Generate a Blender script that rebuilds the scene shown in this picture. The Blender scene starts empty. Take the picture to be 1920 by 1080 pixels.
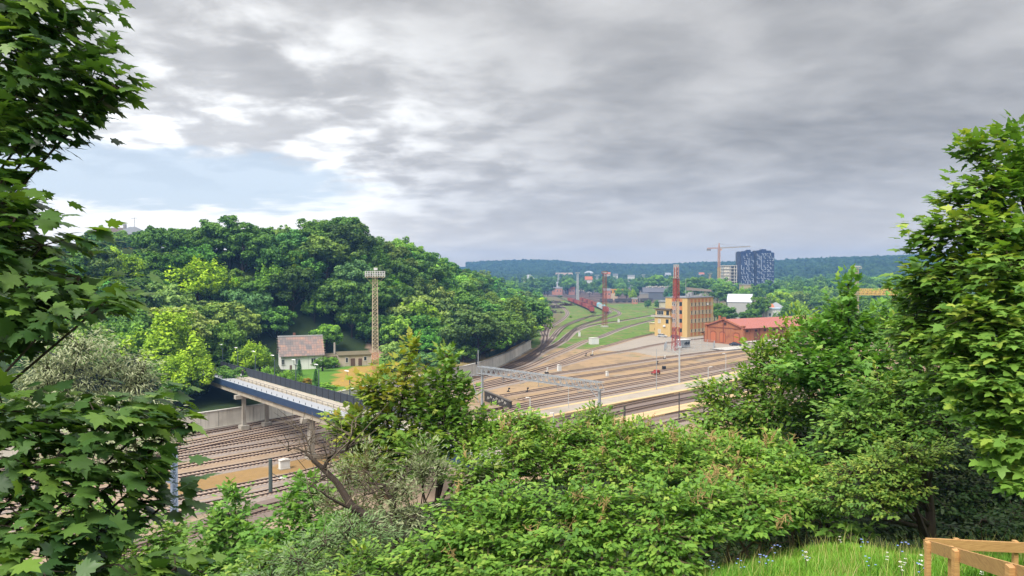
import bpy, math, random
import numpy as np
from mathutils import Vector, Matrix
PI = math.pi
SC = bpy.context.scene
COL = SC.collection
# ------------------------------------------------------------------ camera
CAMH, FPX = 28.0, 1387.0
PITCH = math.atan((540 - 518) / FPX)
cam_d = bpy.data.cameras.new('camera')
cam_d.sensor_width = 36.0
cam_d.lens = FPX / 1920 * 36.0
cam_d.clip_start = 0.05
cam_d.clip_end = 20000
cam = bpy.data.objects.new('camera', cam_d)
cam.location = (0, 0, CAMH)
cam.rotation_euler = (PI / 2 - PITCH, 0, 0)
COL.objects.link(cam)
SC.camera = cam
# ------------------------------------------------------------------ exposure
SC.view_settings.view_transform = 'Standard'
SC.view_settings.look = 'None'
SC.view_settings.gamma = 1
SC.view_settings.use_curve_mapping = False
SC.view_settings.exposure = 2.0
SC.cycles.max_bounces = 6
SC.cycles.diffuse_bounces = 3
SC.cycles.glossy_bounces = 2
SC.cycles.transmission_bounces = 4
SC.cycles.volume_bounces = 0
SC.cycles.transparent_max_bounces = 4
SC.cycles.caustics_reflective = False
SC.cycles.caustics_refractive = False
# ------------------------------------------------------------------ sun
SUN_AZ, SUN_EL = math.radians(-146), math.radians(52)      # azimuth from +Y towards +X
sd = Vector((math.sin(SUN_AZ) * math.cos(SUN_EL), math.cos(SUN_AZ) * math.cos(SUN_EL), math.sin(SUN_EL)))
sun_d = bpy.data.lights.new('sun', 'SUN')
sun_d.energy = 1.35
sun_d.angle = math.radians(26)
sun_d.color = (1.0, 0.95, 0.87)
sun = bpy.data.objects.new('sun', sun_d)
sun.rotation_euler = sd.to_track_quat('Z', 'Y').to_euler()
sun.location = (0, 0, 300)
COL.objects.link(sun)
# ------------------------------------------------------------------ sky
world = bpy.data.worlds.new('World')
SC.world = world
world.use_nodes = True


class NT:
    """small helper for writing node maths"""
    def __init__(self, tree):
        self.t = tree

    def n(self, typ, **kw):
        nd = self.t.nodes.new(typ)
        for k, v in kw.items():
            setattr(nd, k, v)
        return nd

    def put(self, sock, v):
        if hasattr(v, 'is_output') or isinstance(v, bpy.types.NodeSocket):
            self.t.links.new(v, sock)
        else:
            sock.default_value = v

    def m(self, op, a, b=0.0, c=0.0, clamp=False):
        nd = self.n('ShaderNodeMath', operation=op, use_clamp=clamp)
        self.put(nd.inputs[0], a)
        self.put(nd.inputs[1], b)
        self.put(nd.inputs[2], c)
        return nd.outputs[0]

    def step(self, v, a, b, lo=0.0, hi=1.0):
        nd = self.n('ShaderNodeMapRange', interpolation_type='SMOOTHSTEP')
        for i, x in enumerate((v, a, b, lo, hi)):
            self.put(nd.inputs[i], x)
        return nd.outputs[0]

    def mix(self, f, a, b, blend='MIX'):
        nd = self.n('ShaderNodeMix', data_type='RGBA', blend_type=blend)
        self.put(nd.inputs[0], f)
        self.put(nd.inputs[6], a)
        self.put(nd.inputs[7], b)
        return nd.outputs[2]

    def noise(self, vec, scale, detail=4.0, rough=0.5, dist=0.0, out=0):
        nd = self.n('ShaderNodeTexNoise')
        if vec is not None:
            self.t.links.new(vec, nd.inputs['Vector'])
        nd.inputs['Scale'].default_value = scale
        nd.inputs['Detail'].default_value = detail
        nd.inputs['Roughness'].default_value = rough
        nd.inputs['Distortion'].default_value = dist
        return nd.outputs[out]

    def xyz(self, x, y, z):
        nd = self.n('ShaderNodeCombineXYZ')
        for i, v in enumerate((x, y, z)):
            self.put(nd.inputs[i], v)
        return nd.outputs[0]

    def ramp(self, f, stops, interp='LINEAR'):
        nd = self.n('ShaderNodeValToRGB')
        cr = nd.color_ramp
        cr.interpolation = interp
        while len(cr.elements) < len(stops):
            cr.elements.new(0.5)
        for e, (p, c) in zip(cr.elements, stops):
            e.position = p
            e.color = (c[0], c[1], c[2], 1)
        self.put(nd.inputs[0], f)
        return nd.outputs[0]


def build_sky():
    t = world.node_tree
    t.nodes.clear()
    N = NT(t)
    out = N.n('ShaderNodeOutputWorld')
    bg = N.n('ShaderNodeBackground')
    bg.inputs['Strength'].default_value = 0.1
    t.links.new(bg.outputs[0], out.inputs[0])
    sky = N.n('ShaderNodeTexSky', sky_type='NISHITA')
    sky.sun_disc = False
    sky.sun_elevation = SUN_EL
    sky.sun_rotation = SUN_AZ
    sky.air_density = 1.0
    sky.dust_density = 1.5
    tc = N.n('ShaderNodeTexCoord')
    sep = N.n('ShaderNodeSeparateXYZ')
    t.links.new(tc.outputs['Generated'], sep.inputs[0])
    x, y, z = sep.outputs
    zc = N.m('MAXIMUM', z, 0.0)
    zz = N.m('ADD', zc, 0.17)
    u = N.m('DIVIDE', x, zz)
    v = N.m('DIVIDE', y, zz)
    uv = N.xyz(u, v, 0.3)
    az = N.m('ARCTAN2', x, y)                     # radians, 0 straight ahead, + to the right
    el = N.m('ARCSINE', zc)
    big = N.noise(uv, 1.2, 3.0, 0.5, 0.2)
    mid = N.noise(uv, 3.6, 6.0, 0.52, 0.25)
    fine = N.noise(N.xyz(N.m('MULTIPLY', u, 0.8), N.m('MULTIPLY', v, 1.5), 4.1), 8.0, 4.0, 0.5, 0.25)
    # broken bright cloud towards the hidden sun on the left
    da = N.m('DIVIDE', N.m('ADD', az, 0.40), 0.30)
    de = N.m('DIVIDE', N.m('SUBTRACT', el, 0.17), 0.16)
    glow = N.m('POWER', 2.718, N.m('MULTIPLY', N.m('ADD', N.m('MULTIPLY', da, da), N.m('MULTIPLY', de, de)), -1.0))
    left = N.step(az, 0.15, -0.45)
    dens = N.m('ADD', N.m('MULTIPLY', mid, 0.62), N.m('ADD', N.m('MULTIPLY', big, 0.38), N.m('MULTIPLY', fine, 0.22)))
    thin = N.step(dens, 0.70, 0.47)               # 1 where the cloud deck is thin
    calm = N.step(el, 0.015, 0.15, 0.30, 1.0)     # the deck smooths out with distance
    var = N.m('MULTIPLY', thin, 0.062)
    var = N.m('ADD', var, N.m('MULTIPLY', N.m('SUBTRACT', big, 0.5), -0.12))
    var = N.m('ADD', var, N.m('MULTIPLY', N.m('SUBTRACT', fine, 0.5), 0.105))
    var = N.m('ADD', var, N.m('MULTIPLY', N.m('MULTIPLY', thin, glow), 0.38))
    lum = N.m('ADD', 0.174, N.m('MULTIPLY', var, calm))
    lum = N.m('ADD', lum, N.m('MULTIPLY', glow, 0.105))
    low = N.step(el, 0.16, 0.02)                  # paler towards the horizon
    lum = N.m('ADD', lum, N.m('MULTIPLY', low, 0.095))
    lowleft = N.m('MULTIPLY', N.step(el, 0.17, 0.06), N.step(az, -0.10, -0.36))
    lum = N.m('ADD', lum, N.m('MULTIPLY', lowleft, 0.26))
    cloud = N.ramp(N.m('MULTIPLY', lum, 2.0), [(0.0, (0, 0, 0)), (0.3, (0.147, 0.149, 0.153)), (0.5, (0.246, 0.248, 0.251)), (1.0, (0.49, 0.50, 0.505))])
    # a strip of open blue low on the left
    ba = N.m('DIVIDE', N.m('ADD', az, 0.44), 0.26)
    be = N.m('DIVIDE', N.m('SUBTRACT', el, N.m('ADD', 0.118, N.m('MULTIPLY', N.m('SUBTRACT', mid, 0.5), 0.05))), 0.042)
    br = N.m('ADD', N.m('MULTIPLY', ba, ba), N.m('MULTIPLY', be, be))
    gap = N.m('MULTIPLY', N.step(N.m('ADD', br, N.m('MULTIPLY', N.m('SUBTRACT', fine, 0.5), 1.2)), 1.15, 0.45), 0.80)
    skc = N.mix(1.0, sky.outputs[0], (0.27, 0.27, 0.27, 1), 'MULTIPLY')
    sc10 = N.mix(1.0, cloud, (6.7, 6.6, 6.45, 1), 'MULTIPLY')
    blue = N.mix(0.5, skc, (2.5, 2.85, 3.2, 1))
    col = N.mix(gap, sc10, blue)
    warm = N.step(el, 0.11, 0.01)
    col = N.mix(warm, col, N.mix(1.0, col, (1.30, 1.17, 0.99, 1), 'MULTIPLY'))
    # an overcast sky is brighter overhead than at the horizon
    over = N.step(el, 0.40, 0.95, 1.0, 3.7)
    ov = N.xyz(over, over, over)
    col = N.mix(1.0, col, ov, 'MULTIPLY')
    t.links.new(col, bg.inputs['Color'])


build_sky()

# ------------------------------------------------------------------ picture <-> place
CP, SP = math.cos(PITCH), math.sin(PITCH)


def ray(px, py):
    a, b = (px - 960) / FPX, (540 - py) / FPX
    v = Vector((a, CP + b * SP, -SP + b * CP))
    return v / v.y                                 # direction with unit depth along +Y


def at(px, py, d):
    """the point seen at pixel (px, py) whose depth is d metres"""
    r = ray(px, py)
    return Vector((r.x * d, d, CAMH + r.z * d))


def gnd(px, py, z=0.0):
    r = ray(px, py)
    return at(px, py, (z - CAMH) / r.z)


def gxy(px, py, z=0.0):
    p = gnd(px, py, z)
    return (p.x, p.y)


def zat(py, d):
    return CAMH + ray(960, py).z * d


def sstep(v, a, b):
    t = np.clip((np.asarray(v, float) - a) / (b - a), 0, 1)
    return t * t * (3 - 2 * t)


# ------------------------------------------------------------------ custom properties
def tag(o, label=None, cat=None, group=None, kind=None):
    if label:
        o['label'] = label
    if cat:
        o['category'] = cat
    if group:
        o['group'] = group
    if kind:
        o['kind'] = kind
    return o


def thing(name, label, cat, loc=(0, 0, 0), rz=0.0, group=None):
    o = bpy.data.objects.new(name, None)
    o.empty_display_size = 0.5
    o.location = loc
    o.rotation_euler = (0, 0, rz)
    COL.objects.link(o)
    return tag(o, label, cat, group)


KIDS = {}


def link_child(o, parent):
    if parent is not None:
        o.parent = parent
        KIDS.setdefault(parent.name, []).append(o)


def dup(root, loc, rz=None, scale=None, label=None, group=None):
    """copy of a thing with copies of its parts and their sub-parts (mesh data shared)"""
    def cp(o, par):
        c = o.copy()
        COL.objects.link(c)
        if par is not None:
            c.parent = par
            KIDS.setdefault(par.name, []).append(c)
        for k in KIDS.get(o.name, []):
            cp(k, c)
        return c
    r = cp(root, None)
    r.location = loc
    if rz is not None:
        r.rotation_euler = (0, 0, rz)
    if scale is not None:
        r.scale = scale if hasattr(scale, '__len__') else (scale,) * 3
    tag(r, label, None, group)
    return r


# ------------------------------------------------------------------ mesh collecting
class MB:
    def __init__(self):
        self.v, self.f, self.mi = [], [], []

    def add(self, vs, fs, mi=0):
        b = len(self.v)
        self.v += [tuple(p) for p in vs]
        self.f += [tuple(b + i for i in f) for f in fs]
        self.mi += [mi] * len(fs)
        return self

    def hexa(self, c, mi=0):
        return self.add(c, [(0, 3, 2, 1), (4, 5, 6, 7), (0, 1, 5, 4), (1, 2, 6, 5), (2, 3, 7, 6), (3, 0, 4, 7)], mi)

    def box(self, x0, x1, y0, y1, z0, z1, mi=0):
        return self.hexa([(x0, y0, z0), (x1, y0, z0), (x1, y1, z0), (x0, y1, z0),
                          (x0, y0, z1), (x1, y0, z1), (x1, y1, z1), (x0, y1, z1)], mi)

    def cbox(self, c, s, rz=0.0, mi=0):
        ca, sa = math.cos(rz), math.sin(rz)
        vs = []
        for z in (-.5, .5):
            for x, y in ((-.5, -.5), (.5, -.5), (.5, .5), (-.5, .5)):
                X, Y = x * s[0], y * s[1]
                vs.append((c[0] + X * ca - Y * sa, c[1] + X * sa + Y * ca, c[2] + z * s[2]))
        return self.hexa(vs, mi)

    def bar(self, p, q, w, h=None, mi=0):
        """square bar from p to q (w across, h up)"""
        p, q = Vector(p), Vector(q)
        h = w if h is None else h
        d = (q - p)
        if d.length < 1e-6:
            return self
        d.normalize()
        up = Vector((0, 0, 1)) if abs(d.z) < 0.95 else Vector((0, 1, 0))
        s = d.cross(up).normalized()
        n = s.cross(d).normalized()
        c = []
        for e in (p, q):
            for a, b in ((-1, -1), (1, -1), (1, 1), (-1, 1)):
                c.append(e + s * (a * w / 2) + n * (b * h / 2))
        return self.hexa(c, mi)

    def tube(self, pts, rad, n=6, mi=0, cap=True):
        pts = [Vector(p) for p in pts]
        if not hasattr(rad, '__len__'):
            rad = [rad] * len(pts)
        vs, fs = [], []
        ref = None
        for i, p in enumerate(pts):
            d = (pts[min(i + 1, len(pts) - 1)] - pts[max(i - 1, 0)])
            d = d.normalized() if d.length > 1e-9 else Vector((0, 0, 1))
            if ref is None:
                ref = d.orthogonal().normalized()
            s = (ref - d * ref.dot(d))
            s = s.normalized() if s.length > 1e-6 else d.orthogonal().normalized()
            ref = s
            t = d.cross(s)
            for k in range(n):
                a = 2 * PI * k / n
                vs.append(p + (s * math.cos(a) + t * math.sin(a)) * rad[i])
        for i in range(len(pts) - 1):
            for k in range(n):
                a, b = i * n + k, i * n + (k + 1) % n
                fs.append((a, b, b + n, a + n))
        if cap:
            fs.append(tuple(range(n))[::-1])
            fs.append(tuple((len(pts) - 1) * n + k for k in range(n)))
        return self.add(vs, fs, mi)

    def prism(self, poly, z0, z1, mi=0):
        n = len(poly)
        vs = [(p[0], p[1], z0) for p in poly] + [(p[0], p[1], z1) for p in poly]
        fs = [tuple(range(n))[::-1], tuple(range(n, 2 * n))] + [(i, (i + 1) % n, n + (i + 1) % n, n + i) for i in range(n)]
        return self.add(vs, fs, mi)

    def extr(self, poly, p0, p1, mi=0):
        """extrude a list of 3D offsets from p0 to p1"""
        n = len(poly)
        vs = [Vector(p0) + Vector(p) for p in poly] + [Vector(p1) + Vector(p) for p in poly]
        fs = [tuple(range(n))[::-1], tuple(range(n, 2 * n))] + [(i, (i + 1) % n, n + (i + 1) % n, n + i) for i in range(n)]
        return self.add(vs, fs, mi)

    def build(self, name, mats, parent=None, smooth=False, off=None):
        me = bpy.data.meshes.new(name)
        vs = self.v if off is None else [(p[0] - off[0], p[1] - off[1], p[2] - off[2]) for p in self.v]
        me.from_pydata(vs, [], self.f)
        mats = mats if isinstance(mats, (list, tuple)) else [mats]
        for m in mats:
            me.materials.append(m)
        if len(mats) > 1:
            me.polygons.foreach_set('material_index', self.mi)
        if smooth:
            me.polygons.foreach_set('use_smooth', [True] * len(me.polygons))
        me.update()
        o = bpy.data.objects.new(name, me)
        COL.objects.link(o)
        link_child(o, parent)
        return o


def np_mesh(name, v, f, mats, attrs=None, smooth=False):
    """mesh data from numpy arrays; f is (n,3) or (n,4)"""
    me = bpy.data.meshes.new(name)
    v = np.asarray(v, np.float32)
    f = np.asarray(f, np.int32)
    k = f.shape[1]
    me.vertices.add(len(v))
    me.vertices.foreach_set('co', v.ravel())
    me.loops.add(f.size)
    me.loops.foreach_set('vertex_index', f.ravel())
    me.polygons.add(len(f))
    me.polygons.foreach_set('loop_start', np.arange(0, f.size, k, dtype=np.int32))
    me.polygons.foreach_set('loop_total', np.full(len(f), k, np.int32))
    for m in (mats if isinstance(mats, (list, tuple)) else [mats]):
        me.materials.append(m)
    for an, (typ, arr) in (attrs or {}).items():
        a = me.attributes.new(an, typ, 'POINT')
        a.data.foreach_set('color' if 'COLOR' in typ else 'value', np.asarray(arr, np.float32).ravel())
    if smooth:
        me.polygons.foreach_set('use_smooth', np.ones(len(f), bool))
    me.update(calc_edges=True)
    return me


def obj(name, me, parent=None):
    o = bpy.data.objects.new(name, me)
    COL.objects.link(o)
    link_child(o, parent)
    return o


# ------------------------------------------------------------------ materials
MATS = {}


def mat(name, col, rough=0.8, var=0.15, scale=1.5, metal=0.0, spec=0.3, bump=0.0, streak=0.0, dirt=None):
    """plain painted / stone / metal surface with mottling, optional vertical streaks and dirt patches"""
    if name in MATS:
        return MATS[name]
    m = bpy.data.materials.new(name)
    m.use_nodes = True
    t = m.node_tree
    N = NT(t)
    b = t.nodes['Principled BSDF']
    b.inputs['Roughness'].default_value = rough
    b.inputs['Metallic'].default_value = metal
    b.inputs['Specular IOR Level'].default_value = spec
    tc = N.n('ShaderNodeTexCoord').outputs['Object']
    n1 = N.noise(tc, scale, 5.0, 0.6)
    k = N.m('ADD', 1.0, N.m('MULTIPLY', N.m('SUBTRACT', n1, 0.5), 2 * var))
    if streak:
        mp = N.n('ShaderNodeMapping')
        mp.inputs['Scale'].default_value = (2.2, 2.2, 0.12)
        t.links.new(tc, mp.inputs[0])
        n2 = N.noise(mp.outputs[0], 1.2, 4.0, 0.6)
        k = N.m('MULTIPLY', k, N.m('SUBTRACT', 1.0, N.m('MULTIPLY', N.step(n2, 0.48, 0.75), streak)))
    c = N.mix(1.0, (col[0], col[1], col[2], 1), N.xyz(k, k, k), 'MULTIPLY')
    if dirt:
        n3 = N.noise(tc, scale * 0.37, 4.0, 0.6)
        c = N.mix(N.step(n3, 0.5, 0.72), c, (dirt[0], dirt[1], dirt[2], 1))
    t.links.new(c, b.inputs['Base Color'])
    if bump:
        bp = N.n('ShaderNodeBump')
        bp.inputs['Strength'].default_value = bump
        bp.inputs['Distance'].default_value = 0.05
        t.links.new(N.noise(tc, scale * 6, 4.0, 0.6), bp.inputs['Height'])
        t.links.new(bp.outputs[0], b.inputs['Normal'])
    MATS[name] = m
    return m


def glass(name, col=(0.03, 0.04, 0.05)):
    m = mat(name, col, 0.12, 0.3, 0.6, 0.0, 0.6)
    return m


def leafmat(name, stops, trans=0.3, objcol=False, rough=0.5, spec=0.25, tcol=(1.25, 1.25, 0.55)):
    """foliage: colour by the per-leaf value 'rnd', light also passes through the blade"""
    if name in MATS:
        return MATS[name]
    m = bpy.data.materials.new(name)
    m.use_nodes = True
    t = m.node_tree
    N = NT(t)
    b = t.nodes['Principled BSDF']
    b.inputs['Roughness'].default_value = rough
    b.inputs['Specular IOR Level'].default_value = spec
    a = N.n('ShaderNodeAttribute', attribute_name='rnd')
    c = N.ramp(a.outputs['Fac'], stops)
    if objcol:
        oi = N.n('ShaderNodeObjectInfo')
        c = N.mix(1.0, c, oi.outputs['Color'], 'MULTIPLY')
    t.links.new(c, b.inputs['Base Color'])
    tr = N.n('ShaderNodeBsdfTranslucent')
    t.links.new(N.mix(1.0, c, (tcol[0], tcol[1], tcol[2], 1), 'MULTIPLY'), tr.inputs['Color'])
    ms = N.n('ShaderNodeMixShader')
    ms.inputs[0].default_value = trans
    t.links.new(b.outputs[0], ms.inputs[1])
    t.links.new(tr.outputs[0], ms.inputs[2])
    t.links.new(ms.outputs[0], t.nodes['Material Output'].inputs['Surface'])
    MATS[name] = m
    return m


BARK = mat('bark', (0.060, 0.045, 0.035), 0.9, 0.4, 3.0, bump=0.4)
BARK_GREY = mat('bark_grey', (0.13, 0.11, 0.09), 0.9, 0.35, 3.0, bump=0.3)
CONC = mat('concrete', (0.36, 0.335, 0.29), 0.9, 0.18, 0.8, streak=0.25, dirt=(0.27, 0.24, 0.20))
CONC_LIGHT = mat('pale_concrete', (0.50, 0.48, 0.44), 0.85, 0.10, 0.6, streak=0.30)
STEEL_GREY = mat('galvanised_steel', (0.36, 0.39, 0.42), 0.5, 0.12, 1.0, 0.3)
DARK_STEEL = mat('dark_steel', (0.045, 0.055, 0.065), 0.6, 0.15, 1.0)
RUST = mat('rust', (0.060, 0.028, 0.020), 0.9, 0.30, 2.0)
WHITE = mat('white_paint', (0.70, 0.70, 0.68), 0.6, 0.06, 1.0, streak=0.12)
BLACK = mat('black_paint', (0.02, 0.02, 0.022), 0.6, 0.1, 1.0)

# ------------------------------------------------------------------ the land
FOOT = [(-190, 5), (-110, 85), (-60.4, 129.9), (-49.6, 141.7), (-43, 149), (-31.6, 169), (-14.5, 201), (-4.9, 226),
        (7.4, 285.6), (17, 473), (37, 924), (60, 1400), (120, 3000)]
TOE = [(-120, 10), (-45, 72), (-25, 82), (5, 105), (45, 140), (110, 205), (190, 290), (330, 430)]


def line_dist(x, y, P):
    """signed distance to a polyline (positive on the left of its direction) and nearest point's y"""
    best = np.full(np.shape(x), 1e18)
    sg = np.zeros(np.shape(x))
    ny = np.zeros(np.shape(x))
    for (ax, ay), (bx, by) in zip(P[:-1], P[1:]):
        dx, dy = bx - ax, by - ay
        L2 = dx * dx + dy * dy
        t = np.clip(((x - ax) * dx + (y - ay) * dy) / L2, 0, 1)
        qx, qy = ax + t * dx, ay + t * dy
        d2 = (x - qx) ** 2 + (y - qy) ** 2
        cr = dx * (y - ay) - dy * (x - ax)
        k = d2 < best
        best = np.where(k, d2, best)
        sg = np.where(k, np.where(cr > 0, 1.0, -1.0), sg)
        ny = np.where(k, qy, ny)
    return np.sqrt(best) * sg, ny


def vnoise(x, y, seed=0):
    """smooth value noise in -1..1"""
    xi, yi = np.floor(x).astype(np.int64), np.floor(y).astype(np.int64)
    fx, fy = x - xi, y - yi
    fx, fy = fx * fx * (3 - 2 * fx), fy * fy * (3 - 2 * fy)

    def h(a, b):
        n = (a * 374761393 + b * 668265263 + seed * 1442695041) & 0x7fffffff
        n = ((n ^ (n >> 13)) * 1274126177) & 0x7fffffff
        return ((n ^ (n >> 16)) & 0xffff) / 32767.5 - 1
    return (h(xi, yi) * (1 - fx) + h(xi + 1, yi) * fx) * (1 - fy) + (h(xi, yi + 1) * (1 - fx) + h(xi + 1, yi + 1) * fx) * fy


BR_A = Vector((-63.8, 151.0, 0))                  # near edge of the footbridge deck, left end
BR_D = Vector((0.64, -0.768, 0)).normalized()
BR_N = Vector((-BR_D.y, BR_D.x, 0))               # towards the far side
BR_Z, BR_W = 7.5, 7.2


def terrain(x, y):
    x = np.asarray(x, float)
    y = np.asarray(y, float)
    s, fy = line_dist(x, y, FOOT)
    s0 = np.interp(fy, [80, 185, 240, 300], [52, 52, 14, 10])
    top = np.interp(fy, [80, 480, 620, 950, 1400], [36, 36, 24, 9, 0])
    step = np.interp(fy, [285, 300, 500], [3.0, 2.0, 0.6])
    hill = step * sstep(s, 0.45, np.interp(fy, [285, 300], [1.6, 8.0])) + np.clip(s, 0, 50) * 0.03 + (top - 4) * sstep((s - s0) / 58.0, 0, 1)
    hill = np.where(s > 0.45, hill + 0.8 * vnoise(x / 14, y / 14, 3) * sstep(s, 8, 30), 0)
    hill = np.where(s > 0.45, hill + 4.0 * np.exp(-(((x + 76) ** 2 + (y - 166) ** 2) / 190.0)), hill)
    s2, _ = line_dist(x, y, TOE)
    s2 = -s2
    near = np.interp(s2, [0, 21, 44.5, 57.7, 63, 67, 73, 78, 84.2, 140], [0, 3.2, 10.8, 15.5, 17.6, 19.4, 22.2, 24.0, 26.3, 34])
    near = near + np.where(s2 > 5, 0.25 * vnoise(x / 5, y / 5, 5), 0) * sstep(s2, 5, 20) * sstep(s2, 90, 76) - 1.9 * sstep(y, 11.9, 16.5) * sstep(x, 0, 3) * sstep(y, 40, 24) - .28 * np.clip(x - 5.2, 0, 6) * sstep(y, 8, 11) * sstep(y, 40, 24) + .25 * np.exp(-((x - 6.5) ** 2 + (y - 13) ** 2) / 18)
    r = np.arctan2(x, np.maximum(y, 1.0))
    D = np.hypot(x, y)
    H = np.interp(r, [-0.5, -0.05, 0.03, 0.06, 0.10, 0.20, 0.30, 0.36, 0.42, 0.50, 0.7], [38, 48, 53, 52, 42, 45, 48, 51, 55, 61, 61])
    far = H * sstep(D, np.interp(r, [0.2, 0.4], [1750, 1250]), np.interp(r, [0.2, 0.4], [2750, 2350]))
    far = far + 7 * vnoise(x / 260, y / 260, 9) * sstep(D, 1500, 2400)
    far = far + 14 * sstep(D, 1300, 1700)
    far = np.where(D > 3000, far - (D - 3000) * 0.02, far)
    return np.maximum(np.maximum(hill, near), np.maximum(far, -20)) if x.ndim else float(max(hill, near, far))


def tz(x, y):
    return float(terrain(np.array([x], float), np.array([y], float))[0])


def in_poly(x, y, P):
    c = np.zeros(np.shape(x), bool)
    n = len(P)
    for i in range(n):
        (x0, y0), (x1, y1) = P[i], P[(i + 1) % n]
        k = (y0 > y) != (y1 > y)
        xx = (x1 - x0) * (y - y0) / ((y1 - y0) if y1 != y0 else 1e-9) + x0
        c ^= k & (x < xx)
    return c


P_FIELD = [gxy(*p) for p in ((1044, 652), (1020, 640), (1034, 624), (1058, 600), (1052, 578), (1048, 566), (1076, 561), (1112, 566),
                             (1150, 571), (1262, 566), (1262, 600), (1230, 622), (1184, 634), (1150, 643), (1112, 653), (1078, 655))]
P_STRIP = [gxy(*p) for p in ((998, 656), (1003, 610), (1009, 607), (1018, 628), (1018, 642), (1010, 652))]
P_GREEN2 = [gxy(*p) for p in ((970, 684), (1000, 674), (1022, 664), (1010, 678), (985, 690))]
P_YARD = [gxy(*p) for p in ((1108, 656), (1150, 645.5), (1186, 636), (1228, 625.5), (1246, 623), (1330, 617), (1352, 640), (1400, 646),
                            (1440, 648), (1425, 654), (1338, 659.5), (1290, 664), (1244, 667.5), (1226, 668), (1198, 661.5), (1180, 660))]
P_DARK = [gxy(*p) for p in ((1008, 543.5), (1110, 541), (1225, 561), (1226, 566), (1150, 569), (1085, 562), (1040, 556), (1014, 552))]
P_DRY = [gxy(*p) for p in ((300, 930), (320, 905), (420, 888), (560, 862), (640, 850), (640, 866), (560, 884), (440, 910), (340, 938))]
P_LAWN = [gxy(*p, 4.2) for p in ((540, 684), (600, 676), (615, 690), (640, 672), (700, 668), (735, 668), (760, 690), (740, 720), (650, 740), (590, 735), (560, 715))]
P_WHEAT = [gxy(*p, 4.2) for p in ((618, 712), (640, 690), (662, 682), (700, 681), (706, 700), (690, 712), (650, 718))]
P_PATH = [gxy(*p, 4.0) for p in ((618, 742), (690, 722), (745, 706), (760, 712), (700, 735), (660, 752), (628, 752))]
P_DRIVE = [gxy(*p, 4.2) for p in ((686, 668), (690, 660), (728, 652), (745, 655), (720, 666), (700, 672))]


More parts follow.
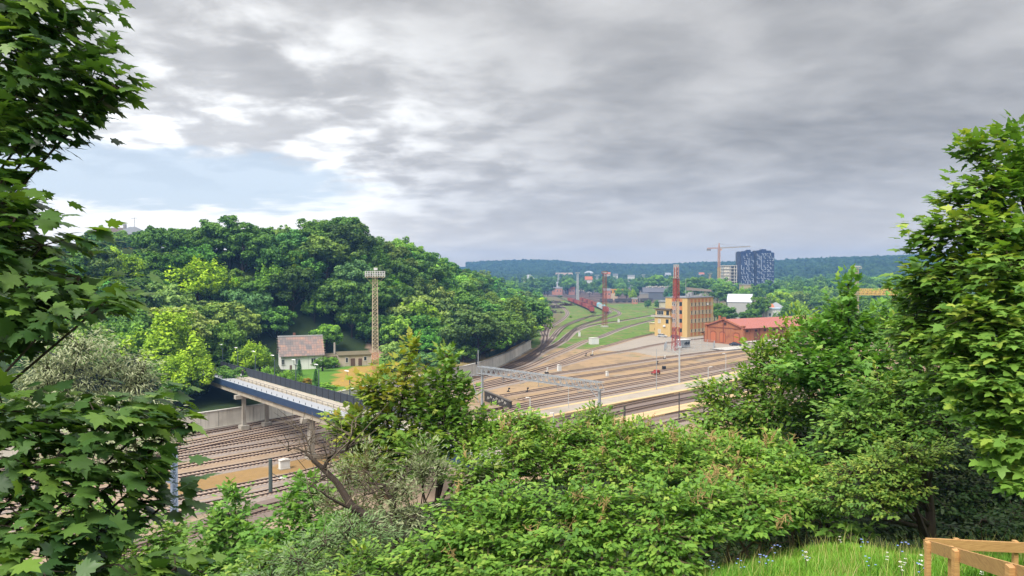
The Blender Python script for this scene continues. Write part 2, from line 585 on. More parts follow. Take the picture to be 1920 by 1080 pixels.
def build_terrain():
    def axis(parts):
        a = [np.linspace(p, q, int(round((q - p) / st)), endpoint=False) for p, q, st in parts]
        return np.concatenate(a + [np.array([parts[-1][1]])])
    xs = axis([(-2800, -1200, 100), (-1200, -300, 45), (-300, -130, 6), (-130, 150, 1.15), (150, 300, 4), (300, 900, 20), (900, 2800, 50)])
    ys = axis([(-60, 0, 3), (0, 30, 0.6), (30, 80, 1.5), (80, 330, 1.3), (330, 700, 4), (700, 1300, 12), (1300, 3240, 35)])
    X, Y = np.meshgrid(xs, ys)
    x, y = X.ravel(), Y.ravel()
    z = terrain(x, y)
    s, fy = line_dist(x, y, FOOT)
    s2 = -line_dist(x, y, TOE)[0]
    D = np.hypot(x, y)
    jx = x + 1.6 * vnoise(x / 3.1, y / 3.1, 21) + 0.8 * vnoise(x / 1.3, y / 1.3, 22)
    jy = y + 2.2 * vnoise(x / 3.3, y / 3.3, 23) + 0.8 * vnoise(x / 1.2, y / 1.2, 24)
    c = np.zeros((len(x), 4), np.float32)
    c[:, 3] = 1

    def put(mask, col):
        c[mask, :3] = col
    put(D > -1, (0.060, 0.100, 0.030))                       # countryside
    yard = (s < 0.5) & (s2 < 3) & (y < 1500) & (x < 420)
    put(yard & (y < 1500), (0.300, 0.212, 0.130))
    n = vnoise(x / 9, y / 9, 31) + 0.6 * vnoise(x / 3, y / 3, 32)
    put(yard & (n > 0.45), (0.245, 0.178, 0.112))
    put(yard & (n < -0.7), (0.255, 0.205, 0.15))
    n2 = vnoise(x / 2.3, y / 2.6, 37) + .7 * vnoise(x / 17, y / 11, 38)
    put(yard & (n2 > 0.85), (0.205, 0.150, 0.095))
    put(yard & (n2 < -1.0), (0.185, 0.165, 0.075))
    put(yard & (y > 330), (0.150, 0.120, 0.075))
    put(yard & (y > 330) & (n > 0.0), (0.12, 0.14, 0.055))
    put(yard & in_poly(jx, jy, P_FIELD), (0.110, 0.175, 0.042))
    put(in_poly(jx, jy, P_FIELD) & (n > 0.25) & yard, (0.150, 0.185, 0.06))
    put(in_poly(jx, jy, P_FIELD) & (n2 > .55) & yard, (0.135, 0.150, 0.060))
    put(in_poly(jx, jy, P_FIELD) & (n2 < -.6) & yard, (0.080, 0.150, 0.032))
    put(in_poly(jx, jy, P_FIELD) & (n < -0.75) & yard, (0.165, 0.15, 0.07))
    put(in_poly(jx, jy, P_STRIP) & yard, (0.10, 0.16, 0.045))
    put(in_poly(jx, jy, P_GREEN2) & yard, (0.13, 0.19, 0.06))
    put(in_poly(x, y, P_DARK) & yard, (0.105, 0.075, 0.060))
    put(in_poly(jx, jy, P_DRY) & yard, (0.255, 0.165, 0.075))
    leftyard = yard & (y < 160) & (x < 0)
    put(leftyard & ~in_poly(jx, jy, P_DRY), (0.285, 0.215, 0.155))
    put(in_poly(x, y, P_YARD), (0.285, 0.25, 0.21))
    put(in_poly(x, y, P_YARD) & (n > 0.5), (0.27, 0.24, 0.205))
    put((x > 0.345 * y) & (y > 312) & (s2 < 3) & (s < .4), (0.060, 0.095, 0.030))
    hill = s > 0.45
    put(hill, (0.035, 0.055, 0.022))
    put(hill & (s < 14) & (fy > 170) & (fy < 300), (0.26, 0.20, 0.09))
    put(hill & (s < 6) & (fy > 230) & (fy < 285) & (n > -0.2), (0.36, 0.26, 0.13))
    put(hill & in_poly(jx, jy, P_LAWN), (0.085, 0.175, 0.030))
    put(hill & in_poly(jx, jy, P_WHEAT), (0.30, 0.20, 0.060))
    put(hill & in_poly(x, y, P_PATH), (0.36, 0.33, 0.29))
    put(hill & in_poly(x, y, P_DRIVE), (0.33, 0.23, 0.17))
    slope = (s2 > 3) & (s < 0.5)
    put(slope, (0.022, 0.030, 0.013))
    put((s2 > 73.2) & (x > 1), (0.075, 0.140, 0.025))
    put(D > 1500, (0.020, 0.045, 0.018))
    nx, ny = len(xs), len(ys)
    i = (np.arange(ny - 1)[:, None] * nx + np.arange(nx - 1)[None, :]).ravel()
    f = np.stack([i, i + 1, i + nx + 1, i + nx], 1)
    m = bpy.data.materials.new('ground')
    m.use_nodes = True
    t = m.node_tree
    N = NT(t)
    b = t.nodes['Principled BSDF']
    b.inputs['Roughness'].default_value = 0.95
    b.inputs['Specular IOR Level'].default_value = 0.0
    at_ = N.n('ShaderNodeAttribute', attribute_name='land')
    tc = N.n('ShaderNodeTexCoord').outputs['Object']
    n1 = N.noise(tc, 0.9, 6.0, 0.65)
    n2 = N.noise(tc, 0.07, 5.0, 0.6, 0.6)
    n3 = N.noise(tc, 6.0, 3.0, 0.6)
    k = N.m('ADD', 0.52, N.m('ADD', N.m('MULTIPLY', n1, 0.40), N.m('ADD', N.m('MULTIPLY', n2, 0.32), N.m('MULTIPLY', n3, 0.26))))
    t.links.new(N.mix(1.0, at_.outputs['Color'], N.xyz(k, k, k), 'MULTIPLY'), b.inputs['Base Color'])
    bp = N.n('ShaderNodeBump')
    bp.inputs['Strength'].default_value = 0.35
    bp.inputs['Distance'].default_value = 0.15
    t.links.new(n1, bp.inputs['Height'])
    t.links.new(bp.outputs[0], b.inputs['Normal'])
    me = np_mesh('ground', np.stack([x, y, z], 1), f, m, {'land': ('FLOAT_COLOR', c)}, True)
    tag(obj('ground', me), kind='structure')


build_terrain()

# ------------------------------------------------------------------ railway tracks
RAIL = mat('rail_steel', (0.060, 0.034, 0.026), 0.7, 0.25, 0.7)
SLEEPER = mat('concrete_sleeper', (0.35, 0.265, 0.205), 0.9, 0.2, 0.5)
SLEEPER_OLD = mat('worn_sleeper', (0.16, 0.115, 0.085), 0.9, 0.25, 0.5)
BAL_GREY = mat('grey_ballast', (0.240, 0.198, 0.172), 0.95, 0.36, 2.2, dirt=(0.205, 0.148, 0.108))
BAL_TAN = mat('tan_ballast', (0.285, 0.205, 0.138), 0.95, 0.34, 2.2, dirt=(0.22, 0.158, 0.108))
BAL_BROWN = mat('brown_ballast', (0.165, 0.125, 0.105), 0.95, 0.30, 2.2)
BAL_MAUVE = mat('mauve_ballast', (0.23, 0.185, 0.15), 0.95, 0.30, 1.4)


def spline(P, step=1.5):
    """Catmull-Rom through plan points, evenly resampled"""
    P = [Vector((p[0], p[1])) for p in P]
    P = [P[0] * 2 - P[1]] + P + [P[-1] * 2 - P[-2]]
    out = []
    for i in range(1, len(P) - 2):
        p0, p1, p2, p3 = P[i - 1:i + 3]
        # centripetal parametrisation keeps unevenly spaced points from looping
        t0 = 0.0
        t1 = t0 + max((p1 - p0).length, 1e-3) ** 0.5
        t2 = t1 + max((p2 - p1).length, 1e-3) ** 0.5
        t3 = t2 + max((p3 - p2).length, 1e-3) ** 0.5
        n = max(2, int((p2 - p1).length / step))
        for k in range(n):
            t = t1 + (t2 - t1) * k / n
            a1 = p0 * ((t1 - t) / (t1 - t0)) + p1 * ((t - t0) / (t1 - t0))
            a2 = p1 * ((t2 - t) / (t2 - t1)) + p2 * ((t - t1) / (t2 - t1))
            a3 = p2 * ((t3 - t) / (t3 - t2)) + p3 * ((t - t2) / (t3 - t2))
            b1 = a1 * ((t2 - t) / (t2 - t0)) + a2 * ((t - t0) / (t2 - t0))
            b2 = a2 * ((t3 - t) / (t3 - t1)) + a3 * ((t - t1) / (t3 - t1))
            out.append(b1 * ((t2 - t) / (t2 - t1)) + b2 * ((t - t1) / (t2 - t1)))
    out.append(P[-2])
    return out


def offset_line(L, o):
    R = []
    for i, p in enumerate(L):
        d = (L[min(i + 1, len(L) - 1)] - L[max(i - 1, 0)]).normalized()
        R.append(Vector((p.x - d.y * o, p.y + d.x * o)))
    return R


def ribbon(mb, L, prof, mi=0):
    """sweep a profile [(offset, z), ...] (open) along a plan line"""
    n = len(prof)
    vs = []
    cols = [offset_line(L, o) for o, _ in prof]
    for i in range(len(L)):
        for k in range(n):
            vs.append((cols[k][i].x, cols[k][i].y, prof[k][1]))
    fs = []
    for i in range(len(L) - 1):
        for k in range(n - 1):
            a = i * n + k
            fs.append((a, a + n, a + n + 1, a + 1))
    return mb.add(vs, fs, mi)


NTRACK = 0


def track(label, pix, ballast=BAL_TAN, sleeper=SLEEPER, bw=3.4, sl=True, step=1.5, ends=(0, 0), rw=0.16, group='railway tracks across the yard'):
    global NTRACK
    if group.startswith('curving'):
        bw, rw = 2.6, .30  # siding rails widened so their dark line takes in the rail's shadow
    P = [gxy(*p) for p in pix]
    for k, e in ((0, ends[0]), (-1, ends[1])):
        if e:
            a, b = (Vector(P[0]), Vector(P[1])) if k == 0 else (Vector(P[-1]), Vector(P[-2]))
            q = a + (a - b).normalized() * e
            P = [tuple(q)] + P if k == 0 else P + [tuple(q)]
    L = spline(P, step)
    h = 0.004 * NTRACK
    NTRACK += 1
    root = thing('railway_track', label, 'railway track', (L[0].x, L[0].y, 0), 0, group)
    off = (L[0].x, L[0].y, 0)
    if ballast is not None:
        b = ribbon(MB(), L, [(bw / 2 + 0.35, 0.01), (bw / 2, 0.10 + h), (-bw / 2, 0.10 + h), (-bw / 2 - 0.35, 0.01)])
        b.build('ballast_bed', ballast, root, off=off)
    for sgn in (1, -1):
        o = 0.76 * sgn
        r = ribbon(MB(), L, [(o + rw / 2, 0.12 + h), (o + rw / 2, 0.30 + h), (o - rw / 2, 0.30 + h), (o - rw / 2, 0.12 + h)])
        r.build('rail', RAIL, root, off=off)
    if sl:
        s = MB()
        acc = 0.0
        for i in range(len(L) - 1):
            d = L[i + 1] - L[i]
            ln = d.length
            rz = math.atan2(d.y, d.x)
            while acc < ln:
                p = L[i] + d * (acc / ln)
                if p.y < 330:
                    s.cbox((p.x, p.y, 0.12 + h), (0.27, 2.6, 0.10), rz)
                acc += 0.62
            acc -= ln
        if s.v:
            s.build('sleeper_course', sleeper, root, off=off)
    return root


E = (30, 30)
track('rusty railway track running closest along the foot of the concrete retaining wall',
      [(330, 822.7), (561, 781), (760, 741), (873, 712), (930, 698), (980, 683), (1015, 660), (1038, 649), (1056, 638.5), (1077.5, 621), (1102, 612), (1132, 606), (1163, 602), (1235, 589)], BAL_GREY, SLEEPER_OLD, 4.0, ends=(30, 10))
track('second railway track out from the retaining wall, passing between the bridge piers',
      [(332, 836.7), (574, 789), (740, 754), (873, 717), (927, 704), (977, 693), (1034, 668), (1061, 657), (1102, 638.5), (1126, 632), (1153, 621), (1183, 611), (1230, 598.6), (1262, 590)], BAL_GREY, ends=(30, 0))
track('third railway track from the retaining wall, ending along the edge of the office car park',
      [(312, 852.5), (420, 829.5), (605.5, 792), (740, 763), (863, 731), (960, 707), (997, 696), (1045, 682), (1110, 657), (1153, 645), (1183, 636), (1226, 626)], BAL_TAN, ends=(25, 0))
track('fourth railway track from the retaining wall, crossing the pale paved yard further on',
      [(312, 855.4), (605.5, 802), (740, 771), (863, 735.5), (960, 713), (1007, 697), (1048, 686), (1115, 668), (1183, 657), (1220, 649), (1262, 642), (1330, 634)], BAL_GREY, ends=(25, 0))
track('fifth railway track from the retaining wall, running on just below the wire fence',
      [(303, 866.7), (608, 815.5), (740, 782), (863, 742), (910, 728.5), (960, 717.5), (1037, 702.5), (1130, 689), (1251, 671), (1354, 658), (1440, 648)], BAL_GREY, bw=4.2, ends=(25, 30))
track('railway track on bare sand starting beneath the middle of the steel gantry',
      [(1033, 714.5), (1068, 709.5), (1120, 702), (1274, 677.5), (1382, 661.5), (1470, 651)], None, ends=(0, 20))
track('sixth railway track from the retaining wall, disappearing behind the leafy maple',
      [(332, 879), (610, 829), (720, 803), (820, 775)], BAL_TAN, ends=(25, 0))
track('railway track starting at the top of the dark graffiti wall beyond three others',
      [(941, 743.6), (1070, 722.5), (1120, 715), (1274, 690.6), (1399, 666), (1470, 653)], BAL_TAN, ends=(0, 20))
track('seventh railway track from the retaining wall, along the strip of dry brown grass',
      [(332, 896.7), (570, 853), (720, 816), (830, 785)], BAL_GREY, ends=(25, 0))
track('railway track third from the main platform, starting beside the graffiti wall',
      [(975, 751), (1093, 729), (1133, 723), (1274, 700), (1405, 677.5), (1480, 664)], BAL_TAN, ends=(0, 20))
track('railway track second from the main platform, also passing the near side of the dry grass',
      [(379, 928), (561, 891), (740, 840), (880, 791), (976.7, 761), (1110, 736), (1274, 705.6), (1392, 684), (1480, 668)], BAL_GREY, ends=(25, 20))
track('railway track hugging the far edge of the main platform',
      [(343, 959), (534, 918), (740, 858), (880, 803), (966.7, 771), (1126.7, 741.7), (1307.5, 709), (1386, 692.5), (1480, 675)], BAL_GREY, bw=4.4, ends=(25, 20))
track('dark railway track hugging the near edge of the main platform',
      [(400, 987), (443, 973), (483, 960), (740, 890), (1000, 803), (1157, 764), (1315, 732), (1420, 712)], BAL_BROWN, SLEEPER_OLD, 6.0, ends=(20, 20))
track('dark railway track along the far edge of the narrow tan platform',
      [(1000, 820), (1169, 774), (1315, 744), (1420, 724)], BAL_BROWN, SLEEPER_OLD, 5.0, ends=(20, 20))
track('dark railway track along the near edge of the narrow tan platform',
      [(1080, 822), (1187, 790), (1300, 768), (1420, 746)], BAL_BROWN, SLEEPER_OLD, 5.0, ends=(20, 20))
track('nearest railway track of the yard, just showing over the lilac bushes',
      [(1150, 825), (1259, 794), (1292, 786), (1420, 757)], BAL_MAUVE, SLEEPER_OLD, 5.0, ends=(20, 20))
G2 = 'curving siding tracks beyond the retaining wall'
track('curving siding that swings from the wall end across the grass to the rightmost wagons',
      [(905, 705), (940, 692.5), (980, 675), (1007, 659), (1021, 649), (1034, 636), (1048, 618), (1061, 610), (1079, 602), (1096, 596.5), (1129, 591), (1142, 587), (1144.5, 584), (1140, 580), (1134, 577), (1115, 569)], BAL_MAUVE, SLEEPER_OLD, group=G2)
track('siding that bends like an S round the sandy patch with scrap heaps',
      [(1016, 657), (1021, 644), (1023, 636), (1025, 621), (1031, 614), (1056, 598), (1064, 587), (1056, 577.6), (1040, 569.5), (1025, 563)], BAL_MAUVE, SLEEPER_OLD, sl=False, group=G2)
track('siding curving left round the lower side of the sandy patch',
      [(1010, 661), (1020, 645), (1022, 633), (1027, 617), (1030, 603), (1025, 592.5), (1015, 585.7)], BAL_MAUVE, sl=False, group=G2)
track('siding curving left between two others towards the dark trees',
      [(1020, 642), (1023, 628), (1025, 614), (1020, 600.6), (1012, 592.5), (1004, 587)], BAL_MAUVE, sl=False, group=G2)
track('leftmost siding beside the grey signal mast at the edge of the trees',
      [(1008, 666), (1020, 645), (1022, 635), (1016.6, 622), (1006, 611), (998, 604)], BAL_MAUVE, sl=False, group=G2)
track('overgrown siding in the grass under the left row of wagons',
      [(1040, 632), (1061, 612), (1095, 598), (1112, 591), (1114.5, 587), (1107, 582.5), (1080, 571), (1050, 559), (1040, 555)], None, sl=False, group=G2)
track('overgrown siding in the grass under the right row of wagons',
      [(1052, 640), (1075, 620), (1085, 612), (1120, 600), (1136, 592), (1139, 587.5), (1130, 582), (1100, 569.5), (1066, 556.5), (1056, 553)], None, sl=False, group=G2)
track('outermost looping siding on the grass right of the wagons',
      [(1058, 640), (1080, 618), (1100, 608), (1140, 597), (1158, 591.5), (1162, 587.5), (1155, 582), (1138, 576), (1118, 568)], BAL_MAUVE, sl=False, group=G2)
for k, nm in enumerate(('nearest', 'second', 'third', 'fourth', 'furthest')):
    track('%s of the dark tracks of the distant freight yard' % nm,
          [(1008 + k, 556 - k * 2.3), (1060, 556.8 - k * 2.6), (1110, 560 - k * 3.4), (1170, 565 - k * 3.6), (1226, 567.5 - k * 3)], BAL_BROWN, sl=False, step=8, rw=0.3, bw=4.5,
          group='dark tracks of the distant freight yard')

# ------------------------------------------------------------------ retaining wall
def build_wall():
    P = [Vector(p) for p in FOOT[1:9]]
    L = spline(P, 2.5)
    r = thing('retaining_wall', 'long pale concrete retaining wall curving along the foot of the wooded hill', 'wall', (L[0].x, L[0].y, 0))
    off = (L[0].x, L[0].y, 0)
    wm = mat('stained_concrete', (0.70, 0.66, 0.58), 0.9, 0.10, 0.7, streak=0.35, dirt=(0.58, 0.54, 0.47))
    ribbon(MB(), L, [(0.0, -0.2), (0.05, 3.1), (0.55, 3.1), (0.6, -0.2)]).build('wall_panels', wm, r, off=off)
    ribbon(MB(), L, [(-0.06, 3.103), (-0.06, 3.25), (0.62, 3.25), (0.62, 3.103)]).build('coping', CONC_LIGHT, r, off=off)
    acc = 0
    A = offset_line(L, -0.012)
    for i in range(len(A) - 1):
        d = A[i + 1] - A[i]
        acc += d.length
        if acc > 6.0:
            acc = 0
            MB().cbox((A[i].x, A[i].y, 1.5), (0.07, 0.03, 3.0), math.atan2(d.y, d.x)).build('panel_joint', mat('joint_grout', (0.30, 0.28, 0.245)), r, off=off)
    # footing kerb at the base
    ribbon(MB(), L, [(-0.5, 0.0), (-0.5, 0.22), (-0.03, 0.22)]).build('base_kerb', CONC, r, off=off)
    # pickets of the green wire fence that runs on top, towards the far end
    f = thing('mesh_fence', 'dark green wire fence above the far end of the retaining wall', 'fence', (L[-40].x, L[-40].y, 3))
    off = (L[-40].x, L[-40].y, 3)
    K = offset_line(L, 2.2)
    mp, mw = MB(), MB()
    gm = mat('green_fence_paint', (0.035, 0.075, 0.05), 0.6)
    for i in range(len(K) - 26, len(K) - 1):
        z0 = tz(K[i].x, K[i].y)
        z1 = tz(K[i + 1].x, K[i + 1].y)
        mp.cbox((K[i].x, K[i].y, z0 + 0.9), (0.12, 0.12, 1.9))
        a, b = Vector((K[i].x, K[i].y, z0)), Vector((K[i + 1].x, K[i + 1].y, z1))
        for q in range(1, 12):
            c = a.lerp(b, q / 12)
            mw.bar(c + Vector((0, 0, 0.1)), c + Vector((0, 0, 1.75)), 0.045)
        for h in (0.15, 0.95, 1.75):
            mw.bar(a + Vector((0, 0, h)), b + Vector((0, 0, h)), 0.05)
    mp.build('fence_post', gm, f, off=off)
    mw.build('mesh_panel', gm, f, off=off)


build_wall()


# ------------------------------------------------------------------ platforms
def platform(name, label, far, near, z, cols, edge):
    A = [Vector(gxy(*p, z)) for p in far]
    B = [Vector(gxy(*p, z)) for p in near]
    A = spline([tuple(A[0] - (A[1] - A[0]).normalized() * 14)] + [tuple(p) for p in A] + [tuple(A[-1] + (A[-1] - A[-2]).normalized() * 60)], 6)
    B = spline([tuple(B[0] - (B[1] - B[0]).normalized() * 14)] + [tuple(p) for p in B] + [tuple(B[-1] + (B[-1] - B[-2]).normalized() * 60)], 6)
    n = 60
    pick = lambda L, t: L[min(int(t * (len(L) - 1)), len(L) - 2)].lerp(L[min(int(t * (len(L) - 1)), len(L) - 2) + 1], t * (len(L) - 1) - min(int(t * (len(L) - 1)), len(L) - 2))
    A = [pick(A, i / n) for i in range(n + 1)]
    B = [pick(B, i / n) for i in range(n + 1)]
    r = thing(name, label, 'platform', (A[0].x, A[0].y, 0))
    off = (A[0].x, A[0].y, 0)
    def strip(t0, t1, zz, mname, m):
        mb = MB()
        vs, fs = [], []
        for a, b in zip(A, B):
            p, q = a.lerp(b, t0), a.lerp(b, t1)
            vs += [(p.x, p.y, 0), (p.x, p.y, zz), (q.x, q.y, zz), (q.x, q.y, 0)]
        for i in range(n):
            for k in range(3):
                fs.append((i * 4 + k, i * 4 + 4 + k, i * 4 + 5 + k, i * 4 + k + 1))
        mb.add(vs, fs)
        mb.build(mname, m, r, off=off)
    strip(0.0, edge, z + 0.03, 'edge_paving', cols[1])
    strip(edge + 0.002, 1 - edge - 0.002, z, 'paving', cols[0])
    strip(1 - edge, 1.0, z + 0.03, 'edge_paving', cols[1])
    return r


PAVE = mat('platform_paving', (0.33, 0.285, 0.235), 0.9, 0.15, 0.8, dirt=(0.27, 0.24, 0.20))
PAVE_TAN = mat('tan_edge_paving', (0.52, 0.37, 0.20), 0.9, 0.10, 1.0)
platform('platform', 'long grey station platform with tan edge strips between the tracks',
         [(967, 775), (1120, 748), (1275.6, 718), (1382.5, 696)], [(1003, 787.5), (1137, 760), (1317, 726), (1385, 712)], 0.55, (PAVE, PAVE_TAN), 0.17)
platform('platform', 'narrow tan platform nearest the lilac bushes',
         [(1060, 804), (1163, 782), (1300, 754)], [(1075, 813), (1182, 790), (1296, 765)], 0.45, (mat('tan_paving', (0.46, 0.33, 0.19), 0.9, 0.12, 1.0), PAVE_TAN), 0.3)


# ------------------------------------------------------------------ footbridge
def build_bridge():
    Zd = BR_Z
    o = BR_A
    P = lambda t, n, z: o + BR_D * t + BR_N * n + Vector((0, 0, z))
    T0, T1 = -9.0, 96.0
    rz = math.atan2(BR_D.y, BR_D.x)
    r = thing('footbridge', 'long footbridge with navy blue parapet and dark railing crossing the tracks', 'footbridge', (o.x, o.y, 0))
    off = (o.x, o.y, 0)

    def slab(n0, n1, z0, z1, name, m, t0=T0, t1=T1):
        mb = MB()
        mb.hexa([P(t0, n0, z0), P(t1, n0, z0), P(t1, n1, z0), P(t0, n1, z0), P(t0, n0, z1), P(t1, n0, z1), P(t1, n1, z1), P(t0, n1, z1)])
        return mb.build(name, m, r, off=off)
    gm = mat('weathered_girder', (0.40, 0.355, 0.29), 0.9, 0.2, 0.9, streak=0.35, dirt=(0.27, 0.235, 0.19))
    dm = mat('pale_deck', (0.30, 0.31, 0.33), 0.7, 0.05, 0.5)
    slab(0.15, BR_W - 0.15, Zd - 0.45, Zd, 'deck_slab', gm)
    for n in (0.5, 2.6, 4.6, 6.4):
        slab(n - 0.2, n + 0.2, Zd - 1.15, Zd - 0.453, 'girder', gm)
    slab(0.45, 4.3, Zd + 0.003, Zd + 0.07, 'walkway_surface', dm)
    slab(2.30, 2.42, Zd + 0.073, Zd + 0.09, 'surface_seam', mat('seam_grey', (0.36, 0.37, 0.39)))
    slab(4.6, BR_W - 0.2, Zd + 0.003, Zd + 0.22, 'service_kerb', gm)
    navy = mat('navy_panel', (0.030, 0.055, 0.115), 0.5, 0.12, 0.4)
    slab(-0.03, 0.05, Zd - 0.25, Zd + 0.85, 'parapet_panel', navy)
    slab(-0.05, 0.09, Zd + 0.853, Zd + 0.91, 'parapet_rail', mat('pale_rail', (0.35, 0.40, 0.47), 0.5))
    t = T0
    while t < T1:
        MB().cbox(P(t, 0.11, Zd + 0.62), (0.07, 0.07, 1.25), rz).build('parapet_post', DARK_STEEL, r, off=off)
        t += 2.2
    # low guard between walkway and kerb
    g = MB()
    t = T0
    while t < T1:
        g.cbox(P(t, 4.45, Zd + 0.3), (0.06, 0.06, 0.6), rz)
        t += 2.0
    g.bar(P(T0, 4.45, Zd + 0.6), P(T1, 4.45, Zd + 0.6), 0.07)
    g.build('low_guard_rail', mat('worn_rail', (0.20, 0.19, 0.18)), r, off=off)
    # dark railing of mesh panels on the far side
    t = T0
    N0 = BR_W - 0.1
    while t < T1:
        MB().cbox(P(t, N0, Zd + 0.95), (0.11, 0.11, 1.9), rz).build('railing_post', BLACK, r, off=off)
        t += 2.2
    b = MB()
    t = T0
    while t < T1:
        b.bar(P(t, N0, Zd + 0.3), P(t, N0, Zd + 1.72), 0.05)
        t += 0.13
    for h, w in ((0.28, 0.07), (1.75, 0.10)):
        b.bar(P(T0, N0, Zd + h), P(T1, N0, Zd + h), w)
    b.build('railing_mesh', mat('slate_blue_steel', (0.055, 0.065, 0.085), 0.6), r, off=off)
    # piers
    for px, py, kind in ((455, 742, 0), (581, 785, 1)):
        # where the column under the near girder is
        best = min((abs((P(tt, 1.0, Zd - 2)).x / (P(tt, 1.0, Zd - 2)).y - (px - 960) / FPX), tt) for tt in np.arange(0, 90, 0.2))
        tt = best[1]
        pr = MB()
        c0, c1 = P(tt, -0.5, Zd - 1.155), P(tt, BR_W + 0.2, Zd - 1.155)
        pr.bar(c0 - Vector((0, 0, .35)), c1 - Vector((0, 0, .35)), 1.0, 0.7)
        ob = pr.build('pier_cap', CONC, r, off=off)
        for n in (1.1, 5.4):
            q = P(tt, n, 0)
            cm = MB()
            if kind:
                cm.cbox((q.x - 0.28 * BR_D.x, q.y - 0.28 * BR_D.y, (Zd - 1.86) / 2), (0.42, 0.75, Zd - 1.86), rz)
                cm.cbox((q.x + 0.28 * BR_D.x, q.y + 0.28 * BR_D.y, (Zd - 1.86) / 2), (0.42, 0.75, Zd - 1.86), rz)
                cm.cbox((q.x, q.y, (Zd - 1.9) / 2), (0.3, 0.4, Zd - 1.9), rz)
            else:
                cm.cbox((q.x, q.y, (Zd - 1.86) / 2), (0.62, 0.62, Zd - 1.86), rz)
            ob = cm.build('pier_column', CONC, r, off=off)
            fm = MB()
            fm.cbox((q.x, q.y, 0.35), (1.6, 1.5, 0.8), rz)
            fm.build('pier_footing', CONC, r, off=off)
    # lamp posts behind the far railing
    H = 'slate lamp posts along the footbridge'
    lamp = None
    labs = ['leftmost, half hidden at the wooded end', 'second from the wooded end', 'third from the wooded end', 'middle one before the garden shrubs',
            'next to the small blue spruce', 'beside the second spruce in the garden', 'rightmost, by the grey path']
    for (px, lab) in zip((415, 445, 478, 514, 554, 597, 655), labs):
        tt = min((abs(P(tt, N0 + 0.45, Zd).x / P(tt, N0 + 0.45, Zd).y - (px - 960) / FPX), tt) for tt in np.arange(-9, 96, 0.1))[1]
        loc = P(tt, N0 + 0.45, Zd - 0.4)
        L = 'slate grey double-arm lamp post on the footbridge, ' + lab
        if lamp is None:
            lamp = thing('lamp_post', L, 'lamp post', loc, rz, H)
            m = MB()
            m.tube([(0, 0, 0), (0, 0, 5.0)], [0.12, 0.085], 8)
            m.bar((0, 0, 0.1), (0, -0.5, 0.1), 0.3)
            m.build('pole', mat('slate_post', (0.06, 0.085, 0.095), 0.6), lamp)
            m = MB()
            m.bar((-0.95, 0, 4.95), (0.5, 0, 5.0), 0.08)
            m.bar((-0.95, 0, 5.75), (-0.75, 0, 4.95), 0.05)
            m.build('arm', MATS['slate_post'], lamp)
            m = MB()
            m.extr([(-.55, -.16, 0), (-.45, -.16, .10), (.45, -.16, .10), (.55, -.16, 0)], (-1.1, 0, 5.75), (-1.1, 0.32, 5.75))
            m.build('lamp_head', WHITE, lamp)
        else:
            dup(lamp, loc, rz, label=L, group=H)
    # a person walking on the far side of the deck
    return P


BRP = build_bridge()


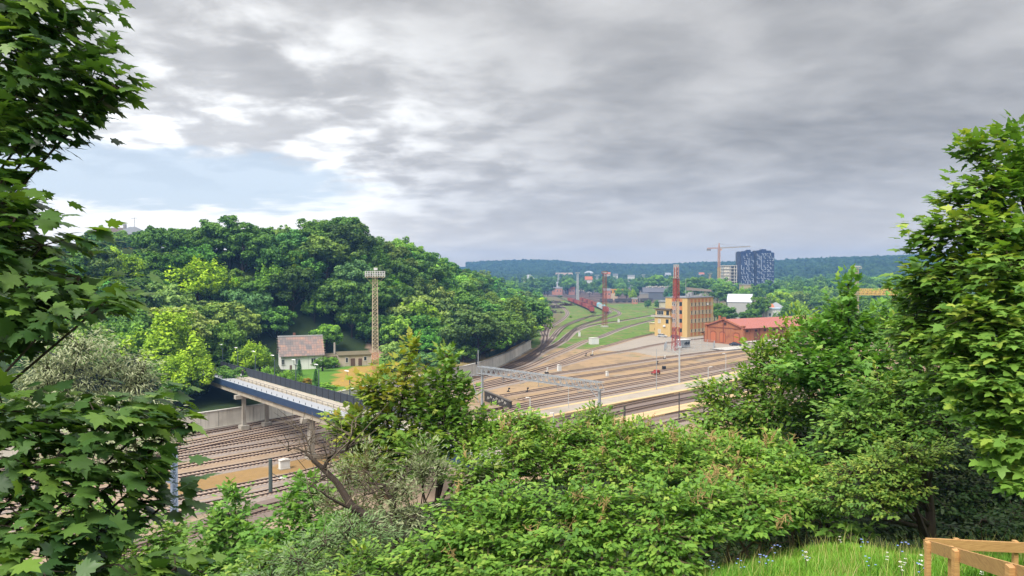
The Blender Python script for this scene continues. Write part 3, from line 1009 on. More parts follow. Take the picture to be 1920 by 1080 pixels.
def person(loc, rz):
    r = thing('person', 'person in dark clothes with a pale bag walking by the railing on the footbridge', 'person', loc, rz)
    m = bpy.data.meshes.new('body')
    J = {'pelvis': (0, 0, .95), 'belly': (0, 0, 1.12), 'chest': (0, .02, 1.34), 'neck': (0, .02, 1.48), 'head': (0, .05, 1.60), 'crown': (0, .05, 1.70),
         'hl': (-.10, 0, .90), 'kl': (-.11, .16, .50), 'al': (-.11, .12, .08), 'tl': (-.11, .28, .04),
         'hr': (.10, 0, .90), 'kr': (.11, -.04, .48), 'ar': (.11, -.30, .12), 'tr': (.11, -.18, .03),
         'sl': (-.19, 0, 1.40), 'el': (-.25, -.10, 1.14), 'wl': (-.25, .05, .92), 'fl': (-.25, .10, .83),
         'sr': (.19, 0, 1.40), 'er': (.25, .06, 1.14), 'wr': (.24, .26, 1.02), 'fr': (.23, .34, .98)}
    Rr = {'pelvis': .15, 'belly': .14, 'chest': .16, 'neck': .06, 'head': .095, 'crown': .07, 'hl': .10, 'kl': .065, 'al': .05, 'tl': .04, 'hr': .10, 'kr': .065, 'ar': .05, 'tr': .04,
          'sl': .07, 'el': .05, 'wl': .035, 'fl': .03, 'sr': .07, 'er': .05, 'wr': .035, 'fr': .03}
    Ed = [('pelvis', 'belly'), ('belly', 'chest'), ('chest', 'neck'), ('neck', 'head'), ('head', 'crown'), ('pelvis', 'hl'), ('hl', 'kl'), ('kl', 'al'), ('al', 'tl'),
          ('pelvis', 'hr'), ('hr', 'kr'), ('kr', 'ar'), ('ar', 'tr'), ('chest', 'sl'), ('sl', 'el'), ('el', 'wl'), ('wl', 'fl'), ('chest', 'sr'), ('sr', 'er'), ('er', 'wr'), ('wr', 'fr')]
    K = list(J)
    m.from_pydata([J[k] for k in K], [(K.index(a), K.index(b)) for a, b in Ed], [])
    mt = bpy.data.materials.new('clothing')
    mt.use_nodes = True
    N = NT(mt.node_tree)
    sp = N.n('ShaderNodeSeparateXYZ')
    mt.node_tree.links.new(N.n('ShaderNodeTexCoord').outputs['Object'], sp.inputs[0])
    c = N.ramp(N.m('DIVIDE', sp.outputs[2], 2.0), [(0, (.02, .02, .02)), (.05, (.03, .035, .06)), (.49, (.03, .03, .035)), (.735, (.35, .22, .16)), (.845, (.03, .02, .015))], 'CONSTANT')
    mt.node_tree.links.new(c, mt.node_tree.nodes['Principled BSDF'].inputs['Base Color'])
    m.materials.append(mt)
    o = bpy.data.objects.new('body', m)
    COL.objects.link(o)
    o.parent = r
    sk = o.modifiers.new('skin', 'SKIN')
    for i, k in enumerate(K):
        m.skin_vertices[0].data[i].radius = (Rr[k], Rr[k])
    m.skin_vertices[0].data[0].use_root = True
    o.modifiers.new('sub', 'SUBSURF').levels = 1
    b = MB()
    b.extr([(-.12, -.1, 0), (.12, -.1, 0), (.14, -.1, .3), (-.14, -.1, .3)], (0.28, 0.0, 0.52), (0.28, 0.12, 0.52))
    b.bar((.16, -.04, .8), (.26, .06, .98), .03)
    tag(b.build('bag', WHITE), 'pale shoulder bag carried by the person on the footbridge', 'bag').location = loc
    bpy.data.objects['bag'].rotation_euler = (0, 0, rz)
    return r


_t = min((abs(BRP(tt, 5.0, 0).x / BRP(tt, 5.0, 0).y - (452 - 960) / FPX), tt) for tt in np.arange(-9, 96, 0.1))[1]
person(BRP(_t, 5.2, BR_Z + 0.21), math.atan2(BR_D.y, BR_D.x) - PI / 2)


# ------------------------------------------------------------------ lattice things
def lattice(mb, p, h, w0, w1, n, t, tb=None, rz=0.0, mi=0, bands=None, cross=True):
    """four-legged lattice column standing at p"""
    tb = tb or t * 0.6
    p = Vector(p)
    ca, sa = math.cos(rz), math.sin(rz)

    def c(k, f):
        w = w0 + (w1 - w0) * f
        x, y = ((-1, -1), (1, -1), (1, 1), (-1, 1))[k]
        x, y = x * w / 2, y * w / 2
        return p + Vector((x * ca - y * sa, x * sa + y * ca, h * f))
    for i in range(n):
        a, b = i / n, (i + 1) / n
        m = bands[i * len(bands) // n] if bands else mi
        for k in range(4):
            k2 = (k + 1) % 4
            mb.bar(c(k, a), c(k, b), t, mi=m)
            mb.bar(c(k, b), c(k2, b), tb, mi=m)
            mb.bar(c(k, a), c(k2, b), tb, mi=m)
            if cross:
                mb.bar(c(k2, a), c(k, b), tb, mi=m)
    return mb


def truss(mb, p, q, w, h, n, t, tb, mi=0):
    """four-chord box truss from p to q (p, q on the lower centre line)"""
    p, q = Vector(p), Vector(q)
    d = (q - p).normalized()
    s = Vector((-d.y, d.x, 0)).normalized()
    z = Vector((0, 0, 1))
    c = lambda k, f: p.lerp(q, f) + s * (w / 2 * (1, -1, -1, 1)[k]) + z * (h * (0, 0, 1, 1)[k])
    for k in range(4):
        mb.bar(c(k, 0), c(k, 1), t, mi=mi)
    for i in range(n):
        a, m_, b = i / n, (i + .5) / n, (i + 1) / n
        for lo, up in ((0, 3), (1, 2)):
            mb.bar(c(lo, a), c(up, m_), tb, mi=mi)
            mb.bar(c(up, m_), c(lo, b), tb, mi=mi)
        for k, j in ((0, 1), (3, 2)):
            mb.bar(c(k, a), c(j, m_), tb, mi=mi)
            mb.bar(c(j, m_), c(k, b), tb, mi=mi)
            mb.bar(c(k, a), c(j, a), tb, mi=mi)
        mb.bar(c(0, a), c(3, a), tb, mi=mi)
        mb.bar(c(1, a), c(2, a), tb, mi=mi)
    return mb


def build_gantry():
    a, b = at(904, 701, 159), at(1124, 733, 135.5)
    za = 7.1
    a.z = b.z = za
    d = (b - a).normalized()
    r = thing('catenary_gantry', 'grey steel portal gantry spanning the tracks right of the leafy maple', 'gantry', (a.x, a.y, 0))
    off = (a.x, a.y, 0)
    m = truss(MB(), a - d * 1.0, b + d * 0.6, 1.3, 1.45, 22, 0.13, 0.075)
    m.build('truss_beam', STEEL_GREY, r, off=off)
    for p in (a, b):
        m = MB()
        m.cbox((p.x, p.y, za / 2 - .1), (0.42, 0.42, za - .2), math.atan2(d.y, d.x))
        m.bar((p.x, p.y, 5.2), (p.x + d.x * 2.2, p.y + d.y * 2.2, 7.0) if p is a else (p.x - d.x * 2.2, p.y - d.y * 2.2, 7.0), 0.12)
        m.build('leg', STEEL_GREY, r, off=off)
    m = MB()
    g = a - d * 0.9
    for k in range(5):
        for e in ((0.65), (-0.65)):
            s = Vector((-d.y, d.x, 0)) * e
            m.bar(g + s + Vector((0, 0, 1.5)), g + s + Vector((0, 0, 2.7)), .05)
    m.build('cage_panel', STEEL_GREY, r, off=off)
    m = MB()
    for f in (.2, .36, .52, .68, .84):
        p = a.lerp(b, f)
        m.bar(p, p + Vector((0, 0, -1.1)), 0.09)
        m.bar(p + Vector((0, 0, -1.1)), p + Vector((.9, 1.0, -0.9)), 0.07)
    m.build('wire_hanger', STEEL_GREY, r, off=off)
    m = MB()
    s = Vector((-d.y, d.x, 0))
    m.bar(a + Vector((0, 0, -0.5)), a - d * 3.6 + Vector((0, 0, -0.7)), 0.12)
    m.bar(a - d * 3.6 + Vector((0, 0, -0.7)), a - d * 1.2 + Vector((0, 0, -6.4)), 0.10)
    m.build('stay', STEEL_GREY, r, off=off)
    q = a - d * 1.3
    s = thing('signal_mast', 'thin dark signal mast standing up from the left end of the gantry', 'signal', (q.x, q.y, za + 1.3))
    m = MB()
    m.tube([(0, 0, 0), (0, 0, 3.6)], .09, 6)
    m.build('mast', STEEL_GREY, s)
    m = MB()
    m.box(-.55, -.2, -.12, .12, .5, 1.3)
    for k in range(3):
        m.box(-.40, -.1, -.10, .10, 1.7 + k * .45, 1.95 + k * .45)
    m.build('signal_head', BLACK, s)


build_gantry()


def pole(name, label, cat, px, ytop, d, z0=0.0, r0=0.12, r1=0.09, m=STEEL_GREY, group=None, arm=None, stay=None, cap=None, lamp=None):
    b = at(px, ytop, d)
    h = b.z - z0
    t = thing(name, label, cat, (b.x, b.y, z0), 0, group)
    k = MB()
    k.tube([(0, 0, 0), (0, 0, h * .5), (0, 0, h)], [r0, (r0 + r1) / 2, r1], 8)
    k.build('pole', m, t)
    if arm:
        k = MB()
        for (x0, y0, f0, x1, y1, f1, w) in arm:
            k.bar((x0, y0, h * f0), (x1, y1, h * f1), w)
        k.build('arm', m, t)
    if stay:
        k = MB()
        for (x1, y1, f0, z1) in stay:
            k.bar((0, 0, h * f0), (x1, y1, z1), 0.08)
        k.build('stay', m, t)
    if cap:
        k = MB()
        k.cbox((0, 0, h + cap[2] / 2), cap)
        k.build('cap', m, t)
    if lamp:
        k = MB()
        for x in lamp:
            k.extr([(-.4, -.14, 0), (-.3, -.14, .12), (.3, -.14, .12), (.4, -.14, 0)], (x, 0, h), (x, .28, h))
            k.bar((0, .1, h - .1), (x, .1, h + .05), .06)
        k.build('lamp_head', WHITE, t)
    return t


POST_DARK = mat('dark_post', (0.07, 0.065, 0.06), 0.8)
GREYGREEN = mat('grey_green_post', (0.075, 0.10, 0.095), 0.7)
PALE_POLE = mat('pale_pole', (0.42, 0.44, 0.45), 0.5)
DP = lambda y, z=0.0: (CAMH - z) * FPX / (y - 518)
pole('catenary_mast', 'tall pale catenary mast on the grey platform with a sloping stay', 'catenary mast', 1274, 652, DP(719, .55), 0.55, .24, .2, PALE_POLE, stay=[(-2.6, 1.2, .78, 9.3)], cap=(1.0, .5, .35), arm=[(-1.2, 0, 1.0, 1.4, 0, .98, .1)])
pole('wire_mast', 'thin grey mast on the grey platform left of the pale catenary mast', 'mast', 1231, 654, DP(731, .55), .55, .09, .06, STEEL_GREY)
G3 = 'white platform lamp posts'
pole('platform_lamp', 'short white lamp post at the left end of the grey platform', 'lamp post', 994, 746, DP(782, .55), .55, .12, .10, PALE_POLE, G3, lamp=(-.5,))
pole('platform_lamp', 'white lamp post on the grey platform below the right part of the gantry', 'lamp post', 1066, 722, DP(766, .55), .55, .07, .05, PALE_POLE, G3, lamp=(-.5,))
pole('platform_lamp', 'white lamp post on the grey platform right of the tall catenary mast', 'lamp post', 1328, 688, DP(717, .55), .55, .12, .09, PALE_POLE, G3, lamp=(.7, ))
pole('platform_lamp', 'rightmost thin white lamp post on the grey platform near the trees', 'lamp post', 1361, 663, DP(706, .55), .55, .09, .07, PALE_POLE, G3, lamp=(-.6, ))
pole('platform_lamp', 'white lamp post rising out of the lilacs before the dark tracks', 'lamp post', 1038, 775, DP(805), 0, .13, .11, PALE_POLE, G3, lamp=(-.3,))
G4 = 'dark wooden posts among the near tracks'
pole('wooden_post', 'short thick black post at the lower left end of the grey platform', 'post', 1000.5, 775, DP(808), 0, .26, .24, BLACK, G4)
pole('wooden_post', 'leaning dark post in front of the narrow tan platform', 'post', 1171, 760, DP(806), 0, .22, .18, POST_DARK, G4)
pole('wooden_post', 'tall dark post standing on the narrow tan platform', 'post', 1273.5, 736, DP(790), 0, .13, .11, POST_DARK, G4)
_t = pole('lamp_mast', 'thick grey green post with a side lamp among the left tracks', 'lamp post', 507, 861, DP(928), 0, .26, .24, GREYGREEN, arm=[(0, 0, .62, 1.2, .2, .44, .07)])
MB().extr([(-.45, -.15, 0), (-.25, -.15, .16), (.4, -.15, .2), (.5, -.15, .05)], (1.45, .1, 1.95), (1.45, .42, 1.95)).build('lamp_head', WHITE, _t)


def build_left_mast():
    b = at(326, 836, 84)
    t = thing('catenary_mast', 'pale blue lattice catenary mast behind the left maple leaves', 'catenary mast', (b.x, b.y, 0), .6)
    m = lattice(MB(), (0, 0, 0), b.z, .62, .5, 9, .14, .07)
    m.box(-.20, .20, -.20, .20, 0, b.z)
    blue = mat('pale_blue_paint', (0.30, 0.38, 0.50), .5)
    m.build('mast', blue, t)
    m = MB()
    z = b.z * .56
    for k in (-.3, .3):
        m.bar((0, k, z), (-2.0, k, z + .9), .09)
        m.bar((0, k, z - .5), (-2.0, k, z + .5), .09)
    m.bar((-2, -.3, z + .7), (-2, .3, z + .7), .1)
    m.build('bracket', blue, t)


build_left_mast()


def build_light_mast():
    b = at(703, 508, 184)
    z0 = tz(b.x, b.y)
    t = thing('lighting_mast', 'tall rusty cream lattice lighting mast with a railed top platform before the wood', 'lighting mast', (b.x, b.y, z0), .25)
    h = b.z - z0 - 1.6
    cr = mat('cream_paint', (0.52, 0.44, 0.30), .7, .15, .3)
    rs = mat('rusty_orange_paint', (0.50, 0.25, 0.13), .8, .2, .4)
    lattice(MB(), (0, 0, 0), h, 1.5, 1.12, 26, .12, .07, bands=[1, 1, 1, 0, 0, 0, 0, 0, 0, 0, 0, 0, 0]).build('lattice_tower', [cr, rs], t)
    m = MB()
    W = 2.35
    m.box(-W, W, -1.1, 1.1, h, h + .14)
    for s in (-1, 1):
        m.bar((s * .7, 0, h - 1.7), (s * 2.1, 0, h), .12)
        m.bar((0, s * .7, h - 1.7), (0, s * 1.0, h), .12)
    m.build('top_platform', cr, t)
    m = MB()
    for y in (-1.1, 1.1):
        for z in (.5, 1.0, 1.5):
            m.bar((-W, y, h + z), (W, y, h + z), .09)
        for k in range(9):
            x = -W + 2 * W * k / 8
            m.bar((x, y, h + .1), (x, y, h + 1.5), .09)
    for x in (-W, W):
        for z in (.5, 1.0, 1.5):
            m.bar((x, -1.1, h + z), (x, 1.1, h + z), .09)
    m.build('guard_rail', WHITE, t)
    for i, x in enumerate((-1.9, -1.3, -.6, .5, 1.2, 1.8)):
        m = MB()
        m.extr([(0, 0, 0), (.45, 0, .05), (.45, 0, .5), (0, 0, .55)], (x - .2, -.75, h + .35 + .2 * (i % 2)), (x - .2, -.35, h + .30 + .2 * (i % 2)))
        m.bar((x, -.5, h + .14), (x, -.5, h + .5), .07)
        m.build('floodlight', mat('lamp_grey', (.42, .43, .42), .4), t)
    m = MB()
    m.bar((0, 0, h), (0, 0, h + 1.9), .1)
    m.cbox((.15, -.1, h + 2.1), (.85, .3, .6), .2)
    m.build('top_floodlight', WHITE, t)


build_light_mast()


def build_radio_mast():
    b = at(1268, 496, 279)
    t = thing('radio_mast', 'red and white lattice radio mast in front of the yellow office block', 'mast', (b.x, b.y, 0), .35)
    red = mat('mast_red', (0.36, 0.085, 0.07), .7, .15)
    WHITE = mat('mast_white', (.46, .42, .40), .7, .15)
    h = b.z
    f1, f2 = .27, .58
    parts = [(0, f1, 2.4, 1.7, 4, .20, .08, 'lower_section', red), (f1, f2, 1.7, 1.6, 6, .15, .07, 'middle_section', WHITE), (f2, .84, 1.7, 1.6, 6, .15, .07, 'upper_section', red), (.84, 1, 1.35, 1.3, 3, .16, .09, 'top_section', WHITE)]
    for a, c, w0, w1, n, tt, tb, nm, m in parts:
        lattice(MB(), (0, 0, h * a), h * (c - a), w0, w1, n, tt, tb).build(nm, m, t)
    m = MB()
    for k in range(6):
        x, y = 0.80 * math.cos(k * 1.05), 0.80 * math.sin(k * 1.05)
        m.bar((x, y, h * .60), (x, y, h * .97), .16)
        m.bar((x, y, h * .8), (0, 0, h * .8), .1)
    m.build('antenna_panel', red, t)
    m = MB()
    for k in range(5):
        m.bar((0.35 * math.cos(k * 1.3), .35 * math.sin(k * 1.3), .3), (.35 * math.cos(k * 1.3), .35 * math.sin(k * 1.3), h * .97), .12)
    m.build('cable_ladder', mat('cable_red', (.36, .12, .11)), t)
    for z, a in ((.84, 0), (.58, 1)):
        m = MB()
        m.box(-1.0, 1.0, -1.0, 1.0, h * z, h * z + .12)
        m.build('rest_platform', WHITE if a == 0 else red, t)


build_radio_mast()


def build_small():
    # graffiti wall
    A, B = gnd(908, 752, 0), gnd(956, 767, 0)
    d = (B - A)
    L = d.length
    rz = math.atan2(d.y, d.x)
    t = thing('graffiti_wall', 'dark sloping concrete wall end with pale scrawls beside the maple', 'wall', A, rz)
    m = MB()
    m.extr([(0, 0, -.1), (L, 0, -.1), (L, 0, 1.5), (0, 0, 2.2)], (0, 0, 0), (0, .5, 0))
    m.build('wall_face', mat('sooty_concrete', (0.05, .045, .04), .9, .3, 1.2), t)
    random.seed(5)
    for k in range(7):
        x = L * (.12 + .11 * k)
        g = MB()
        z = .6 + .35 * (k % 2)
        pts = [(x, -.012, z), (x + .4, -.012, z + .7), (x + .7, -.012, z + .15), (x + .95, -.012, z + .55)]
        for a, b in zip(pts[:-1], pts[1:]):
            g.bar(a, b, .02, .13)
        g.build('scrawl', mat('pale_spray_paint', (.55, .54, .50)), t)
    m = MB()
    m.extr([(-.1, -.08, 2.203), (L + .1, -.08, 1.503), (L + .1, -.08, 1.65), (-.1, -.08, 2.35)], (0, 0, 0), (0, .66, 0))
    m.build('coping', mat('dark_coping', (.10, .09, .08)), t)
    # rail stacks in front
    for k, (px, py, n) in enumerate(((893, 776, 5), (925, 772, 4))):
        p = gnd(px, py)
        t = thing('rail_stack', ('rusty stack of old rails lying in front of the graffiti wall, left one', 'rusty stack of old rails lying in front of the graffiti wall, right one')[k], 'scrap', p, .75)
        m = MB()
        for i in range(n):
            m.bar((-4, i * .45, .15 + .1 * (i % 2)), (4, i * .45 + .2, .15 + .1 * (i % 2)), .2)
        m.build('old_rails', RUST, t)
    # boxes
    def cabinet(label, px, py, w, d, h, rz, name='equipment_cabinet', m=WHITE, plinth=True):
        p = gnd(px, py)
        t = thing(name, label, 'cabinet', p, rz)
        b = MB()
        b.box(-w / 2, w / 2, -d / 2, d / 2, .12, h)
        b.build('housing', m, t)
        b = MB()
        b.extr([(-w / 2 - .08, 0, 0), (w / 2 + .08, 0, 0), (w / 2 + .05, 0, .1), (0, 0, .22), (-w / 2 - .05, 0, .1)], (0, -d / 2 - .08, h + .003), (0, d / 2 + .08, h + .003))
        b.build('lid', CONC_LIGHT, t)
        b = MB()
        b.box(-w / 2 - .1, w / 2 + .1, -d / 2 - .1, d / 2 + .1, -.05, .117)
        b.build('plinth', CONC, t)
        b = MB()
        b.box(-w * .42, w * .42, -d / 2 - .02, -d / 2 - .004, .3, h * .93)
        b.build('door', mat('cabinet_door', (.62, .63, .63)), t)
    cabinet('white trackside hut with grey lid standing alone on the grass', 1113.5, 645.5, 3.5, 2.6, 2.6, .25, 'relay_hut')
    cabinet('narrow white trackside cabinet right of the gantry', 1048.5, 696, 1.1, .7, 1.8, .5)
    cabinet('white square cabinet on the dry grass among the left tracks', 533, 879, 1.4, .9, 1.25, .6)
    cabinet('small white cabinet on the bare sand beside the pole-side tracks', 1138.5, 705.5, .7, .5, 1.25, .5)
    cabinet('tiny white marker cabinet in the grass near the wagons', 1160, 604.5, 1.0, .7, 2.0, .2)
    cabinet('tiny white marker cabinet in the grass near the track fan', 1086.5, 631, .9, .7, 2.1, .2)
    # point levers and marker boards
    for k, (px, py, s) in enumerate(((1025, 700.5, 1), (1110, 667, 1), (1098, 667.5, .5), (944, 711, .5), (1232, 683.5, .6), (988, 735.5, .6), (953, 734.5, .5), (1246, 673.5, .7))):
        p = gnd(px, py)
        lab = ['black and white point lever beside the narrow white cabinet', 'white-armed point lever on the sand below the white hut', 'small black point motor on the sand below the white hut',
               'small black point motor under the left part of the gantry', 'small dark marker on the sand between the platform masts', 'short dark stake on the sand under the gantry',
               'tiny dark stake on the sand near the graffiti wall', 'small white marker by the rails below the fence'][k]
        t = thing('point_lever', lab, 'lever', p, .4)
        b = MB()
        b.box(-.5 * s, .5 * s, -.35, .35, 0, .45 * s)
        b.build('base', BLACK, t)
        b = MB()
        b.bar((0, 0, .4 * s), (.25, 0, 1.6 * s), .14)
        b.cbox((.25, 0, 1.6 * s), (.5, .1, .35))
        b.build('arm', WHITE if k in (0, 1, 7) else BLACK, t)
    p = gnd(1229.5, 702)
    t = thing('red_trolley', 'small red platelayers trolley by the rails left of the tall pale mast', 'trolley', p, .85)
    b = MB()
    b.box(-1.3, 1.3, -.7, .7, .45, .75)
    b.box(-.2, 1.2, -.6, .6, .753, 1.25)
    b.build('body', mat('dull_red', (.30, .05, .045)), t)
    for x in (-.85, .85):
        for y in (-.75, .75):
            b = MB()
            b.tube([(x, y - .06, .28), (x, y + .06, .28)], .28, 10)
            b.build('wheel', BLACK, t)
    p = gnd(1245, 692)
    t = thing('black_box', 'small black box lying on the sand by the red trolley', 'box', p, .3)
    b = MB()
    b.extr([(-.5, 0, 0), (.5, 0, 0), (.42, 0, .8), (-.42, 0, .8)], (0, -.4, 0), (0, .4, 0))
    b.build('shell', BLACK, t)
    b = MB()
    b.box(-.47, .47, -.45, .45, .803, .9)
    b.build('lid', DARK_STEEL, t)
    # gravel mound
    p = gnd(1003, 722)
    n = 24
    vs, fs = [(0, 0, .75)], []
    rr = [(.35, .62), (.7, .3), (1.0, .02)]
    for q, (f, z) in enumerate(rr):
        for k in range(n):
            a = 2 * PI * k / n
            w = 1 + .12 * math.sin(k * 2.7 + q)
            vs.append((4.2 * f * w * math.cos(a), 3.0 * f * w * math.sin(a), z))
    for k in range(n):
        fs.append((0, 1 + k, 1 + (k + 1) % n))
        for q in range(2):
            fs.append((1 + q * n + k, 1 + (q + 1) * n + k, 1 + (q + 1) * n + (k + 1) % n, 1 + q * n + (k + 1) % n))
    o = MB().add(vs, fs).build('gravel_mound', mat('gravel', (.27, .19, .105), .95, .4, 3, bump=.5), smooth=True)
    o.location = p
    tag(o, 'low brown gravel mound on the sand under the gantry', 'mound')


build_small()

# ------------------------------------------------------------------ buildings
GLASS = glass('window_glass')
ROOF_GREY = mat('grey_roofing', (0.22, 0.23, 0.25), .8, .15, .4)


def window(parent, c, w, h, nrm, depth=.12, frame=WHITE, bars=1, glassm=None, name='window'):
    """framed window in the face whose outward normal is nrm = 'x-','x+','y-','y+'"""
    m = MB()
    t = .09
    ax = nrm[0]
    s = 1 if nrm[1] == '+' else -1

    def b(u0, u1, z0, z1, d0, d1, mi):
        d0, d1 = sorted((d0 * s, d1 * s))
        if ax == 'y':
            m.box(c[0] + u0, c[0] + u1, c[1] + d0, c[1] + d1, c[2] + z0, c[2] + z1, mi)
        else:
            m.box(c[0] + d0, c[0] + d1, c[1] + u0, c[1] + u1, c[2] + z0, c[2] + z1, mi)
    b(-w / 2, w / 2, -h / 2, h / 2, .005, .03, 1)
    b(-w / 2 - t, -w / 2 - .002, -h / 2 - t, h / 2 + t, .004, depth, 0)
    b(w / 2 + .002, w / 2 + t, -h / 2 - t, h / 2 + t, .004, depth, 0)
    b(-w / 2, w / 2, -h / 2 - t, -h / 2 - .002, .004, depth + .05, 0)
    b(-w / 2, w / 2, h / 2 + .002, h / 2 + t, .004, depth, 0)
    for k in range(bars):
        u = -w / 2 + w * (k + 1) / (bars + 1)
        b(u - .03, u + .03, -h / 2 + .002, h / 2 - .002, .033, .07, 0)
    return m.build(name, [frame, glassm or GLASS], parent)


def gable_roof(m, x0, x1, y0, y1, z0, z1, th=.2, over=.4, axis='x', mi=0):
    """ridge along the axis; two slabs meeting at the ridge"""
    if axis == 'x':
        ym = (y0 + y1) / 2
        sl = (z1 - z0) / (ym - y0)
        for ya, s in ((y0 - over, 1), (y1 + over, -1)):
            za = z0 - over * sl
            m.hexa([(x0 - over, ya, za), (x1 + over, ya, za), (x1 + over, ym, z1), (x0 - over, ym, z1),
                    (x0 - over, ya, za + th), (x1 + over, ya, za + th), (x1 + over, ym, z1 + th), (x0 - over, ym, z1 + th)], mi)
    else:
        xm = (x0 + x1) / 2
        sl = (z1 - z0) / (xm - x0)
        for xa in (x0 - over, x1 + over):
            za = z0 - over * sl
            m.hexa([(xa, y0 - over, za), (xa, y1 + over, za), (xm, y1 + over, z1), (xm, y0 - over, z1),
                    (xa, y0 - over, za + th), (xa, y1 + over, za + th), (xm, y1 + over, z1 + th), (xm, y0 - over, z1 + th)], mi)
    return m


def hip_roof(m, x0, x1, y0, y1, z0, z1, over=.4, mi=0):
    x0, x1, y0, y1 = x0 - over, x1 + over, y0 - over, y1 + over
    w, d = x1 - x0, y1 - y0
    if w > d:
        r = [(x0 + d / 2, (y0 + y1) / 2, z1), (x1 - d / 2, (y0 + y1) / 2, z1)]
    else:
        r = [((x0 + x1) / 2, y0 + w / 2, z1), ((x0 + x1) / 2, y1 - w / 2, z1)]
    v = [(x0, y0, z0), (x1, y0, z0), (x1, y1, z0), (x0, y1, z0)] + r
    f = [(0, 1, 5, 4), (1, 2, 5), (2, 3, 4, 5), (3, 0, 4), (3, 2, 1, 0)] if w > d else [(0, 1, 4), (1, 2, 5, 4), (2, 3, 5), (3, 0, 4, 5), (3, 2, 1, 0)]
    return m.add(v, f, mi)


def office():
    p = gnd(1288.5, 632.6)
    rz = math.atan2(.72, .69)                       # local +x runs along the long right face, +y to the left-back
    t = thing('office_building', 'yellow four storey office block with orange striped front beside the radio mast', 'office building', p, rz)
    Y = mat('yellow_render', (0.55, 0.385, 0.165), .85, .07, .3, streak=.12)
    O = mat('orange_panel', (0.47, 0.19, 0.075), .8, .10, .4)
    CR = mat('cream_panel', (0.52, 0.43, 0.28), .8, .08)
    L, W, H = 24.0, 11.6, 18.0
    b = MB()
    b.box(0, L, 0, W, -.3, H)
    b.build('main_wall', Y, t)
    r = MB()
    r.box(-.25, L + .25, -.25, W + .25, H + .003, H + .32)
    r.box(2, L - 2, 2, W - 2, H + .323, H + .6)
    r.build('flat_roof', ROOF_GREY, t)
    r = MB()
    for x, y, s in ((8, 4, 1.4), (14, 6, 2.0), (18, 3, 1.0)):
        r.box(x, x + s, y, y + s, H + .605, H + .6 + s * .9)
    r.build('roof_vent', mat('vent_grey', (.3, .3, .31)), t)
    r = MB()
    r.tube([(7, 5, H + .605), (7, 5, H + 9)], [.09, .05], 6)
    r.build('antenna', PALE_POLE, t)
    # bays of the long face, which looks towards -y
    nb, x0, bw = 6, 2.9, 3.35
    rows = [(1.0, 2.1), (4.7, 6.3), (8.4, 10.2), (12.2, 14.0), (15.2, 17.0)]
    zw = [(2.0, 3.6), (6.3, 8.3), (10.2, 12.2), (14.0, 15.9)]
    for k in range(nb):
        xa = x0 + k * bw
        for (za, zb) in ((.5, 2.0), (3.62, 6.28), (8.32, 10.18), (12.22, 13.98), (15.92, 17.5)):
            MB().box(xa, xa + 1.75, -.10, -.004, za, zb).build('orange_stripe', O, t)
        for (za, zb) in zw:
            MB().box(xa + 1.78, xa + bw - .02, -.07, -.004, za, zb).build('pale_panel', CR, t)
        for (za, zb) in zw:
            window(t, (xa + .87, 0, (za + zb) / 2), 1.3, zb - za - .25, 'y-', .16, bars=1, frame=CR, glassm=glass('office_glass', (.07, .065, .06)))
    # left face, which looks towards -x
    for k, yy in enumerate((2.6, 6.2)):
        for (za, zb) in ((.5, 2.2), (4.0, 6.6), (8.5, 10.6), (12.4, 14.3), (16.2, 17.6)):
            MB().box(-.10, -.004, yy, yy + 1.9, za, zb).build('orange_stripe', O, t)
        for z in (3.1, 7.5, 11.5, 15.2):
            window(t, (0, yy + .95, z), 1.5, 1.6, 'x-', .12, frame=DARK_STEEL if k == 0 else WHITE)
    # lower wing with the control room
    w = MB()
    w.box(-1.6, -.003, 7.9, 16.4, -.3, 8.9)
    w.box(0, 8, W + .003, 16.4, -.3, 8.9)
    w.box(-1.2, 7, W + .006, 16.2, 9.05, 12.5)
    w.box(-1.2, -.006, 8.4, W + .003, 9.05, 12.5)
    w.build('wing_wall', Y, t)
    w = MB()
    w.box(-2.1, 8.3, 7.5, 18.3, 8.903, 9.047)
    w.box(-2.1, -1.98, 7.5, 18.3, 9.05, 9.75)
    w.build('balcony', mat('pale_balcony', (.42, .40, .36)), t)
    w = MB()
    w.box(-1.9, -.35, 7.8, 17.0, 12.503, 12.95)
    w.box(-.30, 7.6, W + .3, 17.0, 12.503, 12.95)
    w.build('wing_roof', mat('dark_fascia', (.13, .11, .10)), t)
    for yy, ww in ((13.6, 3.4), (9.6, 1.3)):
        window(t, (-1.2, yy, 10.9), ww, 1.7, 'x-', .1, bars=3 if ww > 2 else 0, frame=WHITE if ww > 2 else DARK_STEEL)
    for yy, z, fr in ((13.8, 7.0, WHITE), (9.6, 7.0, DARK_STEEL), (13.8, 2.3, WHITE)):
        window(t, (-1.6, yy, z), 1.3, 1.7, 'x-', .1, frame=fr, glassm=mat('pale_blind', (.45, .42, .36)) if fr is WHITE else None)
    a = MB()
    a.box(-2.1, -1.603, 10.4, 11.6, 4.4, 5.2)
    a.tube([(-2.11, 11.0, 4.8), (-2.16, 11.0, 4.8)], .3, 12)
    a.build('air_conditioner', WHITE, t)
    a = MB()
    a.box(17.6, 18.5, -.6, -.105, 14.5, 15.1)
    a.build('air_conditioner', WHITE, t)
    # small side annexe
    q = gnd(1226, 622)
    s = thing('small_annexe', 'low yellow flat-roofed annexe at the left end of the yellow office block', 'outbuilding', q, rz - PI / 2)
    m = MB()
    m.box(-2.6, 2.6, 0, 4, -.2, 4.2)
    m.build('wall', Y, s)
    m = MB()
    m.box(-2.8, 2.8, -.3, 4.2, 4.203, 4.5)
    m.build('roof', CR, s)
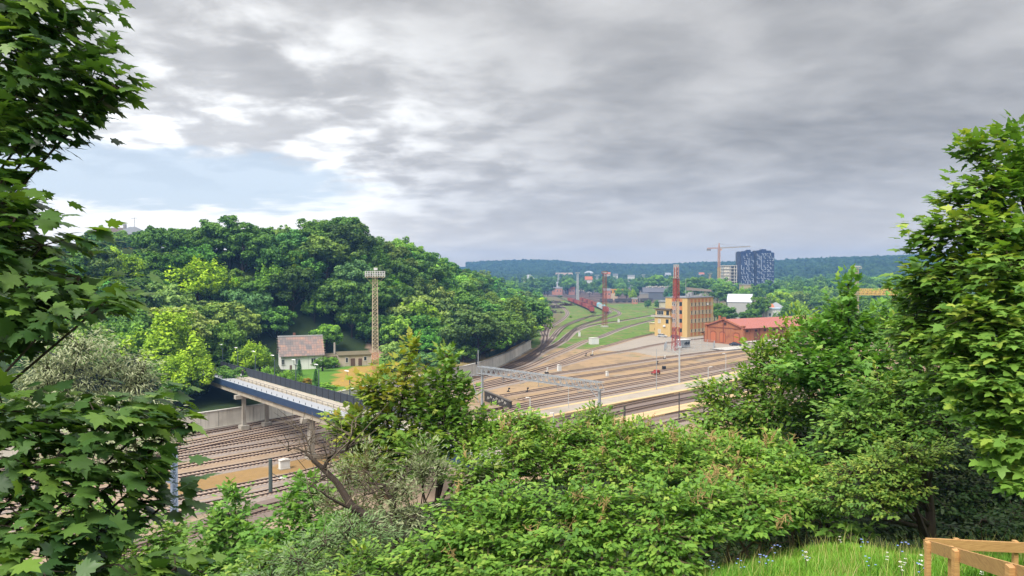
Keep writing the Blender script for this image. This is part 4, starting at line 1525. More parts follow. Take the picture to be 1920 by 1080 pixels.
    window(s, (1.2, 0, 1.4), 1.6, 1.0, 'y-', .08, frame=DARK_STEEL, bars=2)


office()


def warehouse():
    p = gnd(1392.5, 648)
    u = math.atan2(.53, .85)
    t = thing('brick_warehouse', 'long red brick railway warehouse with a red metal roof and loading dock', 'warehouse', p, u)
    BR = mat('red_brick', (0.37, 0.145, 0.070), .9, .22, 1.2, dirt=(0.26, 0.085, 0.050), streak=.3)
    BD = mat('dark_brick', (0.22, 0.075, 0.045), .9, .25, 1.0)
    RF = mat('red_metal_roof', (0.36, 0.130, 0.100), .6, .08, .25, streak=.0)
    L, W, ze, zr, D = 62.0, 19.5, 7.0, 10.0, 1.75
    b = MB()
    b.extr([(0, 0, -.2), (0, W, -.2), (0, W, ze), (0, W / 2, zr), (0, 0, ze)], (0, 0, 0), (L, 0, 0))
    b.build('wall', BR, t)
    m = gable_roof(MB(), .3, L, 0, W, ze + .02, zr + .05, .16, .9)
    # standing seams
    for k in range(1, 40):
        x = k * 1.55
        for s in (0, 1):
            ya, yb = (-.85, W / 2) if s == 0 else (W + .85, W / 2)
            za = ze + .02 - .85 * (zr - ze) / (W / 2)
            m.bar((x, ya, za + .18), (x, yb, zr + .22), .05, .06)
    m.build('roof', RF, t)
    # gable details: parapet copings, corner piers, blind arches, oculus
    m = MB()
    for ya, yb, za, zb in ((-.5, W / 2, ze + .1, zr + .45), (W + .5, W / 2, ze + .1, zr + .45)):
        m.bar((-.12, ya, za), (-.12, yb, zb), .5, .42)
    m.build('gable_coping', BR, t)
    for y in (0, W):
        m = MB()
        m.box(-.35, .75, y - .6, y + .6, -.2, ze + .5)
        m.box(-.5, .9, y - .75, y + .75, ze + .503, ze + 1.0)
        m.build('corner_pier', BR, t)
    m = MB()
    m.box(-.5, .5, W * .5 - .55, W * .5 + .55, zr + .3, zr + 1.1)
    m.box(-.4, .4, W * .62 - .45, W * .62 + .45, zr - .3, zr + 1.5)
    m.build('chimney', BR, t)
    m = MB()
    m.box(-.14, -.005, .7, W - .7, ze - .55, ze - .2)
    m.build('string_course', BD, t)
    m = MB()
    m.tube([(-.02, W / 2 - .6, 8.35), (-.14, W / 2 - .6, 8.35)], .8, 16)
    m.build('oculus', BD, t)
    m = MB()
    m.tube([(-.145, W / 2 - .6, 8.35), (-.16, W / 2 - .6, 8.35)], .52, 16)
    m.build('oculus_glass', BLACK, t)

    def arch(y, w, h, z0, nm, mt, d=.1):
        pr = [(0, -w / 2, z0), (0, w / 2, z0)] + [(0, w / 2 * math.cos(a), z0 + h + w * .28 * math.sin(a)) for a in np.linspace(0, PI, 9)]
        MB().extr(pr, (-d, y, 0), (-.005, y, 0)).build(nm, mt, t)
    AR = mat('pale_brick', (0.44, 0.14, 0.065), .9, .15, 1.2)
    for y in (15.6, 10.6, 3.2):
        arch(y, 3.3, 3.6, .6, 'blind_arch', BD, .08)
        arch(y, 2.7, 3.3, .6, 'arch_infill', AR, .12)
    m = MB()
    m.bar((-.2, 10.0, .2), (-.2, 10.0, zr + .2), .18)
    m.build('downpipe', mat('pipe_red', (.22, .07, .05)), t)
    # long side towards the tracks (-y)
    for k in range(11):
        x = 2.6 + 5.4 * k
        m = MB()
        m.box(x + 1.7, x + 2.3, -.28, -.005, 0, ze - .4)
        m.build('pilaster', BD if k % 2 else BR, t)
        if k % 3 == 1:
            m = MB()
            m.box(x - 1.3, x + 1.3, -.09, -.005, D, 5.0)
            m.bar((x - 1.2, -.1, D + .2), (x + 1.2, -.1, 4.8), .12)
            m.build('loading_door', mat('door_brown', (.20, .085, .05)), t)
        window(t, (x, 0, 5.75), 1.3, .75, 'y-', .1, frame=BD, bars=1)
    m = MB()
    m.box(1.5, L, -3.4, -.31, -.2, D - .15)
    m.build('dock', mat('dock_concrete', (.42, .38, .32), .9, .15, .6, streak=.5), t)
    m = MB()
    m.box(1.2, L, -3.6, -.31, D - .147, D)
    m.build('dock_edge', CONC_LIGHT, t)
    m = MB()
    m.extr([(0, -3.4, 0), (0, -.3, 0), (0, -.3, .1), (0, -3.4, .1)], (1.45, 0, 0), (1.45, 0, 0))
    m = MB()
    m.add([(-3.0, -.31, 0), (1.45, -.31, 0), (1.45, -.31, D - .2), (-3.0, -1.9, 0), (1.45, -1.9, 0), (1.45, -1.9, D - .2)], [(0, 2, 1), (3, 4, 5), (0, 3, 5, 2), (1, 2, 5, 4), (0, 1, 4, 3)])
    m.build('ramp', CONC, t)
    # canopy lean-to on the far side
    m = MB()
    m.hexa([(0, W + .3, 4.6), (10, W + .3, 4.6), (10, W + 3.8, 3.6), (0, W + 3.8, 3.6), (0, W + .3, 4.75), (10, W + .3, 4.75), (10, W + 3.8, 3.75), (0, W + 3.8, 3.75)])
    m.build('side_canopy', mat('dark_canopy', (.07, .055, .05)), t)
    m = MB()
    m.box(1, 9, W + .02, W + 2.5, 0, 3.5)
    m.build('side_shed', BD, t)


warehouse()


def cabin():
    p = gnd(1285, 652)
    rz = .62
    t = thing('metal_cabin', 'pale metal equipment cabin inside the wire fence at the mast foot', 'cabin', p, rz)
    m = MB()
    m.box(-2.8, 2.8, 0, 2.6, .2, 3.0)
    for k in range(11):
        m.box(-2.7 + k * .52, -2.5 + k * .52, -.05, -.003, .25, 2.95)
    m.build('housing', mat('pale_blue_metal', (.44, .48, .52), .5, .05, 1, .1), t)
    m = MB()
    m.box(-3.0, 3.0, -.25, 2.8, 3.003, 3.2)
    m.build('roof', WHITE, t)
    m = MB()
    m.box(-2.1, -1.1, -.1, -.055, .3, 2.4)
    m.build('door', STEEL_GREY, t)
    m = MB()
    for k in range(6):
        m.box(-.6 + .5 * k, -.3 + .5 * k, -.35, -.06, 1.2 + .3 * (k % 2), 2.0 + .2 * (k % 3))
    m.build('equipment_rack', DARK_STEEL, t)
    # fence loop
    P = [gnd(*q) for q in ((1245, 658), (1262, 661), (1290, 660), (1337, 656), (1340, 649), (1300, 645), (1250, 650))]
    f = thing('wire_fence', 'see-through grey wire fence round the pale cabin and mast foot', 'fence', P[0])
    off = P[0]
    mp, mw = MB(), MB()
    for a, b in zip(P, P[1:] + P[:1]):
        n = max(2, int((b - a).length / 3))
        for k in range(n):
            c = a.lerp(b, k / n)
            e = a.lerp(b, (k + 1) / n)
            mp.cbox((c.x, c.y, 1.2), (.12, .12, 2.4))
            for q in range(0, 6):
                g = c.lerp(e, q / 6)
                mw.bar((g.x, g.y, .1), (g.x, g.y, 2.3), .035)
        for h in (.15, 1.2, 2.3):
            mw.bar(a + Vector((0, 0, h)), b + Vector((0, 0, h)), .05)
    mp.build('fence_post', PALE_POLE, f, off=off)
    mw.build('fence_mesh', STEEL_GREY, f, off=off)
    # grid of concrete crossing slabs by the dark car
    q = gnd(1372, 654)
    s = thing('crossing_slabs', 'chequered concrete crossing slabs on the rails below the dark car', 'crossing', q, .66)
    m = MB()
    for i in range(9):
        for k in range(3):
            m.cbox((-8 + i * 2.0, -3 + k * 2.4, .36), (1.7, 1.9, .1))
    m.build('slab', CONC_LIGHT, s)
    m = MB()
    m.box(-9, 9, -4.4, 3.2, .2, .305)
    m.build('base', mat('asphalt_dark', (.06, .06, .06)), s)


cabin()


# ------------------------------------------------------------------ cars
def car(label, p, rz, paint, kind='hatchback'):
    t = thing('parked_car', label, 'car', p, rz, 'cars parked by the office and warehouse')
    Lh = 2.15 if kind == 'hatchback' else 2.35
    W = .86
    low = [(-Lh, .35), (-Lh, .75), (-Lh + .08, .92), (1.0, .95), (Lh - .25, .80), (Lh, .62), (Lh, .32)]
    top = [(-Lh + .10, .93), (-Lh + .45, 1.42), (-.2, 1.48), (.45, 1.42), (1.15, .95)] if kind == 'hatchback' else [(-Lh + .55, .93), (-1.15, 1.36), (-.3, 1.45), (.35, 1.40), (1.15, .95)]
    m = MB()
    n = len(low)
    vs = []
    for y, s in ((-W, 0), (-W * .93, .04), (W * .93, .04), (W, 0)):
        vs += [(x, y, z + (s if z > .5 else 0)) for x, z in low]
    fs = [tuple(range(n)), tuple(range(3 * n, 4 * n))[::-1]]
    for r in range(3):
        for k in range(n):
            a, b = r * n + k, r * n + (k + 1) % n
            fs.append((a, a + n, b + n, b))
    m.add(vs, fs)
    m.build('body', paint, t)
    m = MB()
    k = len(top)
    vs = [(x, y * (1 if z < 1.0 else .80), z + .045) for y in (-W * .93, W * .93) for x, z in top]
    fs = [tuple(range(k)), tuple(range(k, 2 * k))[::-1]] + [(i, i + k, (i + 1) % k + k, (i + 1) % k) for i in range(k)]
    m.add(vs, fs)
    m.build('window_band', GLASS, t)
    m = MB()
    x0, x1 = top[1][0], top[3][0]
    m.hexa([(x0, -.70, 1.47), (x1, -.70, 1.44), (x1, .70, 1.44), (x0, .70, 1.47), (x0 + .1, -.6, 1.54), (x1 - .15, -.6, 1.53), (x1 - .15, .6, 1.53), (x0 + .1, .6, 1.54)])
    for x in (top[2][0],):
        for s in (-1, 1):
            m.bar((x, s * .80, .98), (x, s * .70, 1.48), .07)
    m.build('roof', paint, t)
    for x in (-Lh * .62, Lh * .62):
        for s in (-1, 1):
            w = MB()
            w.tube([(x, s * (W - .17), .32), (x, s * (W + .02), .32)], .32, 14)
            o = w.build('wheel', mat('tyre', (.015, .015, .016), .9), t)
            w = MB()
            w.tube([(x, s * (W + .02), .32), (x, s * (W + .035), .32)], .19, 10)
            w.build('rim', STEEL_GREY, o)
    for s in (-1, 1):
        h = MB()
        h.box(Lh - .08, Lh + .02, s * .62 - .17, s * .62 + .17, .60, .74)
        h.build('headlight', WHITE, t)
        h = MB()
        h.box(-Lh - .02, -Lh + .05, s * .66 - .14, s * .66 + .14, .70, .90)
        h.build('tail_light', mat('lamp_red', (.35, .02, .02), .3), t)
    return t


car('silver hatchback parked in front of the lower yellow wing', gnd(1242, 632), math.atan2(-.69, .72) + .25, mat('silver_paint', (.52, .53, .54), .3, .03, 1, .3))
car('dark purple-grey car half hidden behind the radio mast legs', gnd(1267, 634), math.atan2(-.69, .72) + .2, mat('dark_car_paint', (.10, .085, .12), .3, .03))
car('dark blue saloon car parked at the corner of the brick warehouse', gnd(1379, 648.5), math.atan2(.53, .85) - 1.05, mat('navy_car_paint', (.025, .035, .06), .25, .03), 'saloon')


# ------------------------------------------------------------------ cottage on the garden terrace
def cottage():
    p = gnd(527, 687, 4.3)
    p.z = tz(p.x, p.y) - .1
    rz = math.atan2(.38, .925)
    t = thing('cottage', 'small white cottage with a steep patchwork tile roof below the wood', 'cottage', p, rz)
    wm = mat('white_render', (.74, .73, .70), .9, .08, .5, streak=.3)
    L, W, ze, zr = 10.7, 7.6, 3.9, 8.3
    m = MB()
    m.extr([(0, 0, -.5), (0, W, -.5), (0, W, ze), (0, W / 2, zr), (0, 0, ze)], (0, 0, 0), (L, 0, 0))
    m.build('wall', wm, t)
    rm = bpy.data.materials.new('patchwork_tiles')
    rm.use_nodes = True
    N = NT(rm.node_tree)
    b = rm.node_tree.nodes['Principled BSDF']
    b.inputs['Roughness'].default_value = .85
    sp = N.n('ShaderNodeSeparateXYZ')
    rm.node_tree.links.new(N.n('ShaderNodeTexCoord').outputs['Object'], sp.inputs[0])
    fx = N.m('FLOOR', N.m('MULTIPLY', sp.outputs[0], 1.5))
    fz = N.m('FLOOR', N.m('MULTIPLY', sp.outputs[2], 1.7))
    wn = N.n('ShaderNodeTexWhiteNoise', noise_dimensions='2D')
    rm.node_tree.links.new(N.xyz(fx, fz, 0), wn.inputs['Vector'])
    big = N.n('ShaderNodeTexWhiteNoise', noise_dimensions='2D')
    rm.node_tree.links.new(N.xyz(N.m('FLOOR', N.m('MULTIPLY', sp.outputs[0], .62)), N.m('FLOOR', N.m('MULTIPLY', sp.outputs[2], .8)), 0), big.inputs['Vector'])
    c = N.ramp(N.m('ADD', N.m('MULTIPLY', wn.outputs[0], .5), N.m('MULTIPLY', big.outputs[0], .5)), [(0, (.13, .125, .13)), (.38, (.20, .165, .155)), (.55, (.25, .18, .16)), (.75, (.29, .185, .155)), (1, (.36, .22, .15))])
    ex = N.m('GREATER_THAN', N.m('FRACT', N.m('MULTIPLY', sp.outputs[0], 1.5)), .9)
    ez = N.m('GREATER_THAN', N.m('FRACT', N.m('MULTIPLY', sp.outputs[2], 1.7)), .88)
    c = N.mix(N.m('MULTIPLY', N.m('MAXIMUM', ex, ez), .45), c, (.05, .04, .04, 1))
    rm.node_tree.links.new(c, b.inputs['Base Color'])
    m = gable_roof(MB(), 0, L, 0, W, ze + .05, zr + .07, .15, .5)
    m.build('roof', rm, t)
    m = MB()
    m.box(-.55, L + .55, W / 2 - .22, W / 2 + .22, zr + .05, zr + .34)
    m.build('ridge_cap', mat('pale_ridge', (.42, .42, .42)), t)
    for k in range(7):
        for x in (-.5, L + .5):
            z = ze + (zr - ze) * (k + .5) / 7
            y = W / 2 * (k + .5) / 7 - .1
            MB().bar((x - .35, y, z + .05), (x + .35, y, z + .05), .09).build('batten_end', mat('weathered_batten', (.38, .35, .31)), t)
    m = MB()
    m.box(L * .33, L * .33 + .6, W / 2 + .4, W / 2 + 1.0, zr - 1.2, zr + 1.0)
    m.build('chimney', mat('chimney_brick', (.19, .085, .06)), t)
    for x, w in ((.5, .7), (4.3, 1.2), (8.3, 1.1)):
        window(t, (x, 0, 2.0), w, 1.35, 'y-', .1, bars=1, glassm=GLASS if w < 1.15 else mat('grey_curtain', (.20, .22, .24)))
        if w > 1:
            m = MB()
            m.box(x - .8, x + .8, -.18, -.005, 1.0, 1.12)
            m.build('sill', mat('weathered_sill', (.33, .30, .25)), t)
    m = MB()
    m.box(2.2, 2.75, -.06, -.004, -.3, 1.1)
    m.build('cellar_hatch', mat('brown_hatch', (.16, .10, .08)), t)
    # low outbuilding
    q = p + Vector((math.cos(rz), math.sin(rz), 0)) * (L + .6) + Vector((-math.sin(rz), math.cos(rz), 0)) * 1.0
    s = thing('outbuilding', 'long low cream outbuilding with brown doors right of the white cottage', 'outbuilding', (q.x, q.y, tz(q.x, q.y) - .1), rz)
    wm2 = mat('cream_render', (.50, .42, .335), .9, .1, .5, streak=.3)
    m = MB()
    m.box(0, 3.4, 0, 4.5, -.9, 2.75)
    m.box(3.405, 12.4, -1.2, 4.5, -.9, 3.1)
    m.build('wall', wm2, s)
    m = MB()
    for xa, xb, ya, z in ((-.2, 3.4, -.35, 2.753), (3.45, 12.7, -1.5, 3.103)):
        m.hexa([(xa, ya, z), (xb, ya, z), (xb, 4.7, z + .42), (xa, 4.7, z + .42), (xa, ya, z + .2), (xb, ya, z + .2), (xb, 4.7, z + .62), (xa, 4.7, z + .62)])
    m.build('mossy_roof', mat('mossy_roofing', (.13, .11, .065), .95, .3, .8), s)
    for x, y, w, h in ((2.3, 0, 1.2, 2.2), (7.4, -1.2, 1.2, 2.3), (9.4, -1.2, 1.0, 2.2)):
        m = MB()
        m.box(x - w / 2, x + w / 2, y - .07, y - .004, 0, h)
        m.build('door', mat('brown_door', (.125, .075, .055)), s)
    for x, y, w, h, z in ((.9, 0, .8, 1.2, 1.7), (5.8, -1.2, .6, 1.2, 1.9), (10.8, -1.2, .7, 1.0, 2.1)):
        window(s, (x, y, z), w, h, 'y-', .08, bars=0)
    m = MB()
    m.tube([(3.2, 3.0, 3.2), (3.2, 3.0, 6.4)], [.3, .26], 8)
    m.build('chimney_pipe', mat('pale_chimney', (.36, .33, .29)), s)
    k = thing('water_barrel', 'pale blue barrel by the first brown door of the cream outbuilding', 'barrel', q + Vector((math.cos(rz), math.sin(rz), 0)) * 2.2 + Vector((math.sin(rz), -math.cos(rz), 0)) * 1.2, rz)
    k.location.z = tz(k.location.x, k.location.y)
    m = MB()
    m.tube([(0, 0, 0), (0, 0, .5), (0, 0, 1.0)], [.36, .42, .36], 12)
    m.build('drum', mat('pale_blue_plastic', (.35, .45, .58), .5), k)
    m = MB()
    m.tube([(0, 0, 1.003), (0, 0, 1.06)], .38, 12)
    m.build('lid', WHITE, k)


cottage()


def hilltop_houses():
    a = at(244, 440, 345)
    g = tz(a.x, a.y)
    t = thing('hilltop_house', 'yellow house with a grey hipped roof and aerial on the hilltop', 'house', (a.x, a.y, g - .5), .12)
    m = MB()
    z = a.z - g + .5
    m.box(-6.5, 2.0, 0, 9, 0, z)
    m.build('wall', mat('bright_yellow_render', (.62, .47, .06), .85, .06), t)
    m = hip_roof(MB(), -7, 6, -.5, 9.5, z + .003, z + 3.9, .7)
    m.build('roof', mat('slate_roof', (.15, .165, .19), .7, .1), t)
    m = MB()
    m.box(2.01, 5.5, .5, 8.5, 0, z)
    m.build('side_wall', mat('pale_render', (.45, .44, .40)), t)
    m = MB()
    m.box(-4.6, -3.4, 4, 5, z + 2, z + 5.2)
    m.build('chimney', mat('grey_chimney', (.25, .25, .26)), t)
    m = MB()
    m.bar((.3, 4.5, z + 3.5), (.3, 4.5, z + 8.3), .12)
    m.bar((-1.2, 4.5, z + 7.9), (1.6, 4.5, z + 8.1), .10)
    m.build('aerial', DARK_STEEL, t)
    window(t, (-3, 0, z - 2.2), 1.2, 1.5, 'y-')
    a = at(196, 440, 352)
    g = tz(a.x, a.y)
    t = thing('hilltop_house', 'house with a low dark brown roof left of the yellow hilltop house', 'house', (a.x, a.y, g - .5), -.05)
    z = a.z - g + .5
    m = MB()
    m.box(-7, 7, 0, 8, 0, z)
    m.build('wall', mat('dull_render', (.30, .27, .24)), t)
    gable_roof(MB(), -7, 7, 0, 8, z, z + 3.3, .2, .5).build('roof', mat('brown_tiles', (.11, .085, .085), .85, .15), t)
    m = MB()
    m.box(-4.5, -3.4, 3.5, 4.5, z + 2.2, z + 4.8)
    m.build('chimney', MATS['grey_chimney'], t)


hilltop_houses()


# ------------------------------------------------------------------ freight wagons
def wagons():
    red = mat('wagon_red', (0.33, 0.085, 0.075), .8, .2, .5, streak=.3)
    cyan = mat('wagon_light_blue', (0.26, 0.50, 0.58), .6, .1, .5, streak=.2)
    wht = mat('wagon_pale_grey', (0.50, 0.50, 0.48), .7, .1, .5)
    grey = mat('wagon_grey', (0.105, 0.095, 0.095), .9, .25, .4, streak=.4)
    L, W = 13.4, 3.1

    def make(label, body, kind, group):
        t = thing('freight_wagon', label, 'freight wagon', (0, 0, 0), 0, group)
        m = MB()
        if kind == 'open':
            z0, z1 = 1.35, 4.1
            for y in (-W / 2, W / 2 - .12):
                m.box(-L / 2, L / 2, y, y + .12, z0, z1)
            for x in (-L / 2, L / 2 - .12):
                m.box(x, x + .12, -W / 2 + .121, W / 2 - .121, z0, z1)
            for k in range(9):
                x = -L / 2 + .1 + k * (L - .2) / 8
                for y in (-W / 2 - .12, W / 2 + .005):
                    m.box(x - .09, x + .09, y, y + .115, z0, z1)
            for y in (-W / 2 - .1, W / 2 - .1):
                m.box(-L / 2 - .1, L / 2 + .1, y, y + .2, z1 + .003, z1 + .16)
        else:
            z0, z1 = 1.35, 4.3
            m.extr([(0, -W / 2, z0), (0, W / 2, z0), (0, W / 2, z1), (0, W / 4, z1 + .5), (0, -W / 4, z1 + .5), (0, -W / 2, z1)], (-L / 2, 0, 0), (L / 2, 0, 0))
            for k in range(7):
                x = -L / 2 + .3 + k * (L - .6) / 6
                for y in (-W / 2 - .08, W / 2 + .004):
                    m.box(x - .08, x + .08, y, y + .076, z0, z1)
        m.build('body', body, t)
        m = MB()
        m.box(-L / 2 - .25, L / 2 + .25, -1.1, 1.1, 1.0, 1.345)
        for s in (-1, 1):
            m.bar((s * (L / 2 + .25), 0, 1.1), (s * (L / 2 + .75), 0, 1.1), .28)
        m.build('underframe', DARK_STEEL, t)
        for x in (-L / 2 + 2.3, L / 2 - 2.3):
            m = MB()
            for s in (-1, 1):
                m.box(x - 1.25, x + 1.25, s * 1.0 - .1, s * 1.0 + .1, .55, .95)
                for dx in (-.92, .92):
                    m.tube([(x + dx, s * .76 - .07, .78), (x + dx, s * .76 + .07, .78)], .475, 12)
            m.build('bogie', BLACK, t)
        return t

    def row(pix, first, n, kinds, labels, group):
        P = [gxy(*p) for p in pix]
        Ln = spline(P, 1.0)
        pos, acc, k = [], 0.0, 0
        nxt = first
        for i in range(len(Ln) - 1):
            acc += (Ln[i + 1] - Ln[i]).length
            if acc >= nxt and k < n:
                d = Ln[min(i + 4, len(Ln) - 1)] - Ln[max(i - 4, 0)]
                pos.append((Ln[i].x, Ln[i].y, math.atan2(d.y, d.x)))
                k += 1
                nxt += L + 2.6
        for i, (x, y, a) in enumerate(pos):
            kd = kinds(i)
            key = (kd, )
            if key not in protos:
                protos[key] = make(labels(i), {'red': red, 'dark': mat('wagon_dark_red', (.17, .045, .042), .85, .25, .5, streak=.4), 'rust': mat('wagon_rust', (.36, .145, .085), .85, .25, .5, streak=.4), 'cyan': cyan, 'white': wht, 'grey': grey}[kd[0]], kd[1], group)
                protos[key].location = (x, y, .3)
                protos[key].rotation_euler = (0, 0, a)
            else:
                dup(protos[key], (x, y, .3), a, label=labels(i), group=group)
    protos = {}
    ga, gb, gc = 'rust red open wagons in the left row on the grass', 'wagons in the right row on the grass', 'grey open wagons along the far edge of the grass'
    row([(1110.5, 587.5), (1105, 582), (1080, 571), (1050, 559), (1041, 555)], 8, 16, lambda i: (('red', 'dark', 'red', 'rust', 'red')[i % 5], 'open'),
        lambda i: 'rust red open wagon at the near end of the left row' if i == 0 else {0: 'rust red', 1: 'dark red', 2: 'rust red', 3: 'faded orange-red', 4: 'rust red'}[i % 5] + ' open wagon coupled within the left row on the grass', ga)
    kb = {0: ('red', 'open'), 1: ('red', 'open'), 2: ('cyan', 'van'), 3: ('white', 'open'), 4: ('white', 'open'), 5: ('cyan', 'van')}
    lb = {0: 'rust red open wagon at the very front of the right row', 1: 'rust red open wagon just ahead of the nearest light blue van', 2: 'nearer of the two light blue vans among the red wagons',
          3: 'pale grey open wagon just behind the nearer light blue van', 4: 'pale grey open wagon just ahead of the further light blue van', 5: 'further of the two light blue vans among the red wagons'}
    row([(1137.5, 588.5), (1130, 582), (1100, 569.5), (1066, 556.5), (1056, 553)], 8, 17, lambda i: kb.get(i, (('red', 'rust', 'dark')[i % 3], 'open')),
        lambda i: lb.get(i, ('rust red', 'faded orange-red', 'dark red')[i % 3] + ' open wagon in the right row behind the light blue vans'), gb)
    row([(1226, 567), (1190, 567.5), (1150, 568.2), (1120, 568)], 10, 9, lambda i: ('grey', 'open'), lambda i: 'grey weathered open wagon standing along the far edge of the grass', gc)
    # scrap heaps
    random.seed(8)
    for k, (px, py, w, lab) in enumerate(((1037, 568, 15, 'largest dark heap of scrap timber, furthest up the sandy patch'), (1040, 577.5, 11, 'flat middle heap of dark scrap between the sidings'),
                                          (1030, 586.5, 12, 'nearest dark scrap heap by the curving siding'), (1062, 573, 8, 'low reddish scrap heap left of the wagons'))):
        p = gnd(px, py)
        t = thing('scrap_heap', lab, 'scrap heap', p, random.random())
        m = MB()
        for i in range(70):
            r = w * random.random() ** .7
            a = random.random() * 2 * PI
            h = 2.4 * (1 - r / w)
            x, y = r * math.cos(a), r * math.sin(a) * .8
            q = random.random() * 2 * PI
            l = random.uniform(1.5, 4)
            m.bar((x, y, h), (x + l * math.cos(q), y + l * math.sin(q), max(.1, h + random.uniform(-1, .6))), random.uniform(.3, .8))
        m.build('timber_pile', RUST if k == 3 else mat('dark_scrap', (.085, .065, .055), .95, .4, .8), t)


wagons()

# ------------------------------------------------------------------ far town
def towers():
    navy = bpy.data.materials.new('navy_cladding')
    navy.use_nodes = True
    N = NT(navy.node_tree)
    b = navy.node_tree.nodes['Principled BSDF']
    b.inputs['Roughness'].default_value = .4
    b.inputs['Base Color'].default_value = (.018, .030, .085, 1)
    slate = mat('slate_cladding', (.045, .05, .075), .5, .1, .1)
    whitep = mat('white_cladding', (.34, .38, .46), .6, .05)
    gl = glass('tower_glass', (.05, .07, .11))
    random.seed(11)
    for nm, px0, px1, lab, cols in (('left', 1382.5, 1412.5, 'left twin navy apartment tower with scattered white window frames', (0, 3)),
                                    ('right', 1412.5, 1450.5, 'right twin navy apartment tower, the wider one with four stepped fronts', (0, 4))):
        d = 1020.0
        a, c = at(px0, 520, d), at(px1, 520, d)
        w = c.x - a.x
        t = thing('apartment_tower', lab, 'tower block', (a.x, d, 0), -.18)
        n = cols[1]
        seg = [(0.0, .22, 472.5, 3.0, slate), (.22, .52, 472.0, 1.0, navy), (.52, .80, 469.5, -1.5, navy), (.80, 1.0, 473, 1.5, navy)] if nm == 'left' else \
              [(0.0, .16, 471, 3.0, slate), (.16, .34, 470.5, 1.0, navy), (.34, .60, 468.5, -2.0, navy), (.60, .84, 471, .0, navy), (.84, 1.0, 474.5, 3.0, navy)]
        for q, (f0, f1, py, dy, m) in enumerate(seg):
            H = zat(py, d)
            k = MB()
            k.box(w * f0, w * f1 - .02, dy, 22 + (q % 2) * .3, 0, H)
            k.box(w * f0 + .6, w * f1 - .6, dy + .6, 15, H + .003, H + .8)
            k.build('wing', m, t)
            if m is slate:
                continue
            k = MB()
            fl = 3.1
            nw = 2 if f1 - f0 > .22 else 1
            sw = (w * (f1 - f0)) / nw
            for i in range(int(H / fl) - 1):
                for j in range(nw):
                    x0 = w * f0 + sw * j + .5
                    z0 = i * fl + .8
                    MB().box(x0 + .5, x0 + sw - 1.6, dy - .10, dy - .01, z0 + .3, z0 + 2.1).build('window', gl, t)
                    r = random.random()
                    if r < .38:
                        MB().box(x0 - .3, x0 + .45, dy - .3, dy - .015, z0 - .5, z0 + 2.5).build('white_frame', whitep, t)
                    if r > .52:
                        MB().box(x0 + .455, x0 + sw - 1.0, dy - .3, dy - .015, z0 + 2.12, z0 + 2.75).build('white_frame', whitep, t)
                    if r > .80:
                        MB().box(x0 + sw - 1.55, x0 + sw - .75, dy - .31, dy - .015, z0 - .4, z0 + 2.1).build('white_frame', whitep, t)
    # concrete shell under construction
    d = 1000.0
    a, c = at(1355, 525, d), at(1381, 525, d)
    w = c.x - a.x
    t = thing('unfinished_building', 'pale concrete building shell under construction left of the navy towers', 'building', (a.x, d, 0), -.1)
    H = zat(497.5, d)
    cm = mat('raw_concrete', (.62, .57, .48), .9, .12, .1)
    k = MB()
    nf = 10
    for i in range(nf):
        z = H * (i + 1) / nf
        k.box(-.3, w + .3, -.6, 16, z - .7, z)
    k.build('floor_slab', cm, t)
    k = MB()
    for x in (0, w * .2, w * .45, w * .55, w * .8, w - .6):
        for y in (0, 8, 15):
            k.box(x, x + .7, y, y + .7, 0, H - .71)
    k.box(w * .1, w * .48, .75, .95, 0, H - .75)
    k.build('column', cm, t)
    k = MB()
    k.box(w * .5, w * .98, 6, 7.5, 0, H - .72)
    k.build('core_wall', mat('shaded_core', (.20, .17, .15)), t)  # concrete coloured darker, the shade inside the open shell put into it
    # tower crane
    d = 960.0
    b = at(1348, 525, d)
    t = thing('tower_crane', 'tall tower crane with a long level jib left of the navy towers', 'crane', (b.x, d, 0), .0)
    orange = mat('crane_yellow', (.55, .36, .13), .6)
    pink = mat('crane_red', (.50, .29, .19), .6)
    H = zat(466, d)
    lattice(MB(), (0, 0, 0), H * .62, 2.6, 2.6, 14, .55, .3).build('lower_mast', orange, t)
    lattice(MB(), (0, 0, H * .62), H * .38, 2.3, 2.3, 8, .5, .3).build('upper_mast', pink, t)
    xl, xr = at(1326, 466, d).x - b.x, at(1407, 463, d).x - b.x
    k = truss(MB(), (1, 0, H), (xr, 0, H + 2.0), 1.4, 1.5, 26, .32, .2)
    k.build('jib', mat('crane_grey', (.42, .38, .33)), t)
    k = truss(MB(), (-1, 0, H), (xl, 0, H - .4), 1.4, 1.2, 8, .35, .22)
    k.build('counter_jib', pink, t)
    k = MB()
    k.box(xl - .5, xl + 4.5, -1, 1, H - 2.8, H - .45)
    k.build('counterweight', mat('crane_weight', (.22, .20, .19)), t)
    k = lattice(MB(), (0, 0, H), zat(456, d) - H, 2.0, .6, 4, .4, .25)
    k.box(1.2, 3.0, -2.4, -.8, H - 2.6, H - .3)
    k.build('apex', pink, t)
    k = MB()
    ap = (0, 0, zat(456.5, d))
    for x, z in ((xr * .45, H + 2.2), (xl * .8, H + 1), (xr * .8, H + 3)):
        k.bar(ap, (x, 0, z), .16)
    k.build('tie_rod', mat('crane_tie', (.30, .27, .25)), t)
    # red brick flats on the right
    d = 1700.0
    a, c = at(1497.5, 520, d), at(1526, 520, d)
    w = c.x - a.x
    t = thing('apartment_block', 'distant red apartment block with a white stair core under the hills', 'tower block', (a.x, d, tz(a.x, d) - 3), .0)
    H = zat(504, d) - tz(a.x, d) + 3
    red = mat('coral_render', (.42, .10, .08), .8, .06, .05)
